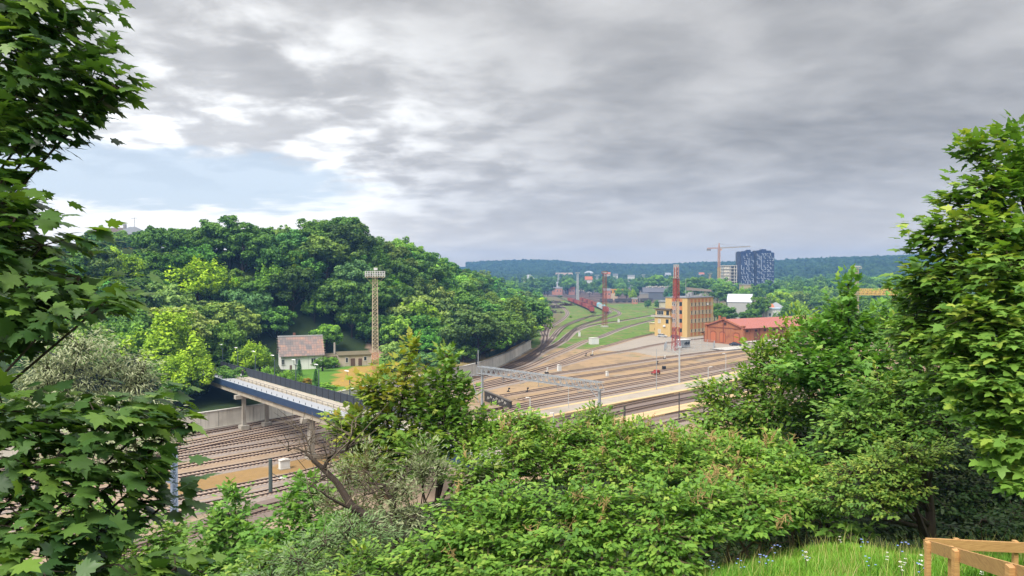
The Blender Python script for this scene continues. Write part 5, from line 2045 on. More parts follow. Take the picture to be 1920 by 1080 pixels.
    for f0, f1, hh, m in ((0, .34, H - 1, red), (.345, .50, H - 2.5, WHITE), (.505, 1, H + 1, red)):
        k = MB()
        k.box(w * f0, w * f1, 0 if m is red else 3, 14, 0, hh)
        k.box(w * f0 + 2, w * f1 - 2, 3.2, 11, hh + .003, hh + 1.5)
        k.build('wing' if m is red else 'stair_core', m, t)
    k = MB()
    for i in range(6):
        k.box(w * .345 + .5, w * .5 - .5, 2.8, 2.99, 4 + i * 4, 6 + i * 4)
    k.build('stair_window', GLASS, t)


towers()


def house(label, px, d, wpx, py_eave, py_ridge, wall, roof, kind='gable', depth=9, rz=0.0, axis='x', name='town_house', nwin=3, cat='house', base=None):
    a = at(px, py_eave, d)
    w = wpx * d / FPX
    g = tz(a.x, d) if base is None else base
    t = thing(name, label, cat, (a.x, d, g - .3), rz, None)
    z = a.z - g + .3
    zr = zat(py_ridge, d) - g + .3
    m = MB()
    m.box(-w / 2, w / 2, 0, depth, 0, z)
    if kind == 'gable':
        if axis == 'x':
            m.extr([(0, 0, z), (0, depth, z), (0, depth / 2, zr)], (-w / 2, 0, 0), (w / 2, 0, 0))
        else:
            m.extr([(-w / 2, 0, z), (w / 2, 0, z), (0, 0, zr)], (0, 0, 0), (0, depth, 0))
    m.build('wall', wall, t)
    m = MB()
    if kind == 'gable':
        gable_roof(m, -w / 2, w / 2, 0, depth, z + .03, zr + .03, .25, .6, axis)
    elif kind == 'hip':
        hip_roof(m, -w / 2, w / 2, 0, depth, z + .003, zr, .7)
    else:
        m.box(-w / 2 - .4, w / 2 + .4, -.4, depth + .4, z + .003, max(zr, z + .4))
    m.build('roof', roof, t)
    for i in range(nwin):
        x = -w / 2 + w * (i + .5) / nwin
        window(t, (x, 0, z * .62), min(1.6, w / nwin * .5), min(1.9, z * .4), 'y-', .12)
    return t


CREAM = mat('town_cream', (.50, .45, .33), .8, .06, .05)
TWHITE = mat('town_white', (.58, .57, .54), .8, .06, .05)
SALMON = mat('town_salmon', (.46, .21, .14), .8, .08, .05)
TBRICK = mat('town_brick', (.33, .12, .07), .8, .1, .05)
TILE = mat('town_orange_tile', (.40, .14, .07), .8, .12, .1)
GREYR = mat('town_grey_roof', (.27, .28, .30), .8, .1, .05)
PALER = mat('town_pale_roof', (.33, .34, .35), .6, .06, .05)
house('cream hipped-roof villa at the left end of the distant town', 992, 1350, 21, 523, 515, CREAM, PALER, 'hip', 14, nwin=5)
house('long white and brick hall in the distant town right of the cream villa', 1019, 1300, 27, 528, 524.5, TBRICK, PALER, 'flat', 18, nwin=6, name='town_hall', cat='building')
house('pale low building below the long white and brick hall', 1024, 1150, 30, 535, 532.5, TWHITE, PALER, 'flat', 12, nwin=5)
house('low salmon shed beside the far tracks, the longer left one', 1045, 1120, 19, 541, 538.5, SALMON, PALER, 'flat', 9, nwin=3, name='shed', cat='shed')
house('short salmon shed beside the far tracks, right of the longer one', 1072, 1120, 11, 541, 538, SALMON, TILE, 'flat', 9, nwin=2, name='shed', cat='shed')
house('apartment row with a pale orange roof on the slope above the town', 1058, 1800, 31, 515, 511.5, CREAM, mat('town_faded_tile', (.30, .22, .17)), 'gable', 16, nwin=6)
house('small white house with a white panel next to a red shed in the town', 1047.5, 1250, 7, 532, 529, TWHITE, GREYR, 'gable', 8, nwin=1)
house('white house with a steep orange tile roof between town trees', 1104, 1250, 13, 524, 518.5, TWHITE, TILE, 'gable', 9, nwin=2)
house('pointed pinkish house half hidden in trees left of the tall pale mast', 1071, 1300, 9, 529, 523, SALMON, mat('town_pink_roof', (.32, .19, .17)), 'gable', 9, axis='y', nwin=1)
house('brown roofed house behind the tall pale mast', 1090, 1350, 12, 533, 529, CREAM, mat('town_brown_roof', (.2, .11, .08)), 'gable', 9, nwin=2)
house('arched pale hall on the slope behind the town trees', 1105, 1900, 18, 512, 508, PALER, PALER, 'hip', 16, nwin=0, name='town_hall', cat='building')
house('white two storey house in the trees left of the radio mast', 1154.5, 1500, 8, 517, 513, TWHITE, GREYR, 'flat', 9, nwin=2)
house('long low white building in the trees near the radio mast', 1184, 1450, 12, 518, 515.5, TWHITE, PALER, 'flat', 9, nwin=3)
house('cream house with a brown roof in the trees above the orange crane', 1139, 1600, 11, 513.5, 510.5, CREAM, TILE, 'gable', 9, nwin=2)
house('small pale house high in the trees right of the radio mast', 1253, 1600, 10, 515, 511.5, TWHITE, GREYR, 'gable', 9, nwin=1)
house('small pale house on the wooded slope left of the unfinished building', 1316, 1700, 9, 514, 511, TWHITE, TILE, 'gable', 9, nwin=1)
house('small white house at the foot of the right hills', 1556, 1600, 11, 521, 518.5, TWHITE, PALER, 'flat', 9, nwin=2)
house('salmon container hut with a pale roof by the far tracks', 1139, 900, 12, 545, 541, SALMON, PALER, 'flat', 8, nwin=2, name='hut', cat='hut')
house('square grey brick hut in front of the dark hall', 1208, 850, 16, 550.5, 549.5, mat('grey_brick', (.27, .245, .21)), GREYR, 'flat', 9, nwin=0, name='hut', cat='hut')
house('brown brick shack with a lit pale wall among the grey wagons', 1191, 745, 9, 561, 558.5, SALMON, PALER, 'flat', 6, nwin=2, name='hut', cat='hut')
house('pale kiosk with a blue sign at the left of the yellow office block', 1243, 480, 9, 566.5, 563.5, CREAM, GREYR, 'flat', 5, nwin=2, name='hut', cat='hut')
house('yellowish ruin with a pale tower below the left navy tower', 1401, 700, 19, 534, 532.5, mat('ruin_render', (.40, .33, .21)), GREYR, 'flat', 9, nwin=4, name='ruin', cat='building')
house('dark low house with an orange roof patch beyond the warehouse', 1444, 470, 15, 578.5, 571, mat('dark_timber', (.12, .09, .075)), TILE, 'gable', 8, nwin=2)
house('grey hipped-roof house beyond the warehouse, right of the orange roof', 1460, 480, 20, 577, 567.5, mat('grey_render', (.30, .30, .30)), GREYR, 'hip', 10, nwin=3)
house('low pale blue lean-to behind the warehouse roof', 1452, 440, 26, 580, 577.5, TWHITE, mat('pale_blue_roof', (.38, .47, .55)), 'flat', 6, nwin=3, name='shed', cat='shed')
house('small orange roof glimpsed behind the maple top on the right', 1566, 520, 13, 570, 563, mat('peach_render', (.42, .30, .22)), TILE, 'gable', 8, nwin=1)
house('distant house with a grey roof between the navy towers and red flats', 1482, 1500, 9, 522, 519, TWHITE, GREYR, 'gable', 9, nwin=1)
house('grey roofed house seen through the silver willow on the left', 84, 190, 34, 622, 612, mat('grey_render', (.3, .3, .3)), mat('blue_grey_roof', (.22, .25, .31)), 'gable', 8, nwin=2)


def hall():
    d = 880.0
    a, c = at(1207, 540, d), at(1282, 540, d)
    w = c.x - a.x
    t = thing('industrial_hall', 'long dark grey industrial hall with green cladding behind the grass field', 'hall', (a.x, d, 0), -.06)
    z = zat(548, d)
    zr = zat(539.5, d)
    m = MB()
    m.box(0, w * .78, 0, 26, 0, z)
    m.extr([(0, 0, z), (0, 26, z), (0, 13, zr)], (0, 0, 0), (w * .78, 0, 0))
    m.build('wall', mat('slate_sheet', (.12, .13, .15), .7, .1, .1), t)
    gable_roof(MB(), 0, w * .78, 0, 26, z + .02, zr + .02, .3, .5).build('roof', mat('charcoal_roof', (.10, .10, .115), .8, .1, .1), t)
    m = MB()
    m.box(w * .57, w * .72, -.25, -.01, .5, z - .2)
    m.box(w * .785, w * .86, 1, 20, 0, z + .5)
    m.box(w * .95, w * 1.02, 2, 20, 0, z - .5)
    m.build('green_panel', mat('emerald_sheet', (.04, .22, .10), .6), t)
    m = MB()
    m.box(w * .865, w * .945, 1.2, 18, 0, z + 1.4)
    m.build('navy_silo_block', mat('deep_blue_sheet', (.06, .08, .15), .6), t)
    m = MB()
    for k in range(12):
        x = w * (.1 + .05 * k)
        m.cbox((x, 13, zr + .6 + .4 * (k % 3)), (1.8, 2, 1.2 + .6 * (k % 2)))
    m.build('roof_vent', mat('pale_vent', (.48, .44, .38)), t)
    # conveyor bridge
    d2 = 600.0
    p, q = at(1288, 544.5, d2), at(1334, 545, d2)
    s = thing('conveyor_bridge', 'brownish elevated conveyor bridge reaching the pale mast behind the office', 'conveyor', (p.x, d2, 0))
    m = MB()
    m.hexa([(0, 0, p.z), (q.x - p.x, 0, q.z - .8), (q.x - p.x, 2.5, q.z - .8), (0, 2.5, p.z), (0, 0, p.z + 2.6), (q.x - p.x, 0, q.z + .9), (q.x - p.x, 2.5, q.z + .9), (0, 2.5, p.z + 2.6)])
    m.build('gallery', mat('brown_gallery', (.27, .22, .18)), s)
    for f in (.25, .75):
        m = MB()
        m.bar(((q.x - p.x) * f, 1.2, 0), ((q.x - p.x) * f, 1.2, p.z), .8)
        m.build('leg', CONC, s)
    # white barn
    d3 = 480.0
    a, c = at(1364, 560, d3), at(1406, 560, d3)
    w = (c.x - a.x)
    s = thing('white_barn', 'pale barn with a shiny white metal roof among the trees behind the warehouse', 'barn', (a.x, d3, 0), -.42)
    w *= 1.02
    z, zm, zr = zat(566, d3), zat(557, d3), zat(552, d3)
    D = 9.0
    pr = [(0, 0, -.2), (0, D, -.2), (0, D, z), (0, D * .80, zm), (0, D / 2, zr), (0, D * .20, zm), (0, 0, z)]
    MB().extr(pr, (0, 0, 0), (w, 0, 0)).build('wall', mat('grey_boarding', (.36, .36, .35), .8, .1, .3), s)
    m = MB()
    E = [(-.3, z - .2), (D * .20 - .1, zm + .05), (D / 2, zr + .08), (D * .80 + .1, zm + .05), (D + .3, z - .2)]
    for (ya, za), (yb, zb) in zip(E[:-1], E[1:]):
        m.hexa([(-.4, ya, za), (w + .4, ya, za), (w + .4, yb, zb), (-.4, yb, zb), (-.4, ya, za + .2), (w + .4, ya, za + .2), (w + .4, yb, zb + .2), (-.4, yb, zb + .2)])
    m.build('roof', mat('white_metal_roof', (.42, .45, .49), .4, .04), s)
    window(s, (0, D / 2, z), 1.6, 1.2, 'x-', .1)
    # greenhouse row
    g = at(1462, 575, 430)
    s = thing('greenhouse', 'row of small rounded pale greenhouses beyond the warehouse roof', 'greenhouse', (g.x, 430, 0), .1)
    for k in range(3):
        m = MB()
        pr = [(0, 3.2 * math.cos(x), 3.2 * math.sin(x)) for x in np.linspace(0, PI, 9)]
        m.extr(pr, (-6 + k * 4.6, 0, .5), (-2 + k * 4.6, 0, .5))
        m.build('tunnel', mat('greenhouse_film_yellow', (.42, .42, .22)) if k == 0 else mat('greenhouse_film', (.42, .52, .58), .4), s)


hall()


def yard_masts():
    G = 'lattice lighting masts of the freight yard'
    gal = mat('pale_mast', (.45, .47, .48), .6)
    rd = mat('rust_red_mast', (.26, .085, .055), .7)
    buff = mat('buff_mast', (.42, .35, .20), .7)
    for (px, pyb, pyt, m, w, lab) in ((1083, 562.5, 513, gal, 1.9, 'tall pale lattice mast behind the row of red wagons'), (1119.5, 549.5, 517, gal, 3.0, 'pale lattice mast at the far side of the dark tracks'),
                                      (1047, 531.5, 513, gal, 2.2, 'small distant pale lattice mast over the white hall'), (1206, 549, 516, gal, 2.6, 'pale lattice mast with a lamp platform beside the dark hall'),
                                      (1133.5, 613, 514, rd, 1.9, 'tall rust red lattice mast standing in the grass by the wagons'), (1331, 556, 514, buff, 2.3, 'buff lattice mast at the end of the conveyor bridge'),
                                      (1472, 541, 525, buff, 1.5, 'short buff mast among the trees below the red flats')):
        b = gnd(px, pyb)
        if pyb < 533:
            b = at(px, pyb, 1250)
            b.z = 0
        h = zat(pyt, b.y)
        t = thing('lighting_mast', lab, 'lighting mast', (b.x, b.y, 0), .3, G)
        lattice(MB(), (0, 0, 0), h, w * 1.15, w * .8, 12 if m is not rd else 18, .34 if b.y > 500 else .15, .18 if b.y > 500 else .06).build('lattice_tower', m, t)
        k = MB()
        w = w if m is not rd else 1.2
        k.box(-w * 1.2, w * 1.2, -w * .6, w * .6, h, h + .3)
        for x in (-1.2, 1.2):
            for y in (-.6, .6):
                k.bar((w * x, w * y, h + .2), (w * x, w * y, h + 1.6), .2)
        k.bar((-w * 1.2, -w * .6, h + 1.6), (w * 1.2, -w * .6, h + 1.6), .2)
        k.build('lamp_platform', m, t)
        k = MB()
        for x in (-.8, 0, .8):
            k.cbox((w * x, -w * .3, h + 1.1), (.9, .5, .8))
        k.build('floodlight', mat('lamp_grey', (.42, .43, .42)), t)
        if m is rd:
            k = MB()
            k.box(-1.6, 1.6, -1.6, 1.6, -.1, .7)
            k.build('base_block', CONC_LIGHT, t)
    p = at(1010.5, 619, 390)
    t = thing('signal_mast', 'pale grey signal mast on the left siding by the dark trees', 'signal', gnd(1010.5, 622), .3)
    k = lattice(MB(), (0, 0, 0), 7.5, .7, .55, 5, .2, .12)
    k.build('mast', gal, t)
    k = MB()
    k.box(-.5, .5, -.4, -.1, 6.0, 8.2)
    k.build('signal_head', mat('slate_blue_steel', (.055, .065, .085)), t)
    pole('signal_post', 'white leaning post at the far end of the retaining wall', 'post', 996.5, 619, DP(640), 0, .28, .22, mat('off_white', (.48, .46, .42)))
    # yellow gantry crane on the right
    d = 470.0
    a, b = at(1596, 552.5, d), at(1712, 553.5, d)
    t = thing('gantry_crane', 'yellow lattice gantry crane bridge between the right-hand trees', 'crane', (a.x, d, 0), .0)
    yel = mat('crane_bridge_yellow', (.75, .50, .13), .7, .12, .3)
    z = a.z
    truss(MB(), (0, 0, z), (b.x - a.x, 0, z - .2), 3.0, 3.6, 15, .48, .30).build('bridge_girder', yel, t)
    for f in (.08, .92):
        k = MB()
        for s in (-1, 1):
            k.bar(((b.x - a.x) * f + s * 2.5, 0, 0), ((b.x - a.x) * f, 0, z), .45)
        k.bar(((b.x - a.x) * f - 2.7, 0, .3), ((b.x - a.x) * f + 2.7, 0, .3), .5)
        k.build('leg', yel, t)
    k = MB()
    for x in (.70, .80):
        k.bar(((b.x - a.x) * x, 0, z - 3.2), ((b.x - a.x) * x, 0, z), .35)
    k.cbox(((b.x - a.x) * .75, 0, z - 3), (6.5, 3, 1.2))
    k.build('hoist_trolley', yel, t)
    d = 455.0
    m0 = at(1606.5, 504, d)
    t = thing('lighting_mast', 'buff lattice lighting mast crossing in front of the yellow gantry crane', 'lighting mast', (m0.x, d, 0), .2, G)
    lattice(MB(), (0, 0, 0), m0.z, 1.9, 1.4, 16, .26, .16).build('lattice_tower', buff, t)
    k = MB()
    h = m0.z
    k.box(-2.6, 2.6, -1, 1, h, h + .25)
    for x in np.linspace(-2.6, 2.6, 6):
        k.bar((x, -1, h), (x, -1, h + 1.5), .16)
    k.bar((-2.6, -1, h + 1.5), (2.6, -1, h + 1.5), .16)
    k.build('lamp_platform', mat('pale_vent', (.48, .44, .38)), t)
    k = MB()
    for x in (-2, -1, .4, 1.6):
        k.cbox((x, -.6, h + 1.4), (.8, .4, .8))
    k.build('floodlight', WHITE, t)
    # small orange yard crane
    d = 860.0
    a, b = at(1147, 544, d), at(1172, 544, d)
    t = thing('yard_crane', 'orange yard crane with a level arm at the far edge of the tracks', 'crane', (a.x, d, 0))
    org = mat('crane_orange', (.55, .27, .05), .7)
    k = MB()
    k.bar((1, 0, 0), (1, 0, a.z + 1), 1.3)
    k.bar((5, 0, 0), (2, 0, a.z), .9)
    k.build('tower', org, t)
    k = MB()
    k.bar((-1.5, 0, a.z + .6), (b.x - a.x, 0, a.z + .6), 1.4)
    k.build('arm', org, t)
    k = MB()
    k.box(-1, 7, -2, 2, 0, 4.5)
    k.box(-.5, 4, -1.8, 1.8, 4.505, 8)
    k.build('cab', mat('cab_orange_white', (.52, .40, .28)), t)


yard_masts()

# ------------------------------------------------------------------ trees seen from afar
RNG = np.random.default_rng(7)


def unit(v):
    return v / np.maximum(np.linalg.norm(v, axis=-1, keepdims=True), 1e-9)


def clump_mesh(name, pos, nrm, size, rnd, m, droop=None, aspect=1.0, rng=RNG):
    """many small folded leaf clumps; droop gives the long axis a direction"""
    n = len(pos)
    nrm = unit(nrm)
    r = rng.normal(size=(n, 3)) if droop is None else droop + rng.normal(size=(n, 3)) * .35
    a = unit(r - nrm * (r * nrm).sum(1, keepdims=True))
    b = np.cross(nrm, a)
    s = size[:, None]
    j = lambda lo, hi: rng.uniform(lo, hi, (n, 1))
    v = np.stack([pos - a * s * j(.4, .6) * aspect, pos + b * s * j(.3, .55) - a * s * j(-.1, .15) + nrm * s * .10,
                  pos + a * s * j(.4, .65) * aspect - nrm * s * .06, pos - b * s * j(.3, .55) + a * s * j(-.1, .15) + nrm * s * .10], 1)
    f = np.arange(n * 4).reshape(n, 4)
    return np_mesh(name, v.reshape(-1, 3), f, m, {'rnd': ('FLOAT', np.repeat(rnd, 4))})


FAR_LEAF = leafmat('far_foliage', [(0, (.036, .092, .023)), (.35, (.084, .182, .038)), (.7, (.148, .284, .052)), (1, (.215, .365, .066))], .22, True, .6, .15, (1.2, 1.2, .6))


def far_tree(kind, seed):
    """trunk and crown mesh of one kind of tree, about 14 m tall"""
    g = np.random.default_rng(seed)
    if kind == 'round':
        H, R, zc, rz, nl, lr, pl, lf = 14, 5.6, 8.6, 5.2, 62, 1.5, 95, .62
    elif kind == 'dome':
        H, R, zc, rz, nl, lr, pl, lf = 15, 6.6, 8.8, 6.0, 85, 1.35, 90, .58
    elif kind == 'upright':
        H, R, zc, rz, nl, lr, pl, lf = 14, 4.4, 8.2, 5.8, 60, 1.15, 90, .52
    elif kind == 'willow':
        H, R, zc, rz, nl, lr, pl, lf = 13, 6.4, 7.6, 5.0, 80, 1.25, 105, .50
    elif kind == 'poplar':
        H, R, zc, rz, nl, lr, pl, lf = 16, 3.0, 8.6, 7.4, 60, 1.0, 80, .55
    elif kind == 'bush':
        H, R, zc, rz, nl, lr, pl, lf = 5, 2.6, 2.3, 2.3, 40, .75, 75, .36
    elif kind == 'open':
        H, R, zc, rz, nl, lr, pl, lf = 15, 4.6, 9.6, 5.2, 36, 1.1, 75, .55
    elif kind in ('spruce', 'pine'):
        H = 14
    T = MB()
    P, Nn, S, Q = [], [], [], []
    if kind == 'spruce':
        T.tube([(0, 0, 0), (0, 0, 7), (0, 0, 13.5)], [.22, .14, .04], 6, cap=False)
        for i in range(46):
            z = 1.2 + 12.4 * i / 46
            R0 = 3.0 * (1 - z / 14.2) + .25
            for q in range(9):
                a = g.random() * 2 * PI
                o = np.array([math.cos(a), math.sin(a), -.28])
                k = 14
                t = g.random(k)[:, None] ** .7
                P.append(np.array([0, 0, z]) + o * R0 * t + g.normal(size=(k, 3)) * .12)
                Nn.append(np.array([0, 0, 1.0]) + g.normal(size=(k, 3)) * .4)
                S.append(g.uniform(.3, .55, k))
                Q.append(np.clip(.25 + .5 * t[:, 0] + g.normal(size=k) * .15, 0, 1))
    elif kind == 'pine':
        T.tube([(0, 0, 0), (.2, 0, 7), (0, .1, 13.5)], [.3, .2, .06], 6, cap=False)
        for i in range(17):
            z = 6.5 + 7.3 * i / 17
            a = i * 2.4
            R0 = g.uniform(1.4, 3.0) * (1 - (z - 6.5) / 12)
            c = np.array([math.cos(a) * R0, math.sin(a) * R0, z + .4])
            T.tube([(0, 0, z - .4), tuple(c)], [.08, .03], 4, cap=False)
            k = 60
            d = unit(g.normal(size=(k, 3)) * np.array([1, 1, .55]))
            P.append(c + d * g.uniform(.4, 1.0, (k, 1)) * 1.0 * np.array([1, 1, .5]))
            Nn.append(d + g.normal(size=(k, 3)) * .7)
            S.append(g.uniform(.3, .6, k))
            Q.append(np.clip(.3 + g.normal(size=k) * .2, 0, 1))
    else:
        hz = zc
        T.tube([(0, 0, -.5), (.1, 0, hz * .4), (-.1, .1, hz * .8), (0, 0, H * .85)], [.34, .28, .18, .05], 7, cap=False)
        # lobes on an uneven ellipsoid shell
        nn = 0
        cs = []
        ph = g.random(6) * 6.28
        while len(cs) < nl:
            d = unit(g.normal(size=(1, 3)))[0]
            if d[2] < -.62:
                continue
            az = math.atan2(d[1], d[0])
            wob = 1 + .16 * math.sin(2 * az + ph[0]) + .12 * math.sin(3 * az + ph[1] + 2 * d[2]) + .10 * math.sin(5 * d[2] + ph[2])
            f = g.uniform(.55, .98) if g.random() < .8 else g.uniform(.15, .55)
            c = np.array([d[0] * R * f * wob, d[1] * R * f * wob, zc + d[2] * rz * f * (wob if kind != 'dome' else 1)])
            if kind == 'upright':
                c[:2] *= np.clip(1.25 - .45 * (c[2] - zc) / rz, .5, 1.4)
            if kind in ('poplar',):
                c[:2] *= np.clip(1.0 - .5 * max(0, (c[2] - zc) / rz) ** 2, .3, 1)
            if len(cs) and min(np.linalg.norm(c - q) for q in cs) < lr * .42:
                nn += 1
                if nn < 600:
                    continue
            cs.append(c)
        for c in cs:
            out = unit((c - np.array([0, 0, zc - rz * .35]))[None, :])[0]
            if g.random() < .35:
                b = np.array([0, 0, max(1.5, c[2] - np.hypot(c[0], c[1]) * .9 - .6)])
                T.tube([tuple(b), tuple(b * .5 + c * .5 + np.array([0, 0, -.3])), tuple(c)], [.11, .07, .03], 4, cap=False)
            r = lr * g.uniform(.7, 1.3)
            k = int(pl * (r / lr) ** 1.5)
            d = unit(g.normal(size=(k, 3)) + out * .75 + np.array([0, 0, .5]))
            p = c + d * r * g.uniform(.55, 1.12, (k, 1)) * np.array([1, 1, .8])
            if kind == 'upright':
                p[:, 2] += np.abs(g.normal(size=k)) * .9 * (d[:, 2] > .5)
            P.append(p)
            Nn.append(d * .8 + np.array([0, 0, .35]) + g.normal(size=(k, 3)) * .55)
            S.append(lf * g.uniform(.6, 1.35, k))
            base = g.uniform(.25, .75)
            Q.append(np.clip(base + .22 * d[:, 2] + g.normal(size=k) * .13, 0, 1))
            if kind == 'willow' and g.random() < .8:
                k2 = 40
                q = c + unit(g.normal(size=(k2, 3)) * np.array([1, 1, .2]) + out * .5) * r * .8
                q[:, 2] -= g.random(k2) * 2.2
                P.append(q)
                Nn.append(g.normal(size=(k2, 3)) + out)
                S.append(lf * g.uniform(.6, 1.2, k2))
                Q.append(np.clip(base - .1 + g.normal(size=k2) * .12, 0, 1))
    P, Nn, S, Q = (np.concatenate(x) for x in (P, Nn, S, Q))
    dr = np.array([0, 0, -1.0]) if kind == 'willow' else None
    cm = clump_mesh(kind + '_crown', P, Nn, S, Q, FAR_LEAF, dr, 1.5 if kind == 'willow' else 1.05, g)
    o = T.build('trunk', BARK if kind != 'pine' else mat('pine_bark', (.14, .07, .04), .9, .3))
    tm = o.data
    bpy.data.objects.remove(o)
    return tm, cm, H


PROTO = {}
for _k, _n in (('round', 3), ('dome', 2), ('upright', 2), ('willow', 2), ('poplar', 1), ('open', 2), ('bush', 2), ('spruce', 1), ('pine', 1)):
    PROTO[_k] = [far_tree(_k, 100 + 17 * _i + len(_k)) for _i in range(_n)]


def plant(name, label, kind, x, y, z, h, tint, group, wide=1.0, cat='tree', i=None):
    tm, cm, H = PROTO[kind][RNG.integers(len(PROTO[kind])) if i is None else i % len(PROTO[kind])]
    t = thing(name, label, cat, (x, y, z), RNG.random() * 6.28, group)
    s = h / H
    t.scale = (s * wide, s * wide, s)
    obj('trunk', tm, t)
    c = obj('crown', cm, t)
    c.color = (tint[0], tint[1], tint[2], 1)
    return t


DK, MID, LT, YG, YB, GREY, OLV, BLU = (.78, .86, .80), (1.0, 1.0, .85), (1.5, 1.5, 1.0), (2.3, 1.85, .7), (2.7, 2.1, .5), (1.75, 1.45, 1.9), (1.55, 1.18, 1.45), (.85, .95, 1.6)
CNAME = {DK: 'dark green', MID: 'mid green', LT: 'light green', YG: 'yellow-green', YB: 'bright yellowish', GREY: 'grey-green', OLV: 'olive green', BLU: 'bluish green'}


def on_hill(px, py, h, dmin=120, dmax=900):
    """where a tree of height h stands whose crown centre is seen at (px, py) on the wooded hill"""
    d = np.arange(dmin, dmax, 1.0)
    r = ray(px, py)
    zr = CAMH + r.z * d - .62 * h
    T = terrain(r.x * d, d)
    s, _ = line_dist(r.x * d, d, FOOT)
    k = np.nonzero((zr <= T) & (s > 2.0))[0]
    if not len(k):
        return None
    dd = d[k[0]]
    x = r.x * dd
    return x, dd, tz(x, dd)


HILL = []        # (x, y, radius)


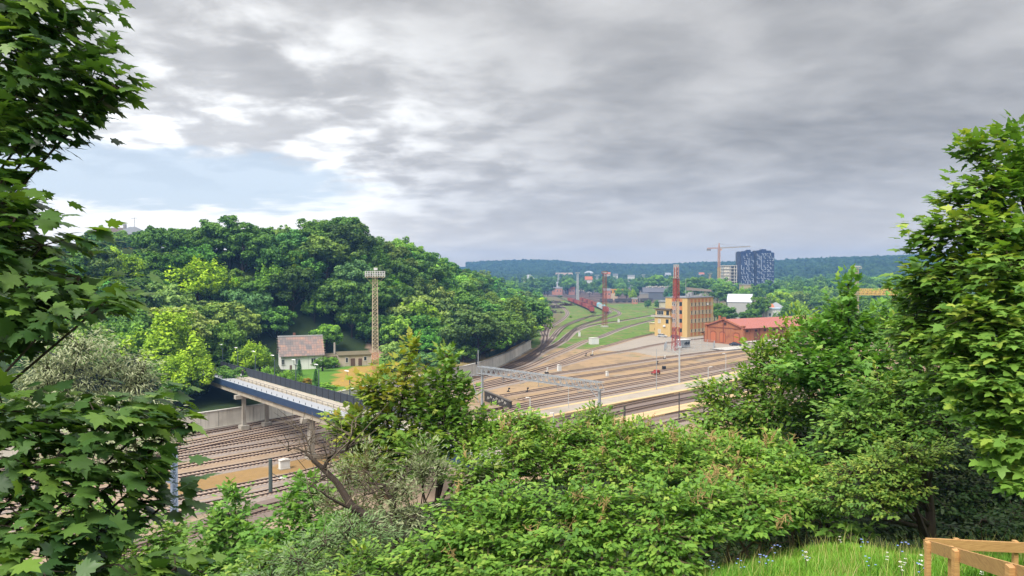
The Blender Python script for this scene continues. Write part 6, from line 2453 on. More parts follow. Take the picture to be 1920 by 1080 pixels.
def hill_wood():
    marked = [  # px, py, height, kind, tint, width factor, label
        (370, 527, 16, 'upright', YB, 1.25, 'bright yellow-green spiky tree in the middle of the wooded slope'),
        (405, 545, 10, 'upright', YB, 1.0, 'smaller bright yellow tree leaning against the big yellow-green one'),
        (212, 500, 12, 'upright', YG, 1.2, 'yellow-green round tree just below the yellow hilltop house'),
        (262, 512, 11, 'round', MID, 1.0, 'mid green tree right of the yellow-green tree below the hilltop house'),
        (288, 562, 14, 'willow', GREY, 1.1, 'pale grey-green willowy tree left of the bright yellow tree'),
        (375, 583, 12, 'poplar', OLV, 1.2, 'narrow olive brown conical tree below the bright yellow tree'),
        (448, 565, 15, 'willow', BLU, 1.0, 'bluish grey-green tree right of the bright yellow tree'),
        (485, 590, 11, 'round', BLU, 1.0, 'smaller bluish tree above the cottage roof on the left'),
        (545, 487, 12, 'dome', YG, 1.0, 'tree with a yellow-green top high on the slope above the cottage'),
        (510, 555, 12, 'upright', LT, 1.0, 'light green tree midway up the slope above the cottage'),
        (590, 570, 10, 'upright', LT, .9, 'light green small tree just above the right end of the cottage roof'),
        (430, 442, 15, 'dome', DK, 1.2, 'large dark domed tree on the skyline at the left part of the hill'),
        (455, 487, 15, 'dome', DK, 1.1, 'big dark rounded tree below the large skyline dome'),
        (320, 456, 12, 'dome', DK, 1.0, 'dark tree on the skyline right of the yellow hilltop house'),
        (285, 452, 12, 'round', DK, 1.0, 'dark tree touching the right side of the hilltop house'),
        (172, 470, 11, 'round', BLU, 1.0, 'bluish dark tree under the brown hilltop roof'),
        (531, 437, 10, 'open', GREY, .8, 'slim pale tree standing alone in the dip of the skyline'),
        (645, 432, 17, 'dome', DK, 1.15, 'highest domed tree on top of the wooded hill'),
        (590, 440, 14, 'round', MID, 1.0, 'green tree on the skyline left of the highest dome'),
        (712, 424, 13, 'pine', (.45, .55, .55), .9, 'dark ragged pine sticking out of the skyline behind the lighting mast'),
        (760, 470, 15, 'round', LT, 1.0, 'pale green tree on the falling skyline right of the pine'),
        (690, 470, 14, 'round', MID, 1.0, 'mid green tree above the top of the lighting mast'),
        (815, 500, 14, 'round', LT, 1.0, 'light green tree on the long falling ridge'),
        (870, 540, 13, 'upright', YG, 1.0, 'yellow-green tree low on the ridge beside the willows'),
        (905, 518, 17, 'open', OLV, 1.2, 'tall loose poplar-like tree standing above the end of the ridge'),
        (790, 578, 15, 'willow', OLV, 1.5, 'broad olive willow at the foot of the hill right of the lighting mast'),
        (845, 590, 14, 'willow', OLV, 1.5, 'second olive willow from the lighting mast along the foot of the hill'),
        (918, 585, 14, 'willow', OLV, 1.5, 'olive willow next to the dark tree above the far retaining wall'),
        (955, 578, 13, 'willow', OLV, 1.5, 'rightmost olive willow at the corner of the wood'),
        (887, 620, 13, 'round', DK, 1.0, 'dark green tree between the willows above the retaining wall'),
        (985, 590, 13, 'round', DK, .9, 'dark tree at the right tip of the wood beside the sidings'),
        (1002, 555, 12, 'round', DK, .8, 'furthest dark tree of the wood next to the scrap heaps'),
        (612, 627, 10, 'dome', LT, 1.1, 'layered light green tree behind the cream outbuilding'),
        (660, 590, 12, 'round', MID, 1.0, 'mid green tree just left of the lighting mast'),
        (742, 655, 7, 'bush', GREY, 1.15, 'tall grey-green bush right of the lighting mast foot'),
        (800, 675, 6, 'bush', BLU, 1.2, 'dark bluish bush on the bank above the retaining wall'),
        (835, 665, 6, 'bush', BLU, 1.2, 'second bluish bush on the bank above the retaining wall'),
        (870, 655, 6, 'bush', MID, 1.2, 'green bush on the bank above the retaining wall beside the pale strip'),
        (905, 645, 5, 'bush', BLU, 1.2, 'rightmost bush on the bank above the retaining wall'),
    ]
    g = 'trees of the wooded hill'
    for px, py, h, kind, tint, wd, lab in marked:
        q = on_hill(px, py, h)
        if q is None:
            print('no place', lab)
            continue
        x, y, z = q
        plant('shrub' if kind == 'bush' else 'hill_tree', lab, kind, x, y, z - (.3 if h < 9 else 1.6), h + (0 if h < 9 else 1), tint, g, wd, 'shrub' if kind == 'bush' else 'tree')
        HILL.append((x, y, h * .30 * wd))
    # trees nearer than the hill, at the wooded end of the footbridge
    for px, py, d, h, kind, tint, wd, lab in (
            (318, 645, 150, 15, 'upright', YG, 1.2, 'bright green tree at the left end of the footbridge, the taller one'),
            (320, 708, 147, 8, 'upright', YG, 1.15, 'lower bright green tree touching the left end of the footbridge'),
            (305, 720, 142, 9, 'round', MID, 1.1, 'mid green tree under the left end of the footbridge'),
            (330, 765, 138, 6, 'round', DK, 1.2, 'dark tree in the shade below the left end of the footbridge'),
            (378, 775, 150, 4.5, 'round', DK, 1.2, 'dark tree under the footbridge left of the first pier'),
            (346, 706, 141, 10, 'upright', YG, 1.2, 'bright green tree just in front of the left tip of the footbridge'),
            (408, 758, 156, 5.5, 'bush', DK, 1.6, 'dark bush in the shade directly under the left span of the footbridge'),
            (350, 778, 146, 5.5, 'bush', DK, 1.7, 'dark bush behind the left end of the retaining wall'),
            (430, 745, 168, 6.5, 'bush', DK, 1.6, 'dark bush seen between footbridge deck and retaining wall'),
            (440, 755, 150, 6, 'round', DK, 1.3, 'dark tree behind the first pier of the footbridge'),
            (500, 748, 154, 5, 'round', DK, 1.3, 'dark bush behind the retaining wall under the footbridge'),
            (250, 640, 160, 14, 'round', DK, 1.1, 'dark green tree behind the silver willow on the left'),
            (215, 700, 145, 12, 'round', MID, 1.1, 'mid green tree low behind the silver willow'),
            (120, 560, 190, 15, 'dome', DK, 1.1, 'dark tree far left behind the near maple leaves'),
            (188, 478, 318, 13, 'round', DK, 1.3, 'dark tree in front of the brown roofed hilltop house'),
            (222, 470, 322, 13, 'round', MID, 1.2, 'green tree hiding the left part of the yellow hilltop house wall'),
            (268, 468, 322, 13, 'dome', DK, 1.2, 'dark tree hiding the right part of the yellow hilltop house wall'),
            (425, 640, 168, 9, 'round', MID, 1.1, 'mid green tree above the wooded end of the footbridge'),
            (470, 672, 163, 7.5, 'upright', YG, 1.2, 'yellow-green young tree behind the footbridge railing'),
            (500, 705, 158, 5.0, 'upright', LT, 1.3, 'light green shrub before the left corner of the cottage'),
            (488, 664, 178, 6, 'bush', DK, 1.0, 'dark round shrub at the left gable of the cottage'),
            (540, 712, 155, 5.0, 'upright', LT, 1.3, 'small light green shrub by the footbridge below the cottage lawn')):
        p = at(px, py, d)
        z = tz(p.x, p.y)
        hh = max(h, (p.z - z) / .62) if p.z - z < h * 1.3 else h
        plant('shrub' if kind == 'bush' else 'hill_tree', lab, kind, p.x, p.y, z - .3, hh, tint, g, wd * h / hh, 'shrub' if kind == 'bush' else 'tree')
        HILL.append((p.x, p.y, h * .3))
    # garden plants
    gg = 'garden plants below the cottage'
    for px, py, h, kind, tint, wd, lab in ((561, 703, 4.2, 'spruce', (.9, 1.1, 2.2), 1.1, 'small blue spruce on the lawn below the cottage'), (592, 716, 4.2, 'spruce', (1.1, 1.3, 1.8), 1.3, 'second small grey-green spruce right of the blue one'),
                                           (605, 692, 4.2, 'bush', MID, 1.0, 'dark green garden bush in front of the cream outbuilding'), (622, 684, 3.2, 'bush', LT, 1.2, 'light green garden bush beside the dry grass'),
                                           (640, 678, 2.4, 'bush', LT, 1.2, 'small light bush between outbuilding and dry grass'), (575, 716, 2.2, 'bush', (2.6, .9, .7), 1.1, 'small reddish brown bush by the blue spruce'),
                                           (612, 726, 3.0, 'bush', LT, 1.3, 'light green bush at the end of the footbridge lamps'), (640, 728, 2.6, 'bush', MID, 1.6, 'hedge-like bush along the grey path, left part'),
                                           (668, 722, 2.4, 'bush', MID, 1.6, 'hedge-like bush along the grey path, right part'), (735, 690, 3.5, 'bush', MID, 1.2, 'round bush right of the dry grass by the lighting mast')):
        p = gnd(px, py, 4.3)
        plant('garden_spruce' if kind == 'spruce' else 'garden_bush', lab, kind, p.x, p.y, tz(p.x, p.y) - .15, h, tint, gg, wd, 'shrub')
        HILL.append((p.x, p.y, 2))
    # undergrowth along the crest, under the skyline crowns
    for k, px in enumerate(range(285, 770, 15)):
        dd = np.arange(150, 700, 2.0)
        xx = (px - 960) / FPX * dd
        j = int(np.argmax((terrain(xx, dd) - CAMH) / dd))
        plant('undergrowth_shrub', 'dense dark shrub filling the space beneath the skyline crowns of the hill', 'bush', xx[j], dd[j] + 3 + 9 * (k % 2), tz(xx[j], dd[j] + 3 + 9 * (k % 2)) - .6, 9.0, DK, 'undergrowth beneath the skyline crowns', 1.15, 'shrub')
    # fill the rest of the visible wood
    keep = [in_pic for in_pic in ()]
    POLY = [(100, 490), (165, 478), (250, 482), (300, 455), (420, 448), (520, 462), (640, 440), (720, 456), (790, 482), (860, 510), (900, 515),
            (940, 515), (1005, 528), (1012, 560), (1000, 600), (985, 625), (930, 640), (880, 655), (800, 680), (740, 660), (715, 648), (690, 636), (600, 628), (500, 630), (470, 650), (300, 660), (100, 640)]
    rng = np.random.default_rng(23)
    fill = []
    tries = 0
    while tries < 9000:
        tries += 1
        px, py = rng.uniform(100, 1015), rng.uniform(400, 690)
        if not in_poly(np.array([px]), np.array([py]), POLY)[0]:
            continue
        h = rng.uniform(9, 17)
        q = on_hill(px, py, h, 150)
        if q is None:
            continue
        x, y, z = q
        s, fy = line_dist(np.array([x]), np.array([y]), FOOT)
        if fy[0] < 215 and s[0] < 60 and x > -75:
            continue                                    # keep garden and cottage clear
        if x < -150 and 320 < y < 372:
            continue
        if (165 < px < 218 and 518 - (z + h - 28) / y * FPX < 440) or (218 <= px < 262 and 518 - (z + h - 28) / y * FPX < 456):
            continue
        r = h * .27 if y < 330 else h * .34
        if any((x - a) ** 2 + (y - b) ** 2 < ((r + c) * (.80 if y < 400 else .9)) ** 2 for a, b, c in HILL):
            continue
        HILL.append((x, y, r))
        u = rng.random()
        kind = 'round' if u < .45 else 'dome' if u < .7 else 'open' if u < .8 else 'upright' if u < .9 else 'willow'
        v = rng.random()
        tint = DK if v < .50 else MID if v < .76 else BLU if v < .84 else LT if v < .93 else OLV if v < .97 else YG
        fill.append((px, py, x, y, z, h, kind, tint))
    # words that single each one out: colour, band of the hill, place in the row
    classes = {}
    for i, f in enumerate(fill):
        px, py = f[0], f[1]
        sky = np.interp(px, [100, 300, 420, 520, 640, 720, 790, 860, 1000], [455, 425, 412, 432, 405, 425, 455, 493, 530])
        foot = np.interp(px, [100, 500, 700, 800, 1000], [640, 628, 640, 670, 620])
        t = (py - sky) / (foot - sky)
        band = 'on the skyline' if t < .18 else 'on the upper slope' if t < .45 else 'midway up the wood' if t < .75 else 'at the hill foot'
        shape = {'round': 'rounded', 'dome': 'broad domed', 'open': 'loose', 'upright': 'upright', 'willow': 'billowing'}[f[6]]
        classes.setdefault((CNAME[f[7]], shape, band), []).append(i)
    ORD = ['first', 'second', 'third', 'fourth', 'fifth', 'sixth', 'seventh', 'eighth', 'ninth', 'tenth', 'eleventh', 'twelfth', 'thirteenth', 'fourteenth', 'fifteenth', 'sixteenth']
    for (cn, sh, band), ids in classes.items():
        ids.sort(key=lambda i: fill[i][0])
        for k, i in enumerate(ids):
            px, py, x, y, z, h, kind, tint = fill[i]
            lab = 'only %s %s hill tree %s' % (cn, sh, band) if len(ids) == 1 else '%s from left of the %s %s hill trees %s' % (ORD[min(k, 15)], cn, sh, band)
            lum = 1 + .22 * rng.normal()
            jt = tuple(np.clip(c * lum * (1 + .12 * rng.normal()), .35, 3) for c in tint)
            plant('hill_tree', lab, kind, x, y, z - 2.4, h + 1.6, jt, g, rng.uniform(1.0, 1.25))
    print('hill trees', len(fill))


hill_wood()


def town_trees():
    g = 'trees around the far town'
    marked = [  # px, crown top py, width px, depth, kind, tint, label
        (1362, 573, 42, 400, 'round', DK, 'dark round tree right behind the yellow office block'),
        (1408, 575, 46, 385, 'dome', DK, 'broad dark tree between office block and warehouse roof'),
        (1340, 566, 30, 430, 'round', MID, 'mid green tree peeping out right of the yellow office block'),
        (1425, 556, 40, 440, 'round', MID, 'round green tree right of the white barn'),
        (1364, 525, 44, 620, 'poplar', MID, 'tall full green tree behind the white barn, below the tower crane'),
        (1345, 535, 26, 640, 'round', DK, 'dark tree between conveyor mast and the tall full green tree'),
        (1412, 533, 34, 640, 'round', MID, 'green tree in front of the navy towers'),
        (1440, 524, 40, 700, 'dome', BLU, 'bluish green tree at the foot of the right navy tower'),
        (1464, 541, 44, 560, 'willow', YG, 'bright yellow-green willow left of its duller neighbour'),
        (1498, 541, 40, 575, 'willow', OLV, 'duller olive willow right of the bright yellow-green one'),
        (1474, 565, 26, 520, 'round', DK, 'dark shaded tree between the two willows'),
        (1520, 536, 34, 640, 'round', LT, 'light green tree behind the olive willow'),
        (1537, 548, 30, 560, 'round', MID, 'mid green tree left of the near maple top'),
        (1391, 540, 30, 560, 'upright', LT, 'light upright tree left of the navy towers base'),
        (1322, 553, 24, 560, 'round', MID, 'tree under the brown conveyor bridge'),
        (1303, 556, 22, 590, 'round', LT, 'light tree beside the navy silo block'),
        (1660, 560, 60, 520, 'dome', DK, 'dark trees mass under the yellow gantry crane, left crown'),
        (1640, 563, 40, 500, 'round', DK, 'dark crown directly under the middle of the gantry crane'),
        (1690, 520, 60, 650, 'round', LT, 'light green tree behind the right end of the gantry crane'),
        (1650, 527, 50, 800, 'dome', MID, 'mid green tree above the gantry crane'),
        (1580, 535, 40, 700, 'round', MID, 'mid green tree behind the near maple top'),
        (1215, 560, 15, 650, 'bush', BLU, 'bluish bushes right of the square grey hut'),
        (1234, 559, 15, 640, 'bush', BLU, 'bluish bush before the dark hall'),
        (1250, 577, 12, 430, 'bush', DK, 'low dark bush at the kiosk left of the office block'),
        (1097, 526, 16, 1130, 'round', DK, 'dark tree in front of the steep orange roofed house, left side'),
        (1111, 527, 16, 1120, 'dome', MID, 'green tree in front of the steep orange roofed house, right side'),
        (1030, 523, 18, 1200, 'round', BLU, 'bluish tree behind the longer salmon shed'),
        (1064, 521, 18, 1200, 'round', DK, 'dark tree between the two salmon sheds'),
        (1105, 535, 16, 1000, 'round', BLU, 'round dark tree at the far side of the tracks by the pale mast'),
        (1127, 535, 12, 1000, 'round', LT, 'light green tree right of the round dark tree by the pale mast'),
        (1160, 540, 13, 850, 'round', LT, 'light green tree under the orange yard crane arm'),
        (1175, 538, 16, 820, 'round', MID, 'mid green tree at the right of the orange yard crane'),
        (1190, 534, 18, 800, 'dome', BLU, 'dark bluish dome tree left of the dark hall'),
        (1186, 543, 12, 760, 'upright', YG, 'yellow-green small tree in front of the dark dome tree'),
        (1230, 512, 44, 1000, 'dome', LT, 'big pale green crown behind the dark hall'),
        (1256, 517, 30, 950, 'round', MID, 'mid green crown behind the radio mast'),
        (1205, 520, 26, 1050, 'round', MID, 'mid green crown left of the big pale green crown'),
        (1300, 520, 36, 900, 'round', MID, 'mid green crown right of the radio mast'),
        (1330, 522, 30, 850, 'round', LT, 'light green crown at the buff conveyor mast'),
        (1283, 530, 24, 800, 'round', BLU, 'bluish crown right behind the radio mast'),
        (1070, 590, 7, 500, 'bush', LT, 'small lone bush on the grass left of the wagons'),
        (1050, 553, 10, 980, 'bush', MID, 'low bush at the start of the dark tracks'),
        (1545, 600, 30, 330, 'round', MID, 'tree behind the far end of the warehouse roof'),
        (1240, 612, 14, 355, 'bush', BLU, 'grey-green low bushes left of the yellow annexe'),
        (1575, 590, 44, 300, 'round', MID, 'mid green tree right of the warehouse behind the near maple'),
    ]
    for px, pt, wpx, d, kind, tint, lab in marked:
        a = at(px, pt, d)
        z = tz(a.x, d)
        h = max(a.z - z, 2.0)
        w = wpx * d / FPX
        H = PROTO[kind][0][2]
        R0 = {'round': 12.0, 'dome': 14.0, 'upright': 10.5, 'willow': 14.0, 'poplar': 7.5, 'open': 10.5, 'bush': 6.2}[kind]
        plant('town_bush' if kind == 'bush' else 'town_tree', lab, kind, a.x, d, z - .4, h, tint, g, (w / R0) / (h / H), 'shrub' if kind == 'bush' else 'tree')
    rng = np.random.default_rng(41)
    gg = 'hazy trees between the roofs of the far town'
    n = 0
    pts = []
    while n < 150:
        px = rng.uniform(930, 1720)
        d = rng.uniform(760, 1400) if px > 1200 else rng.uniform(1000, 1500)
        py = np.interp(px, [930, 1100, 1350, 1720], [526, 526, 526, 514]) + rng.uniform(-8, 8) + (1100 - d) * .004
        a = at(px, py, d)
        z = tz(a.x, d)
        h = a.z - z
        if not 9 < h < 29 or any((a.x - q[0]) ** 2 + (d - q[1]) ** 2 < 130 for q in pts):
            continue
        if 1375 < px < 1455 and d < 1100 and py < 524:
            continue
        pts.append((a.x, d))
        v = rng.random()
        tint = MID if v < .4 else DK if v < .6 else BLU if v < .8 else LT
        plant('town_tree', 'hazy broadleaf tree between the roofs of the far town', ('round', 'dome', 'round', 'upright')[rng.integers(4)], a.x, d, z - .5, h, tint, gg, rng.uniform(.9, 1.35))
        n += 1
    n, pts = 0, []
    gg = 'trees of the green belt beyond the warehouse'
    while n < 44:
        px, d = rng.uniform(1470, 1730), rng.uniform(345, 760)
        py = 575 - (d - 345) * .085 + rng.uniform(-10, 10)
        a = at(px, py, d)
        h = a.z - tz(a.x, d)
        if not 8 < h < 24 or any((a.x - q[0]) ** 2 + (d - q[1]) ** 2 < 70 for q in pts) or (1590 < px and py < 553 and d < 480):
            continue
        pts.append((a.x, d))
        v = rng.random()
        plant('town_tree', 'broadleaf tree of the green belt between warehouse and gantry crane', ('round', 'dome', 'willow', 'upright')[rng.integers(4)], a.x, d, tz(a.x, d) - 1, h + 1,
              MID if v < .4 else DK if v < .65 else LT if v < .85 else YG, gg, rng.uniform(1.0, 1.4))
        n += 1


town_trees()


def far_wood():
    """the closed wood on the hills at the horizon, one mass"""
    rng = np.random.default_rng(3)
    n = 15000
    th = rng.uniform(-.06, .66, n * 2)
    D = np.sqrt(rng.uniform(1150 ** 2, 2800 ** 2, n * 2))
    x, y = D * np.sin(th), D * np.cos(th)
    z = terrain(x, y)
    ok = (z > np.interp(D, [1150, 1500, 2000], [10, 8, 14])) | (D > 1650)
    x, y, z, D = x[ok][:n], y[ok][:n], z[ok][:n], D[ok][:n]
    # low crown blobs roughened into leaf lumps
    import itertools
    t = (1 + 5 ** .5) / 2
    iv = np.array([(-1, t, 0), (1, t, 0), (-1, -t, 0), (1, -t, 0), (0, -1, t), (0, 1, t), (0, -1, -t), (0, 1, -t), (t, 0, -1), (t, 0, 1), (-t, 0, -1), (-t, 0, 1)])
    iv = unit(iv)
    fi = [(0, 11, 5), (0, 5, 1), (0, 1, 7), (0, 7, 10), (0, 10, 11), (1, 5, 9), (5, 11, 4), (11, 10, 2), (10, 7, 6), (7, 1, 8), (3, 9, 4), (3, 4, 2), (3, 2, 6), (3, 6, 8), (3, 8, 9), (4, 9, 5), (2, 4, 11), (6, 2, 10), (8, 6, 7), (9, 8, 1)]
    V, F, cache = [tuple(p) for p in iv], [], {}
    def midp(a, b):
        k = (min(a, b), max(a, b))
        if k not in cache:
            p = np.array(V[a]) + np.array(V[b])
            V.append(tuple(p / np.linalg.norm(p)))
            cache[k] = len(V) - 1
        return cache[k]
    for a, b, c in fi:
        p, q, r = midp(a, b), midp(b, c), midp(c, a)
        F += [(a, p, r), (b, q, p), (c, r, q), (p, q, r)]
    V, F = np.array(V), np.array(F)
    m = len(x)
    R = rng.uniform(5, 9, (m, 1, 1)) * np.array([1, 1, 1.0])
    R[:, :, 2] *= 1.05
    P = V[None] * R * (1 + .22 * rng.normal(size=(m, len(V), 1))) + np.stack([x, y, z + rng.uniform(5, 9, m)], 1)[:, None, :]
    f = (F[None] + (np.arange(m) * len(V))[:, None, None]).reshape(-1, 3)
    r = np.clip(rng.uniform(.1, .9, (m, 1)) + .12 * rng.normal(size=(m, len(V))), 0, 1)
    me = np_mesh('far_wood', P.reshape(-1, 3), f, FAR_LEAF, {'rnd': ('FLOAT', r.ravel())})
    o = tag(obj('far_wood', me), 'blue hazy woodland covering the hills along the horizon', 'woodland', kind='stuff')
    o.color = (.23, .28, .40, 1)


far_wood()

# ------------------------------------------------------------------ near trees and shrubs, leaf by leaf
def outline(half, c):
    L = [(x, y) for x, y in half]
    R = [(-x, y) for x, y in reversed(half) if x > 1e-6]
    pts = L + R
    v = np.array([c] + pts, float)
    n = len(pts)
    f = np.array([(0, 1 + i, 1 + (i + 1) % n) for i in range(n)])
    z = -.22 * v[:, 0] ** 2 - .16 * np.clip(v[:, 1] - .3, 0, 2) ** 2 + .06 * np.abs(v[:, 0])
    return np.stack([v[:, 0], v[:, 1], z], 1), f


LEAF = {
    'maple': outline([(0, 0), (.13, -.07), (.41, -.06), (.29, .10), (.38, .17), (.60, .34), (.42, .37), (.43, .50), (.23, .45), (.27, .66), (.13, .68), (0, 1.02)], (0, .30)),
    'maple_small': outline([(0, 0), (.36, -.02), (.28, .14), (.56, .38), (.23, .44), (.20, .68), (0, 1.0)], (0, .30)),
    'heart': outline([(0, .04), (.20, -.04), (.36, .14), (.30, .45), (.14, .78), (0, 1.0)], (0, .30)),
    'oval': outline([(0, 0), (.20, .22), (.24, .5), (.12, .85), (0, 1.0)], (0, .5)),
    'lance': outline([(0, 0), (.10, .3), (.09, .6), (0, 1.0)], (0, .45)),
}


def leaf_mesh(name, kind, P, D, Nn, S, rnd, m):
    v, f = LEAF[kind]
    D = unit(D)
    Nn = unit(Nn - D * (Nn * D).sum(1, keepdims=True))
    X = np.cross(D, Nn)
    n = len(P)
    V = P[:, None, :] + S[:, None, None] * (v[None, :, 0:1] * X[:, None, :] + v[None, :, 1:2] * D[:, None, :] + v[None, :, 2:3] * Nn[:, None, :])
    F = (f[None] + (np.arange(n) * len(v))[:, None, None]).reshape(-1, 3)
    return np_mesh(name, V.reshape(-1, 3), F, m, {'rnd': ('FLOAT', np.repeat(rnd, len(v)))})


def near_tree(name, label, cat, base, blobs, leaf, size, m, seed, k=3.6, spr=2.4, per=10, trunk=.12, group=None, stems=1, droop=.35, twig=.010, bark=None, tone=(.5, .2),
              up=1.0, inner=.22, plumes=0, limbs=True, lean=.6, limbr=None):
    """blobs: (px, py, depth, rx px, ry px[, tone shift]) - each a bough of the crown"""
    g = np.random.default_rng(seed)
    bx, by = base
    bz = tz(bx, by) - .15
    t = thing(name, label, cat, (bx, by, bz), 0, group)
    T = MB()
    off = Vector((bx, by, bz))
    C = []
    for b in blobs:
        c = np.array(at(b[0], b[1], b[2]))
        q = b[2] / FPX
        C.append((c, b[3] * q, b[4] * q, (b[3] + b[4]) * .5 * q, b[5] if len(b) > 5 else 0.0))
    cen = np.mean([c[0] for c in C], 0)
    topz = max(c[0][2] for c in C)
    # stems
    heads = []
    for s in range(stems):
        a = g.random() * 6.28
        r = .25 * (stems > 1)
        p0 = np.array([bx + r * math.cos(a), by + r * math.sin(a), bz])
        p1 = cen + (g.normal(size=3) * np.array([1.0, 1.0, .2]) * (.5 if stems > 1 else .1))
        p1[:2] = p0[:2] * (1 - lean) + p1[:2] * lean
        p1[2] = bz + (topz - bz) * (.8 if stems == 1 else .6)
        mid = p0 * .55 + p1 * .45 + g.normal(size=3) * .12
        mid[:2] = p0[:2] * .75 + p1[:2] * .25
        rad = trunk / (1 if stems == 1 else 1.6)
        pts = [p0, p0 * .7 + mid * .3, mid, p1]
        T.tube([tuple(p - np.array(off)) for p in pts], [rad * 1.15, rad, rad * .75, rad * .25], 8 if trunk > .1 else 6, cap=False)
        heads.append((p0, mid, p1))
    A, O, TN = [], [], []
    for c, rx, ry, rz, tn in C:
        p0, mid, p1 = heads[g.integers(len(heads))]
        h = np.clip((c[2] - bz) * .62 / max(p1[2] - bz, .1), .15, .95)
        st = p0 * (1 - h) + p1 * h if h > .5 else p0 * (1 - 2 * h) + mid * 2 * h
        if limbs:
            mm = st * .45 + c * .55 + np.array([0, 0, -.12])
            r0 = limbr or max(trunk * .36, twig * 1.6)
            T.tube([tuple(p - np.array(off)) for p in (st, mm, c)], [r0, r0 * .65, twig * 1.3], 6, cap=False)
        s = spr * size
        n = max(4, int(k * (rx * ry + rx * rz + ry * rz) / (s * s)))
        d = unit(g.normal(size=(n, 3)))
        f = np.where(g.random(n) < inner, g.uniform(.1, .6, n), g.uniform(.6, 1.02, n))
        wob = 1 + .20 * np.sin(d[:, 0] * 4 + tn * 9 + seed) * np.cos(d[:, 2] * 5 + seed)
        p = c + d * (f * wob)[:, None] * np.array([rx, rz, ry])
        w = unit(p - c + (c - st) * .25 + np.array([0, 0, .10 * rx]))
        A.append(p)
        O.append(w)
        TN.append(np.full(n, tn))
        if limbs:
            for i in range(0, n, 2 if n < 120 else 4):
                q = c * .5 + p[i] * .5 + g.normal(size=3) * .05 * rx
                T.tube([tuple(x - np.array(off)) for x in (c, q, p[i])], [twig, twig * .7, twig * .35], 4, cap=False)
    A, O, TN = np.concatenate(A), np.concatenate(O), np.concatenate(TN)
    n = len(A)
    # leaves in pairs along each twig end
    oh = O * np.array([1, 1, .45])
    oh = unit(oh)
    side = unit(np.cross(oh, np.array([0, 0, 1.0])) + g.normal(size=(n, 3)) * .15)
    P, D, Nn, S, R = [], [], [], [], []
    spr_t = g.normal(size=n) * tone[1]
    for i in range(per):
        sg = 1 if i % 2 else -1
        a = (i // 2) / max(1, (per - 1) // 2)
        pos = A + oh * ((a - .6) * spr * size * 1.1)[..., None] if np.ndim(a) else A + oh * (a - .6) * spr * size * 1.1
        pos = pos + side * sg * size * g.uniform(.15, .55, (n, 1)) + g.normal(size=(n, 3)) * size * .28
        dirn = side * sg * g.uniform(.5, 1.1, (n, 1)) * (1.2 - a) + oh * (.35 + a) + g.normal(size=(n, 3)) * .28
        dirn[:, 2] -= droop * g.uniform(.4, 1.5, n)
        nor = np.array([0, 0, up]) + O * .55 + g.normal(size=(n, 3)) * .34
        P.append(pos)
        D.append(dirn)
        Nn.append(nor)
        S.append(size * g.uniform(.62, 1.22, n))
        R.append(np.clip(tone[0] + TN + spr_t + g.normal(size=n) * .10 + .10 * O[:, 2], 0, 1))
    P, D, Nn, S, R = (np.concatenate(x) for x in (P, D, Nn, S, R))
    T.build('trunk', bark or BARK, t)
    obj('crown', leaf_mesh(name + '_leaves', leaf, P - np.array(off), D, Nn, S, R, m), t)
    if plumes:
        # dry seed heads of last spring standing above the leaves
        top = np.nonzero(O[:, 2] > .05)[0]
        ids = g.choice(top, min(plumes, len(top)), replace=False)
        for i in ids:
            M = MB()
            b = A[i] - np.array(off)
            for _ in range(g.integers(2, 5)):
                e = b + np.array([g.normal() * .10, g.normal() * .10, g.uniform(.12, .34)])
                M.tube([tuple(b), tuple((b + e) / 2 + g.normal(size=3) * .02), tuple(e)], [.006, .009, .004], 4, cap=False)
                for q in range(5):
                    u = b + (e - b) * g.uniform(.4, 1)
                    M.bar(u, u + g.normal(size=3) * .05, .010)
            M.build('seed_head', mat('dry_stalk', (.34, .24, .10), .9, .2), t)
    return t


def gr(*cols):
    return [(i / (len(cols) - 1), c) for i, c in enumerate(cols)]


M_DARKMAPLE = leafmat('dark_maple_leaf', gr((0.022, 0.059, 0.019), (0.041, 0.102, 0.026), (0.085, 0.172, 0.036), (0.189, 0.312, 0.050)), .33, rough=.42, spec=.35)
M_MAPLE = leafmat('maple_leaf', gr((0.059, 0.139, 0.028), (0.109, 0.226, 0.038), (0.179, 0.321, 0.052), (0.380, 0.451, 0.078)), .32)
M_MAPLE2 = leafmat('bright_maple_leaf', gr((0.070, 0.178, 0.031), (0.116, 0.271, 0.046), (0.178, 0.349, 0.062), (0.310, 0.465, 0.093)), .34)
M_AUTUMN = leafmat('turning_maple_leaf', gr((.095, .20, .035), (.155, .28, .045), (.235, .345, .055), (.33, .38, .065), (.40, .36, .06), (.44, .26, .06)), .36)
M_LILAC = leafmat('lilac_leaf', gr((0.067, 0.165, 0.026), (0.123, 0.262, 0.036), (0.202, 0.359, 0.050), (0.336, 0.422, 0.080)), .30)
M_MIXED = leafmat('mixed_leaf', gr((0.056, 0.139, 0.030), (0.107, 0.226, 0.041), (0.176, 0.306, 0.055), (0.329, 0.409, 0.074)), .28)
M_SILVER = leafmat('silver_leaf', gr((.17, .22, .10), (.26, .31, .155), (.36, .40, .225), (.46, .48, .30)), .25, tcol=(1.0, 1.05, .7))
M_OLIVE = leafmat('olive_twig_leaf', gr((0.116, 0.178, 0.070), (0.186, 0.256, 0.109), (0.279, 0.341, 0.155), (0.372, 0.372, 0.186)), .25)
M_WILLOWG = leafmat('grey_willow_leaf', gr((.080, .165, .055), (.135, .23, .085), (.215, .315, .135), (.30, .385, .19)), .25)
M_SHADE = leafmat('shade_painted_leaf', gr((.008, .022, .007), (.015, .038, .010), (.026, .055, .013), (.042, .072, .017)), .2)  # near-black leaf colour, with the deep shade of the hollow put into it

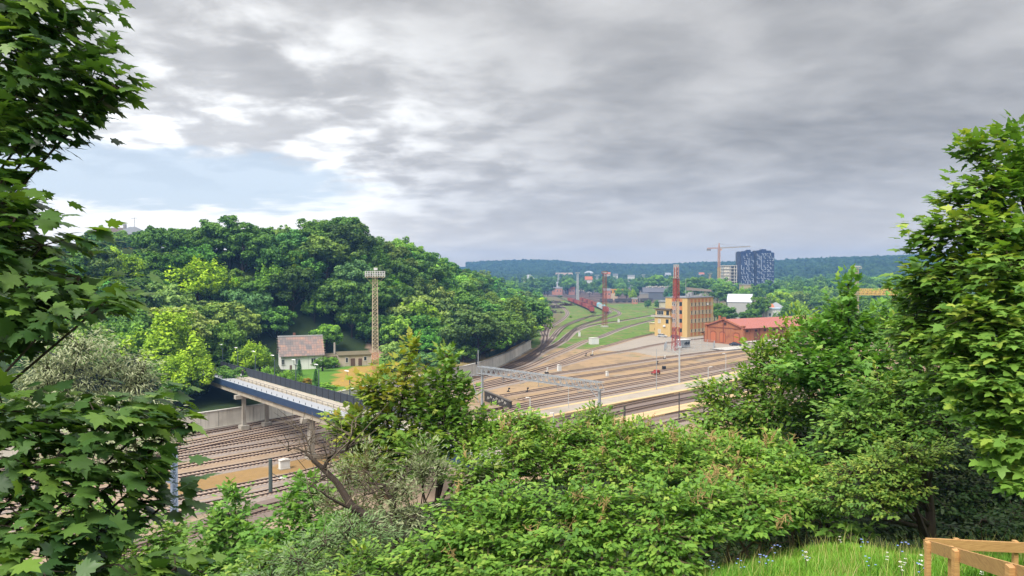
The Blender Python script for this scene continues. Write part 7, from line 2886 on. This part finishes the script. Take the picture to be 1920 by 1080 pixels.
near_tree('maple_tree', 'near maple with big dark lobed leaves filling the left edge of the view', 'tree', (-4.9, 5.0),
          [(20, 20, 5.6, 150, 70), (110, 60, 5.8, 100, 70), (60, 130, 5.5, 140, 80), (165, 165, 5.6, 90, 70), (215, 160, 5.5, 45, 60), (70, 225, 5.4, 120, 60), (130, 245, 5.4, 60, 48), (-60, 200, 5.6, 120, 200),
           (10, 330, 5.2, 40, 60), (-40, 420, 5.2, 90, 90), (30, 410, 5.0, 70, 60, .05), (80, 460, 5.1, 90, 60, .08), (150, 520, 5.1, 75, 45, .06), (60, 545, 5.0, 110, 60), (20, 470, 5.4, 90, 60), (100, 560, 5.4, 90, 50), (40, 620, 5.2, 80, 40), (0, 380, 5.4, 60, 50), (205, 560, 5.0, 55, 40, .05), (110, 590, 4.8, 80, 30), (-30, 620, 4.8, 70, 90)],
          'maple', .136, M_DARKMAPLE, 11, k=3.9, spr=2.0, per=9, trunk=.17, tone=(.48, .18), twig=.006, lean=.0, limbr=.014, droop=.7, up=.75)
near_tree('maple_tree', 'low maple with drooping dark leaves at the lower left corner', 'tree', (-3.6, 3.6),
          [(10, 770, 4.6, 80, 60), (90, 800, 4.6, 110, 55), (190, 790, 4.7, 110, 45, .04), (290, 785, 4.9, 80, 40, .06), (335, 800, 4.9, 34, 36, .08), (60, 880, 4.4, 120, 60), (180, 880, 4.5, 120, 50), (275, 895, 4.6, 80, 45), (310, 945, 4.7, 55, 32), (60, 980, 4.2, 120, 60), (180, 985, 4.4, 90, 40, -.08), (50, 1070, 4.0, 110, 50), (240, 1075, 4.2, 120, 30, .05), (330, 1065, 4.3, 55, 28, .06)],
          'maple', .128, M_DARKMAPLE, 12, k=4.4, spr=2.0, per=9, trunk=.10, tone=(.50, .18), twig=.006, lean=.15, limbr=.014, droop=.6, up=.8)
near_tree('silver_willow', 'pale silver-leaved willow seen through the gap in the left maple', 'tree', (-22.5, 33),
          [(90, 690, 31, 60, 50), (150, 650, 31, 75, 48), (120, 720, 31, 90, 40), (210, 690, 32, 60, 50), (255, 720, 32, 50, 42), (190, 750, 31, 80, 30), (270, 690, 32, 34, 34), (60, 740, 31, 50, 40), (300, 800, 30, 50, 60), (240, 850, 29, 60, 50), (150, 830, 29, 80, 60)],
          'lance', .24, M_SILVER, 13, k=6, spr=1.9, per=10, trunk=.22, droop=.75, twig=.018, tone=(.5, .22), inner=.3)
near_tree('maple_tree', 'middle maple with yellowing top leaves, the tallest tree before the yard', 'tree', (-2.8, 18.2),
          [(772, 648, 18, 22, 28, .14), (765, 700, 18, 46, 38, .12), (735, 745, 18, 66, 46, .06), (800, 745, 18, 50, 42, -.04), (700, 800, 18, 64, 50, .08), (770, 810, 18, 74, 50, -.06), (690, 730, 17.8, 38, 28, .16), (645, 800, 17.8, 40, 34, .1), (720, 870, 17.8, 60, 40, .05), (640, 790, 18, 32, 26, .1), (665, 845, 18, 44, 40, .1)],
          'maple_small', .17, M_AUTUMN, 14, k=4.8, spr=2.1, per=9, trunk=.10, tone=(.27, .13), twig=.010)
near_tree('maple_tree', 'fresh green maple leaning right of the yellowing middle maple', 'tree', (-1.9, 17.2),
          [(838, 668, 17.5, 22, 26, .1), (832, 712, 17.5, 40, 32), (868, 720, 17.5, 22, 18, .05), (815, 765, 17.5, 46, 36), (860, 775, 17.5, 44, 34, -.05), (880, 745, 17.5, 18, 14), (830, 820, 17.2, 60, 40), (780, 860, 17, 50, 40), (905, 800, 17.5, 40, 26)],
          'maple_small', .165, M_MAPLE, 15, k=6.0, spr=2.1, per=9, trunk=.085, tone=(.46, .16), twig=.010)
near_tree('silver_shrub', 'silvery grey shrub below the middle maple', 'shrub', (-2.1, 15.4),
          [(790, 885, 15.3, 42, 34), (760, 920, 15.3, 40, 34), (825, 880, 15.4, 36, 26), (800, 850, 15.5, 28, 24), (900, 880, 15.8, 40, 24), (770, 970, 15, 50, 40)],
          'lance', .13, M_SILVER, 16, k=5.5, spr=1.9, per=10, trunk=.05, stems=4, droop=.2, tone=(.35, .18), inner=.35)
near_tree('twiggy_willow', 'twiggy olive-grey willow round the bare dark branches', 'shrub', (-3.4, 16.2),
          [(690, 880, 16.4, 60, 50), (650, 890, 16.4, 44, 50), (720, 930, 16, 60, 46), (660, 950, 16, 56, 40), (615, 940, 16.2, 40, 30), (720, 1000, 15.6, 60, 40)],
          'lance', .12, M_OLIVE, 17, k=4.2, spr=1.9, per=9, trunk=.07, stems=5, droop=.0, twig=.012, tone=(.45, .2), inner=.4, bark=mat('tan_bark', (.16, .11, .065), .9, .3, 3))
for _i, (_lab, _base, _bl, _sd, _mt, _sz) in enumerate((
        ('young bright maple with a pointed top at the lower left, left of the lamp post', (-7.6, 21), [(440, 925, 20.5, 26, 22, .05), (430, 965, 20.5, 46, 34), (395, 1000, 20, 50, 34), (455, 1005, 20, 50, 36), (370, 1040, 19.5, 60, 34), (440, 1060, 19.5, 70, 34)], 21, M_MAPLE2, .17),
        ('bright maple sapling right of the young pointed maple, under the lamp post', (-5.8, 20), [(545, 955, 19.5, 44, 34, .05), (590, 925, 19.5, 44, 40), (605, 975, 19.2, 56, 40), (530, 1010, 19, 60, 40), (600, 1040, 18.5, 70, 40), (560, 900, 19.8, 22, 18), (650, 1000, 18.5, 60, 50), (520, 1060, 18, 70, 40)], 22, M_MAPLE2, .165),
        ('dense small maple behind the drooping corner leaves at the bottom left', (-9.0, 18), [(230, 985, 18, 60, 40), (180, 1035, 17.5, 80, 40), (280, 1075, 17, 70, 30), (100, 1070, 17, 80, 36), (330, 1000, 18.5, 40, 30), (140, 960, 18.5, 60, 40)], 26, M_MAPLE, .16),
        ('leafy maple filling the bottom between the young maples and the dead tree', (-5.0, 16), [(510, 1060, 16, 70, 36), (600, 1070, 15.5, 70, 36), (430, 1085, 16, 70, 30), (330, 1060, 17, 60, 34), (290, 1015, 17.5, 50, 30)], 23, M_MAPLE, .155))):
    near_tree('young_maple', _lab, 'tree', _base, _bl, 'maple_small', _sz, _mt, _sd, k=5.2, spr=2.1, per=9, trunk=.07, tone=(.48, .16), group='young maples on the near slope')
near_tree('grey_willow', 'soft grey-green willow bush at the bottom left of the dead tree', 'shrub', (-4.6, 13.5),
          [(620, 1010, 14, 60, 30), (560, 1050, 14, 70, 34), (640, 1060, 13.6, 70, 34), (700, 1005, 13.6, 56, 34), (660, 985, 13.8, 40, 26), (500, 1085, 13.5, 60, 24), (700, 1070, 13.4, 50, 30)], 'lance', .11, M_WILLOWG, 24, k=5.5, spr=1.9, per=10, trunk=.05, stems=4, droop=.1, tone=(.4, .2))
near_tree('ash_sapling', 'ash sapling with feathery leaves at the bottom centre left', 'tree', (-2.4, 11.8),
          [(680, 1045, 12, 44, 28), (730, 1060, 12, 44, 26), (650, 1085, 11.6, 50, 24), (760, 1030, 12.2, 34, 24)], 'oval', .11, M_MAPLE, 25, k=5, spr=2.0, per=11, trunk=.04, droop=.25, tone=(.42, .16))

LIL = 'lilac bushes along the edge of the slope'
for _i, (_lab, _c, _bl) in enumerate((
        ('lilac bush right below the middle maple, first from the left', (900, 16.5), [(880, 830, 17, 50, 34), (930, 800, 17.5, 50, 36), (960, 850, 16.5, 60, 50), (900, 890, 16, 70, 50), (985, 790, 17.5, 36, 24)]),
        ('lilac bush with a hump of leaves left of the round dark bush', (1040, 17.5), [(1000, 830, 17.5, 60, 40), (1055, 820, 17.5, 60, 36), (1040, 870, 17, 80, 46), (1005, 795, 18, 34, 20), (1090, 850, 17.5, 50, 40)]),
        ('lilac bush full of tan seed heads below the round dark bush', (1150, 17), [(1130, 830, 17.5, 60, 34), (1180, 840, 17, 66, 36), (1150, 880, 16.5, 80, 44), (1200, 815, 17.5, 44, 28)]),
        ('lilac bush in the middle of the row under the dark platform post', (1270, 16.5), [(1245, 830, 17, 56, 32), (1290, 850, 16.5, 70, 40), (1330, 835, 17, 56, 30), (1270, 890, 16, 84, 44)]),
        ('lilac bush with yellowed top twigs at the right part of the row', (1390, 15), [(1370, 860, 15.5, 66, 44), (1420, 880, 15, 60, 44), (1385, 910, 14.5, 80, 44), (1450, 850, 15.5, 44, 36)]),
        ('last lilac bush on the right, against the dark tree shade', (1510, 13.5), [(1480, 890, 14, 60, 50), (1530, 910, 13.5, 50, 44), (1490, 950, 13, 66, 40), (1560, 940, 13.2, 36, 36)]),
        ('front lilac bush left of centre with dark gaps at its foot', (930, 12.3), [(880, 960, 12.8, 80, 44), (950, 950, 12.5, 80, 44), (910, 1010, 12, 90, 40), (850, 1020, 12, 56, 36), (980, 1010, 12, 60, 36), (900, 1070, 11.6, 110, 40), (800, 1060, 11.8, 70, 50)]),
        ('front lilac bush at the bottom centre, its lower stems bare', (1090, 11.8), [(1050, 950, 12.2, 80, 44), (1120, 950, 12, 80, 46), (1080, 1000, 11.6, 96, 36), (1150, 1000, 11.6, 60, 34), (1040, 1060, 11.3, 110, 34), (1150, 1070, 11.2, 80, 24)]),
        ('front lilac bush just above the chicory stalks', (1250, 11.5), [(1220, 950, 12, 80, 46), (1290, 950, 12, 76, 46), (1240, 1000, 11.4, 80, 34), (1320, 990, 11.6, 60, 30), (1250, 1050, 11.2, 80, 26)]),
        ('front lilac bush beside the meadow with broken bare stems', (1390, 12), [(1350, 935, 12.4, 60, 40), (1410, 945, 12.2, 70, 40), (1400, 985, 11.8, 66, 26), (1450, 975, 12, 40, 26)]))):
    _a = at(_c[0], 900, _c[1])
    near_tree('lilac_bush', _lab, 'shrub', (_a.x, _a.y), _bl, 'heart', .092, M_LILAC, 40 + _i, k=6.6, spr=2.3, per=10, trunk=.055, stems=6, droop=.45, twig=.008, tone=(.50 if _i < 6 else .40, .19),
              group=LIL, bark=mat('lilac_stem', (.17, .12, .08), .9, .3, 3), plumes=(14, 20, 28, 24, 28, 6, 4, 6, 6, 6)[_i])
_a = at(1120, 820, 24)
near_tree('round_bush', 'dense round dark green bush standing above the lilac row', 'shrub', (_a.x, _a.y), [(1120, 785, 24, 42, 26, .05), (1100, 800, 24, 34, 24), (1140, 805, 24, 30, 24), (1115, 820, 24, 40, 22)], 'oval', .13, M_MIXED, 60, k=4.6, spr=1.9, per=10, trunk=.06, stems=3, tone=(.5, .14))

near_tree('maple_tree', 'large near maple with light green lobed leaves along the right edge', 'tree', (8.6, 10.2),
          [(1886, 262, 9.6, 30, 26), (1835, 290, 9.6, 40, 34), (1900, 310, 9.4, 60, 44), (1850, 360, 9.4, 60, 44), (1785, 365, 9.6, 26, 24), (1800, 430, 9.4, 66, 44), (1740, 450, 9.6, 38, 34), (1870, 440, 9.0, 70, 56, .08), (1900, 520, 8.6, 70, 60, .1),
           (1770, 510, 9.4, 70, 46), (1720, 540, 9.6, 40, 46), (1840, 580, 8.6, 76, 56, .08), (1900, 640, 8.3, 70, 60, .1), (1800, 640, 8.8, 60, 46, .04), (1850, 710, 8.3, 80, 56, .06), (1910, 760, 8.0, 60, 60, .08), (1800, 700, 8.6, 40, 36),
           (1885, 830, 8.0, 50, 44, .06), (1920, 880, 7.9, 46, 36, .1), (1850, 770, 8.3, 50, 40), (1715, 600, 9.7, 44, 44), (1750, 650, 9.5, 60, 50), (1770, 720, 9.3, 56, 46), (1760, 590, 9.6, 60, 50), (1995, 460, 9.4, 110, 140), (2000, 700, 8.6, 110, 160), (1970, 330, 9.8, 60, 60), (1900, 560, 10.6, 120, 140, -.2)],
          'maple_small', .132, M_MAPLE, 70, k=7.0, spr=2.0, per=10, trunk=.20, tone=(.47, .17), twig=.010)
near_tree('maple_tree', 'slender maple with a pointed top before the yellow gantry crane', 'tree', (8.0, 17.5),
          [(1590, 535, 17.5, 22, 24, .06), (1590, 580, 17.5, 46, 34, .04), (1560, 610, 17.5, 46, 30), (1625, 625, 17.5, 50, 34), (1590, 660, 17.3, 70, 40), (1535, 640, 17.5, 50, 36), (1505, 690, 17.2, 60, 44), (1540, 690, 16.8, 70, 50), (1620, 760, 16.5, 90, 60), (1650, 680, 17, 60, 40), (1570, 720, 17, 80, 44), (1660, 600, 17.5, 44, 30, .1), (1690, 580, 17.5, 30, 24, .08)],
          'maple_small', .165, M_MAPLE2, 71, k=5.5, spr=2.1, per=9, trunk=.11, tone=(.38, .16))
near_tree('walnut_tree', 'spreading bright green tree at the left edge of the right-hand trees', 'tree', (6.8, 19.2),
          [(1480, 640, 19, 46, 34), (1510, 600, 19, 36, 26), (1450, 690, 19, 60, 40), (1400, 720, 19.2, 60, 36, .04), (1345, 750, 19.4, 50, 34, .12), (1320, 725, 19.5, 24, 20, .15), (1425, 655, 19.2, 36, 26), (1390, 780, 18.8, 70, 40), (1330, 795, 19, 50, 28, .08), (1460, 770, 18.4, 80, 46, -.06), (1520, 760, 18, 70, 46, -.08), (1420, 835, 18, 70, 34)],
          'oval', .15, M_MAPLE, 72, k=6.5, spr=2.2, per=11, trunk=.12, tone=(.52, .17))
near_tree('elm_tree', 'darker green tree between the slender maple and the large right maple', 'tree', (8.4, 14.6),
          [(1700, 640, 14.5, 60, 50), (1660, 740, 14.3, 80, 54), (1740, 710, 14, 66, 54), (1600, 800, 14.2, 80, 50, -.05), (1690, 810, 13.8, 80, 46), (1560, 850, 14, 60, 40, -.05), (1770, 790, 13.5, 60, 50, -.1), (1640, 860, 13.6, 60, 36), (1720, 560, 14.6, 36, 40)],
          'oval', .125, M_MIXED, 73, k=6.5, spr=2.2, per=11, trunk=.12, tone=(.46, .17))
near_tree('hawthorn_tree', 'small-leaved hawthorn hanging over the dark hollow behind the meadow', 'tree', (7.4, 13.0),
          [(1600, 890, 12.4, 60, 36, .1), (1660, 880, 12.2, 60, 40, .1), (1690, 920, 12, 46, 36, .05), (1570, 930, 12.4, 50, 34), (1640, 940, 12, 60, 30), (1700, 850, 12.2, 60, 36, .04), (1750, 850, 12.2, 44, 30)],
          'oval', .075, M_MIXED, 74, k=5.5, spr=2.4, per=11, trunk=.10, tone=(.58, .19))
near_tree('young_maple', 'low maple seedling at the top edge of the meadow under the hawthorn', 'tree', (6.2, 12.9),
          [(1590, 985, 12.6, 34, 14), (1560, 995, 12.6, 26, 12), (1625, 990, 12.6, 24, 12)], 'maple_small', .15, M_MAPLE, 75, k=3.2, spr=1.8, per=8, trunk=.02, tone=(.4, .15))
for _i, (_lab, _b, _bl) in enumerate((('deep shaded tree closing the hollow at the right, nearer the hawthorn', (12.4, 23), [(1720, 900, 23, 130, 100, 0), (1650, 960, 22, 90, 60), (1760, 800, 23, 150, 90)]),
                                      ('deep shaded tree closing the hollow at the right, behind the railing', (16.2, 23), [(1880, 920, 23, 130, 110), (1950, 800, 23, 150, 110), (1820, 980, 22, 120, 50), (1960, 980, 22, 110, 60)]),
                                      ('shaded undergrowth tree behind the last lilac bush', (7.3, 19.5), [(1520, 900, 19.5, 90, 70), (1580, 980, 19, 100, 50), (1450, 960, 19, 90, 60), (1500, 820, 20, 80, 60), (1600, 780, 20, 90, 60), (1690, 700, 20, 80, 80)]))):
    near_tree('shade_tree', _lab, 'tree', _b, _bl, 'oval', .17, M_SHADE, 80 + _i, k=5.0, spr=2.2, per=10, trunk=.16, tone=(.4, .18), group='shaded trees behind the meadow')  # backdrop trees added to darken the hollow, shade painted into their leaves
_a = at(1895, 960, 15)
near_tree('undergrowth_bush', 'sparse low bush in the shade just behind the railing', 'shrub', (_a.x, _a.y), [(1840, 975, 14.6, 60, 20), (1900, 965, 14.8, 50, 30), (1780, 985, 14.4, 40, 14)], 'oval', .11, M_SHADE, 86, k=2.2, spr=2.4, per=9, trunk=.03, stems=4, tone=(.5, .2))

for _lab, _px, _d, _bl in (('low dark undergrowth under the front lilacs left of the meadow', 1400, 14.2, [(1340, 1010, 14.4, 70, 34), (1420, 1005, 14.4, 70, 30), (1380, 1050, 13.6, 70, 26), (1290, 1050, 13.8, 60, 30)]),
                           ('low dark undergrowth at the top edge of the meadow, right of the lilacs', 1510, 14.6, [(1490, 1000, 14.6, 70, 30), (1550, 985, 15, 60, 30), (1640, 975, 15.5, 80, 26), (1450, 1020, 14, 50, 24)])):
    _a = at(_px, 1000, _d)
    near_tree('undergrowth_bush', _lab, 'shrub', (_a.x, _a.y), _bl, 'oval', .12, M_SHADE, 90 + _px, k=4.2, spr=2.2, per=10, trunk=.03, stems=4, tone=(.55, .2))  # dark filler added over lit ground, shade painted into its leaves


def dead_tree():
    """bare dark boughs left of the middle maple"""
    d = 15.0
    rng = random.Random(4)
    b = at(735, 1040, d)
    z = tz(b.x, b.y)
    t = thing('dead_tree', 'dead tree with bare forked dark branches over the left tracks', 'tree', (b.x, b.y, z))
    off = Vector((b.x, b.y, z))
    P = lambda px, py, dd=0: at(px, py, d + dd) - off
    base = Vector((0, 0, -.2))
    T = MB()
    T.tube([base, P(735, 1000), P(700, 975), P(660, 950), P(632, 905, .1), P(607, 880, .2), P(586, 862, .2)], [.11, .10, .09, .08, .065, .055, .045], 8)
    T.build('trunk', BARK, t)
    B = MB()
    limbs = [([P(586, 862, .2), P(572, 848, .3), P(553, 838, .4), P(540, 846, .5)], .045), ([P(586, 862, .2), P(580, 838, .4), P(572, 818, .5), P(560, 800, .6)], .03),
             ([P(607, 880, .2), P(615, 862, .1), P(628, 850, 0), P(648, 845, -.1), P(664, 833, -.2)], .06), ([P(648, 845, -.1), P(658, 820, -.3), P(668, 800, -.4)], .028), ([P(615, 862, .1), P(618, 855, 0), P(640, 843, 0)], .04),
             ([P(632, 905, .1), P(612, 893, .3), P(590, 905, .4), P(568, 925, .4)], .03), ([P(680, 965), P(640, 945, -.3), P(612, 930, -.5), P(600, 920, -.6)], .06), ([P(735, 1000), P(738, 940, .3), P(718, 910, .4), P(690, 905, .4)], .10),
             ([P(738, 940, .3), P(745, 905, .5), P(770, 880, .6), P(776, 850, .6)], .07), ([P(718, 910, .4), P(700, 925, .3), P(680, 930, .2)], .03), ([P(735, 1030, 0), P(690, 1020, -.6), P(640, 1030, -1), P(600, 1022, -1.2), P(570, 1040, -1.3)], .035)]
    for pts, r in limbs:
        n = len(pts)
        B.tube(pts, [r * .72 * (1 - .72 * i / (n - 1)) for i in range(n)], 6)
    B.build('limb', BARK, t)
    W = MB()
    for pts, r in limbs:
        for _ in range(9):
            i = rng.randrange(len(pts) - 1)
            p = Vector(pts[i]).lerp(Vector(pts[i + 1]), rng.random())
            v = Vector((rng.gauss(-.15, .5), rng.gauss(0, .5), rng.gauss(.25, .4))) * .45
            q = p + v
            e = q + v * .7 + Vector((rng.gauss(0, .12), rng.gauss(0, .12), rng.gauss(.05, .1)))
            W.tube([p, q, e], [.014, .009, .004], 4)
            f = q + Vector((rng.gauss(0, .25), rng.gauss(0, .2), rng.gauss(.1, .15)))
            W.tube([q, f], [.008, .003], 4)
    W.build('twig', mat('grey_twig', (.12, .095, .07), .9, .3), t)


dead_tree()


# ------------------------------------------------------------------ meadow and railing
def meadow():
    g = np.random.default_rng(9)
    n = 150000
    x, y = g.uniform(2, 9.5, n), g.uniform(8, 13.2, n)
    s2 = -line_dist(x, y, TOE)[0]
    k = (s2 > 73.6 + .8 * vnoise(x, y, 3)) & (x > 2.0 + .25 * (y - 8)) & (np.abs(x / y - .40) < .36) & (g.random(n) < np.clip(1.25 - .03 * (y - 8) ** 1.2, .2, 1))
    x, y = x[k], y[k]
    z = terrain(x, y)
    n = len(x)
    h = g.uniform(.06, .17, n) * (1 + .5 * vnoise(x * 1.3, y * 1.3, 8)) * np.where(y > 12.2, 1.1, 1.0)
    tall = g.random(n) < .022
    h = np.where(tall, h * 1.6 + .12, h)
    a = g.uniform(0, 6.28, n)
    lean = g.uniform(.15, .75, n) * h
    w = g.uniform(.0035, .0075, n) * np.where(tall, .6, 1)
    dx, dy = np.cos(a), np.sin(a)
    P0 = np.stack([x, y, z - .02], 1)
    side = np.stack([-dy, dx, 0 * dx], 1) * w[:, None]
    m1 = P0 + np.stack([dx * lean * .3, dy * lean * .3, h * .6], 1)
    m2 = P0 + np.stack([dx * lean, dy * lean, h], 1)
    V = np.stack([P0 - side, P0 + side, m1 + side * .8, m1 - side * .8, m2 + side * .1, m2 - side * .1], 1).reshape(-1, 3)
    i = (np.arange(n) * 6)[:, None]
    F = np.concatenate([i + np.array([[0, 1, 2, 3]]), i + np.array([[3, 2, 4, 5]])], 0)
    r = np.clip(.42 + .22 * vnoise(x * .9, y * .9, 4) + g.normal(size=n) * .14, 0, .84)
    r = np.where(tall, g.uniform(.75, 1, n), r)
    m = leafmat('meadow_grass', [(0, (.080, .21, .022)), (.4, (.160, .36, .035)), (.75, (.25, .46, .05)), (.88, (.38, .40, .11)), (1, (.50, .41, .20))], .35)
    o = obj('meadow_grass', np_mesh('meadow_grass', V, F, m, {'rnd': ('FLOAT', np.repeat(r, 6))}))
    tag(o, 'bright green meadow grass with straw stalks in the lower right corner', 'grass', kind='stuff')
    # chicory and yarrow
    blue = mat('chicory_blue', (.22, .30, .62), .7, .1)
    wht = mat('yarrow_white', (.62, .62, .55), .8, .05)
    stm = mat('flower_stem', (.075, .12, .03), .8)
    rng = random.Random(12)
    def plant_proto(kind, label, grp):
        t = thing('wildflower', label, 'wildflower', (0, 0, 0), 0, grp)
        S = MB()
        hh = .5
        S.tube([(0, 0, -.03), (.02, .01, hh * .5), (0, .03, hh)], [.005, .004, .003], 5)
        tips = [(0, .03, hh)]
        for q in range(4 if kind == 'b' else 2):
            z0 = hh * (.45 + .12 * q)
            e = (rng.uniform(-.12, .12), rng.uniform(-.12, .12), z0 + .12)
            S.tube([(0, .02, z0), e], [.003, .002], 4)
            tips.append(e)
        S.build('stem', stm, t)
        for e in tips:
            F = MB()
            if kind == 'b':
                c = Vector(e)
                nv = 11
                vs = [c + Vector((0, 0, .004))]
                for q in range(nv):
                    an = 2 * PI * q / nv
                    vs += [c + Vector((.017 * math.cos(an), .017 * math.sin(an), .012)) if q % 2 else c + Vector((.024 * math.cos(an), .024 * math.sin(an), .016))]
                F.add(vs, [(0, 1 + q, 1 + (q + 1) % nv) for q in range(nv)])
                F.build('flower', blue, t)
            else:
                for q in range(9):
                    an, rr = rng.random() * 6.28, rng.random() ** .5 * .035
                    c = Vector(e) + Vector((rr * math.cos(an), rr * math.sin(an), .01))
                    F.tube([c, c + Vector((0, 0, .008))], [.010, .007], 5)
                F.build('flower', wht, t)
        return t
    gb, gw = 'blue chicory flowers in the meadow', 'white yarrow heads in the meadow'
    lb, lw = 'blue chicory plant scattered in the meadow grass', 'white yarrow plant scattered in the meadow grass'
    pb, pw = plant_proto('b', lb, gb), plant_proto('w', lw, gw)
    spots_b = [(1390, 1060), (1425, 1050), (1340, 1062), (1440, 1010), (1512, 985), (1616, 1020), (1632, 1055), (1727, 1062), (1690, 1032), (1452, 1035)]
    spots_w = [(1735, 1030), (1742, 1045), (1700, 1050), (1722, 1055), (1575, 1010), (1660, 1040), (1845, 1068), (1690, 1065), (1510, 1050)]
    for pr, sp, lab, grp, ls in ((pb, spots_b, lb, gb, .65), (pw, spots_w, lw, gw, .6)):
        for i, (px, py) in enumerate(sp):
            r = ray(px, py)
            dd = np.arange(7.5, 17, .05)
            zz = CAMH + r.z * dd - .42 * ls - terrain(r.x * dd, dd)
            j = int(np.argmax(zz <= 0)) if (zz <= 0).any() else 60
            x, y = r.x * dd[j], dd[j]
            if i == 0:
                pr.location = (x, y, tz(x, y))
                pr.scale = (ls,) * 3
            else:
                dup(pr, (x, y, tz(x, y)), rng.random() * 6, ls * rng.uniform(.8, 1.15), label=lab, group=grp)


meadow()


def railing():
    wood = bpy.data.materials.new('new_pine_wood')
    wood.use_nodes = True
    N = NT(wood.node_tree)
    b = wood.node_tree.nodes['Principled BSDF']
    b.inputs['Roughness'].default_value = .65
    tc = N.n('ShaderNodeTexCoord').outputs['Object']
    mp = N.n('ShaderNodeMapping')
    mp.inputs['Scale'].default_value = (2.2, 2.2, 34)
    wood.node_tree.links.new(tc, mp.inputs[0])
    n = N.noise(mp.outputs[0], 2.2, 5, .6, 1.2)
    kn = N.n('ShaderNodeTexVoronoi')
    kn.inputs['Scale'].default_value = 5.5
    wood.node_tree.links.new(tc, kn.inputs['Vector'])
    c = N.ramp(n, [(.25, (.30, .155, .060)), (.45, (.44, .24, .095)), (.6, (.52, .30, .12)), (.8, (.56, .36, .17))])
    c = N.mix(N.m('MULTIPLY', N.step(kn.outputs['Distance'], .10, .05), .6), c, (.22, .09, .03, 1))
    wood.node_tree.links.new(c, b.inputs['Base Color'])
    corner = at(1736, 1012, 7.5)
    z = tz(corner.x, corner.y)
    t = thing('wooden_railing', 'new pale wooden railing with two rails meeting at a corner in the lower right', 'railing', (corner.x, corner.y, z))
    off = corner.copy()
    off.z = z
    A = corner - off                                  # top of the corner
    B = at(1990, 1082, 3.9) - off
    C = at(2010, 1022, 7.9) - off
    H = .105
    dn = Vector((0, 0, -H / 2))
    m = MB()
    m.bar(A + dn - (B - A).normalized() * .05, B + dn, .028, H)
    m.build('rail_board', wood, t)
    m = MB()
    m.bar(A + dn + Vector((.02, .035, .004)), C + dn, .028, H)
    m.build('rail_board', wood, t)
    u = (B - A)
    nrm = Vector((-u.y, u.x, 0)).normalized()
    if nrm.x > 0:
        nrm = -nrm                                     # towards the viewer's left
    for f, s in ((.085, 1), (.265, -1), (.40, 1), (.80, 1)):
        p = A + u * f + nrm * (.036 * s)
        m = MB()
        gz = tz(p.x + off.x, p.y + off.y) - off.z - .3
        m.hexa([(p.x - .022, p.y - .022, gz), (p.x + .022, p.y - .022, gz), (p.x + .022, p.y + .022, gz), (p.x - .022, p.y + .022, gz),
                (p.x - .022, p.y - .022, p.z - .015), (p.x + .022, p.y - .022, p.z - .015), (p.x + .022, p.y + .022, p.z - .005), (p.x - .022, p.y + .022, p.z - .005)])
        m.build('post', wood, t)
    nails = MB()
    for f in (.085, .265, .40, .80):
        p = A + u * f + nrm * .017
        for dz in (-.03, -.075):
            q = Vector((p.x, p.y, p.z + dz))
            nails.tube([q, q + nrm * .002], .004, 6)
    nails.build('nail_heads', DARK_STEEL, t)
    v = C - A
    for f in (.22, .62, .95):
        p = A + v * f + Vector((0, .045, 0))
        gz = tz(p.x + off.x, p.y + off.y) - off.z - .3
        m = MB()
        m.box(p.x - .022, p.x + .022, p.y - .02, p.y + .025, gz, p.z + .01)
        m.build('post', wood, t)


railing()

# ------------------------------------------------------------------ the air
def haze():
    m = bpy.data.materials.new('haze')
    m.use_nodes = True
    t = m.node_tree
    t.nodes.clear()
    o = t.nodes.new('ShaderNodeOutputMaterial')
    v = t.nodes.new('ShaderNodeVolumePrincipled')
    v.inputs['Color'].default_value = (.24, .50, 1.0, 1)
    v.inputs['Density'].default_value = 0.00026
    v.inputs['Anisotropy'].default_value = 0.2
    t.links.new(v.outputs[0], o.inputs['Volume'])
    b = MB().box(-2850, 2850, -70, 3290, -26, 136)
    h = b.build('haze', m)
    tag(h, kind='stuff')


haze()
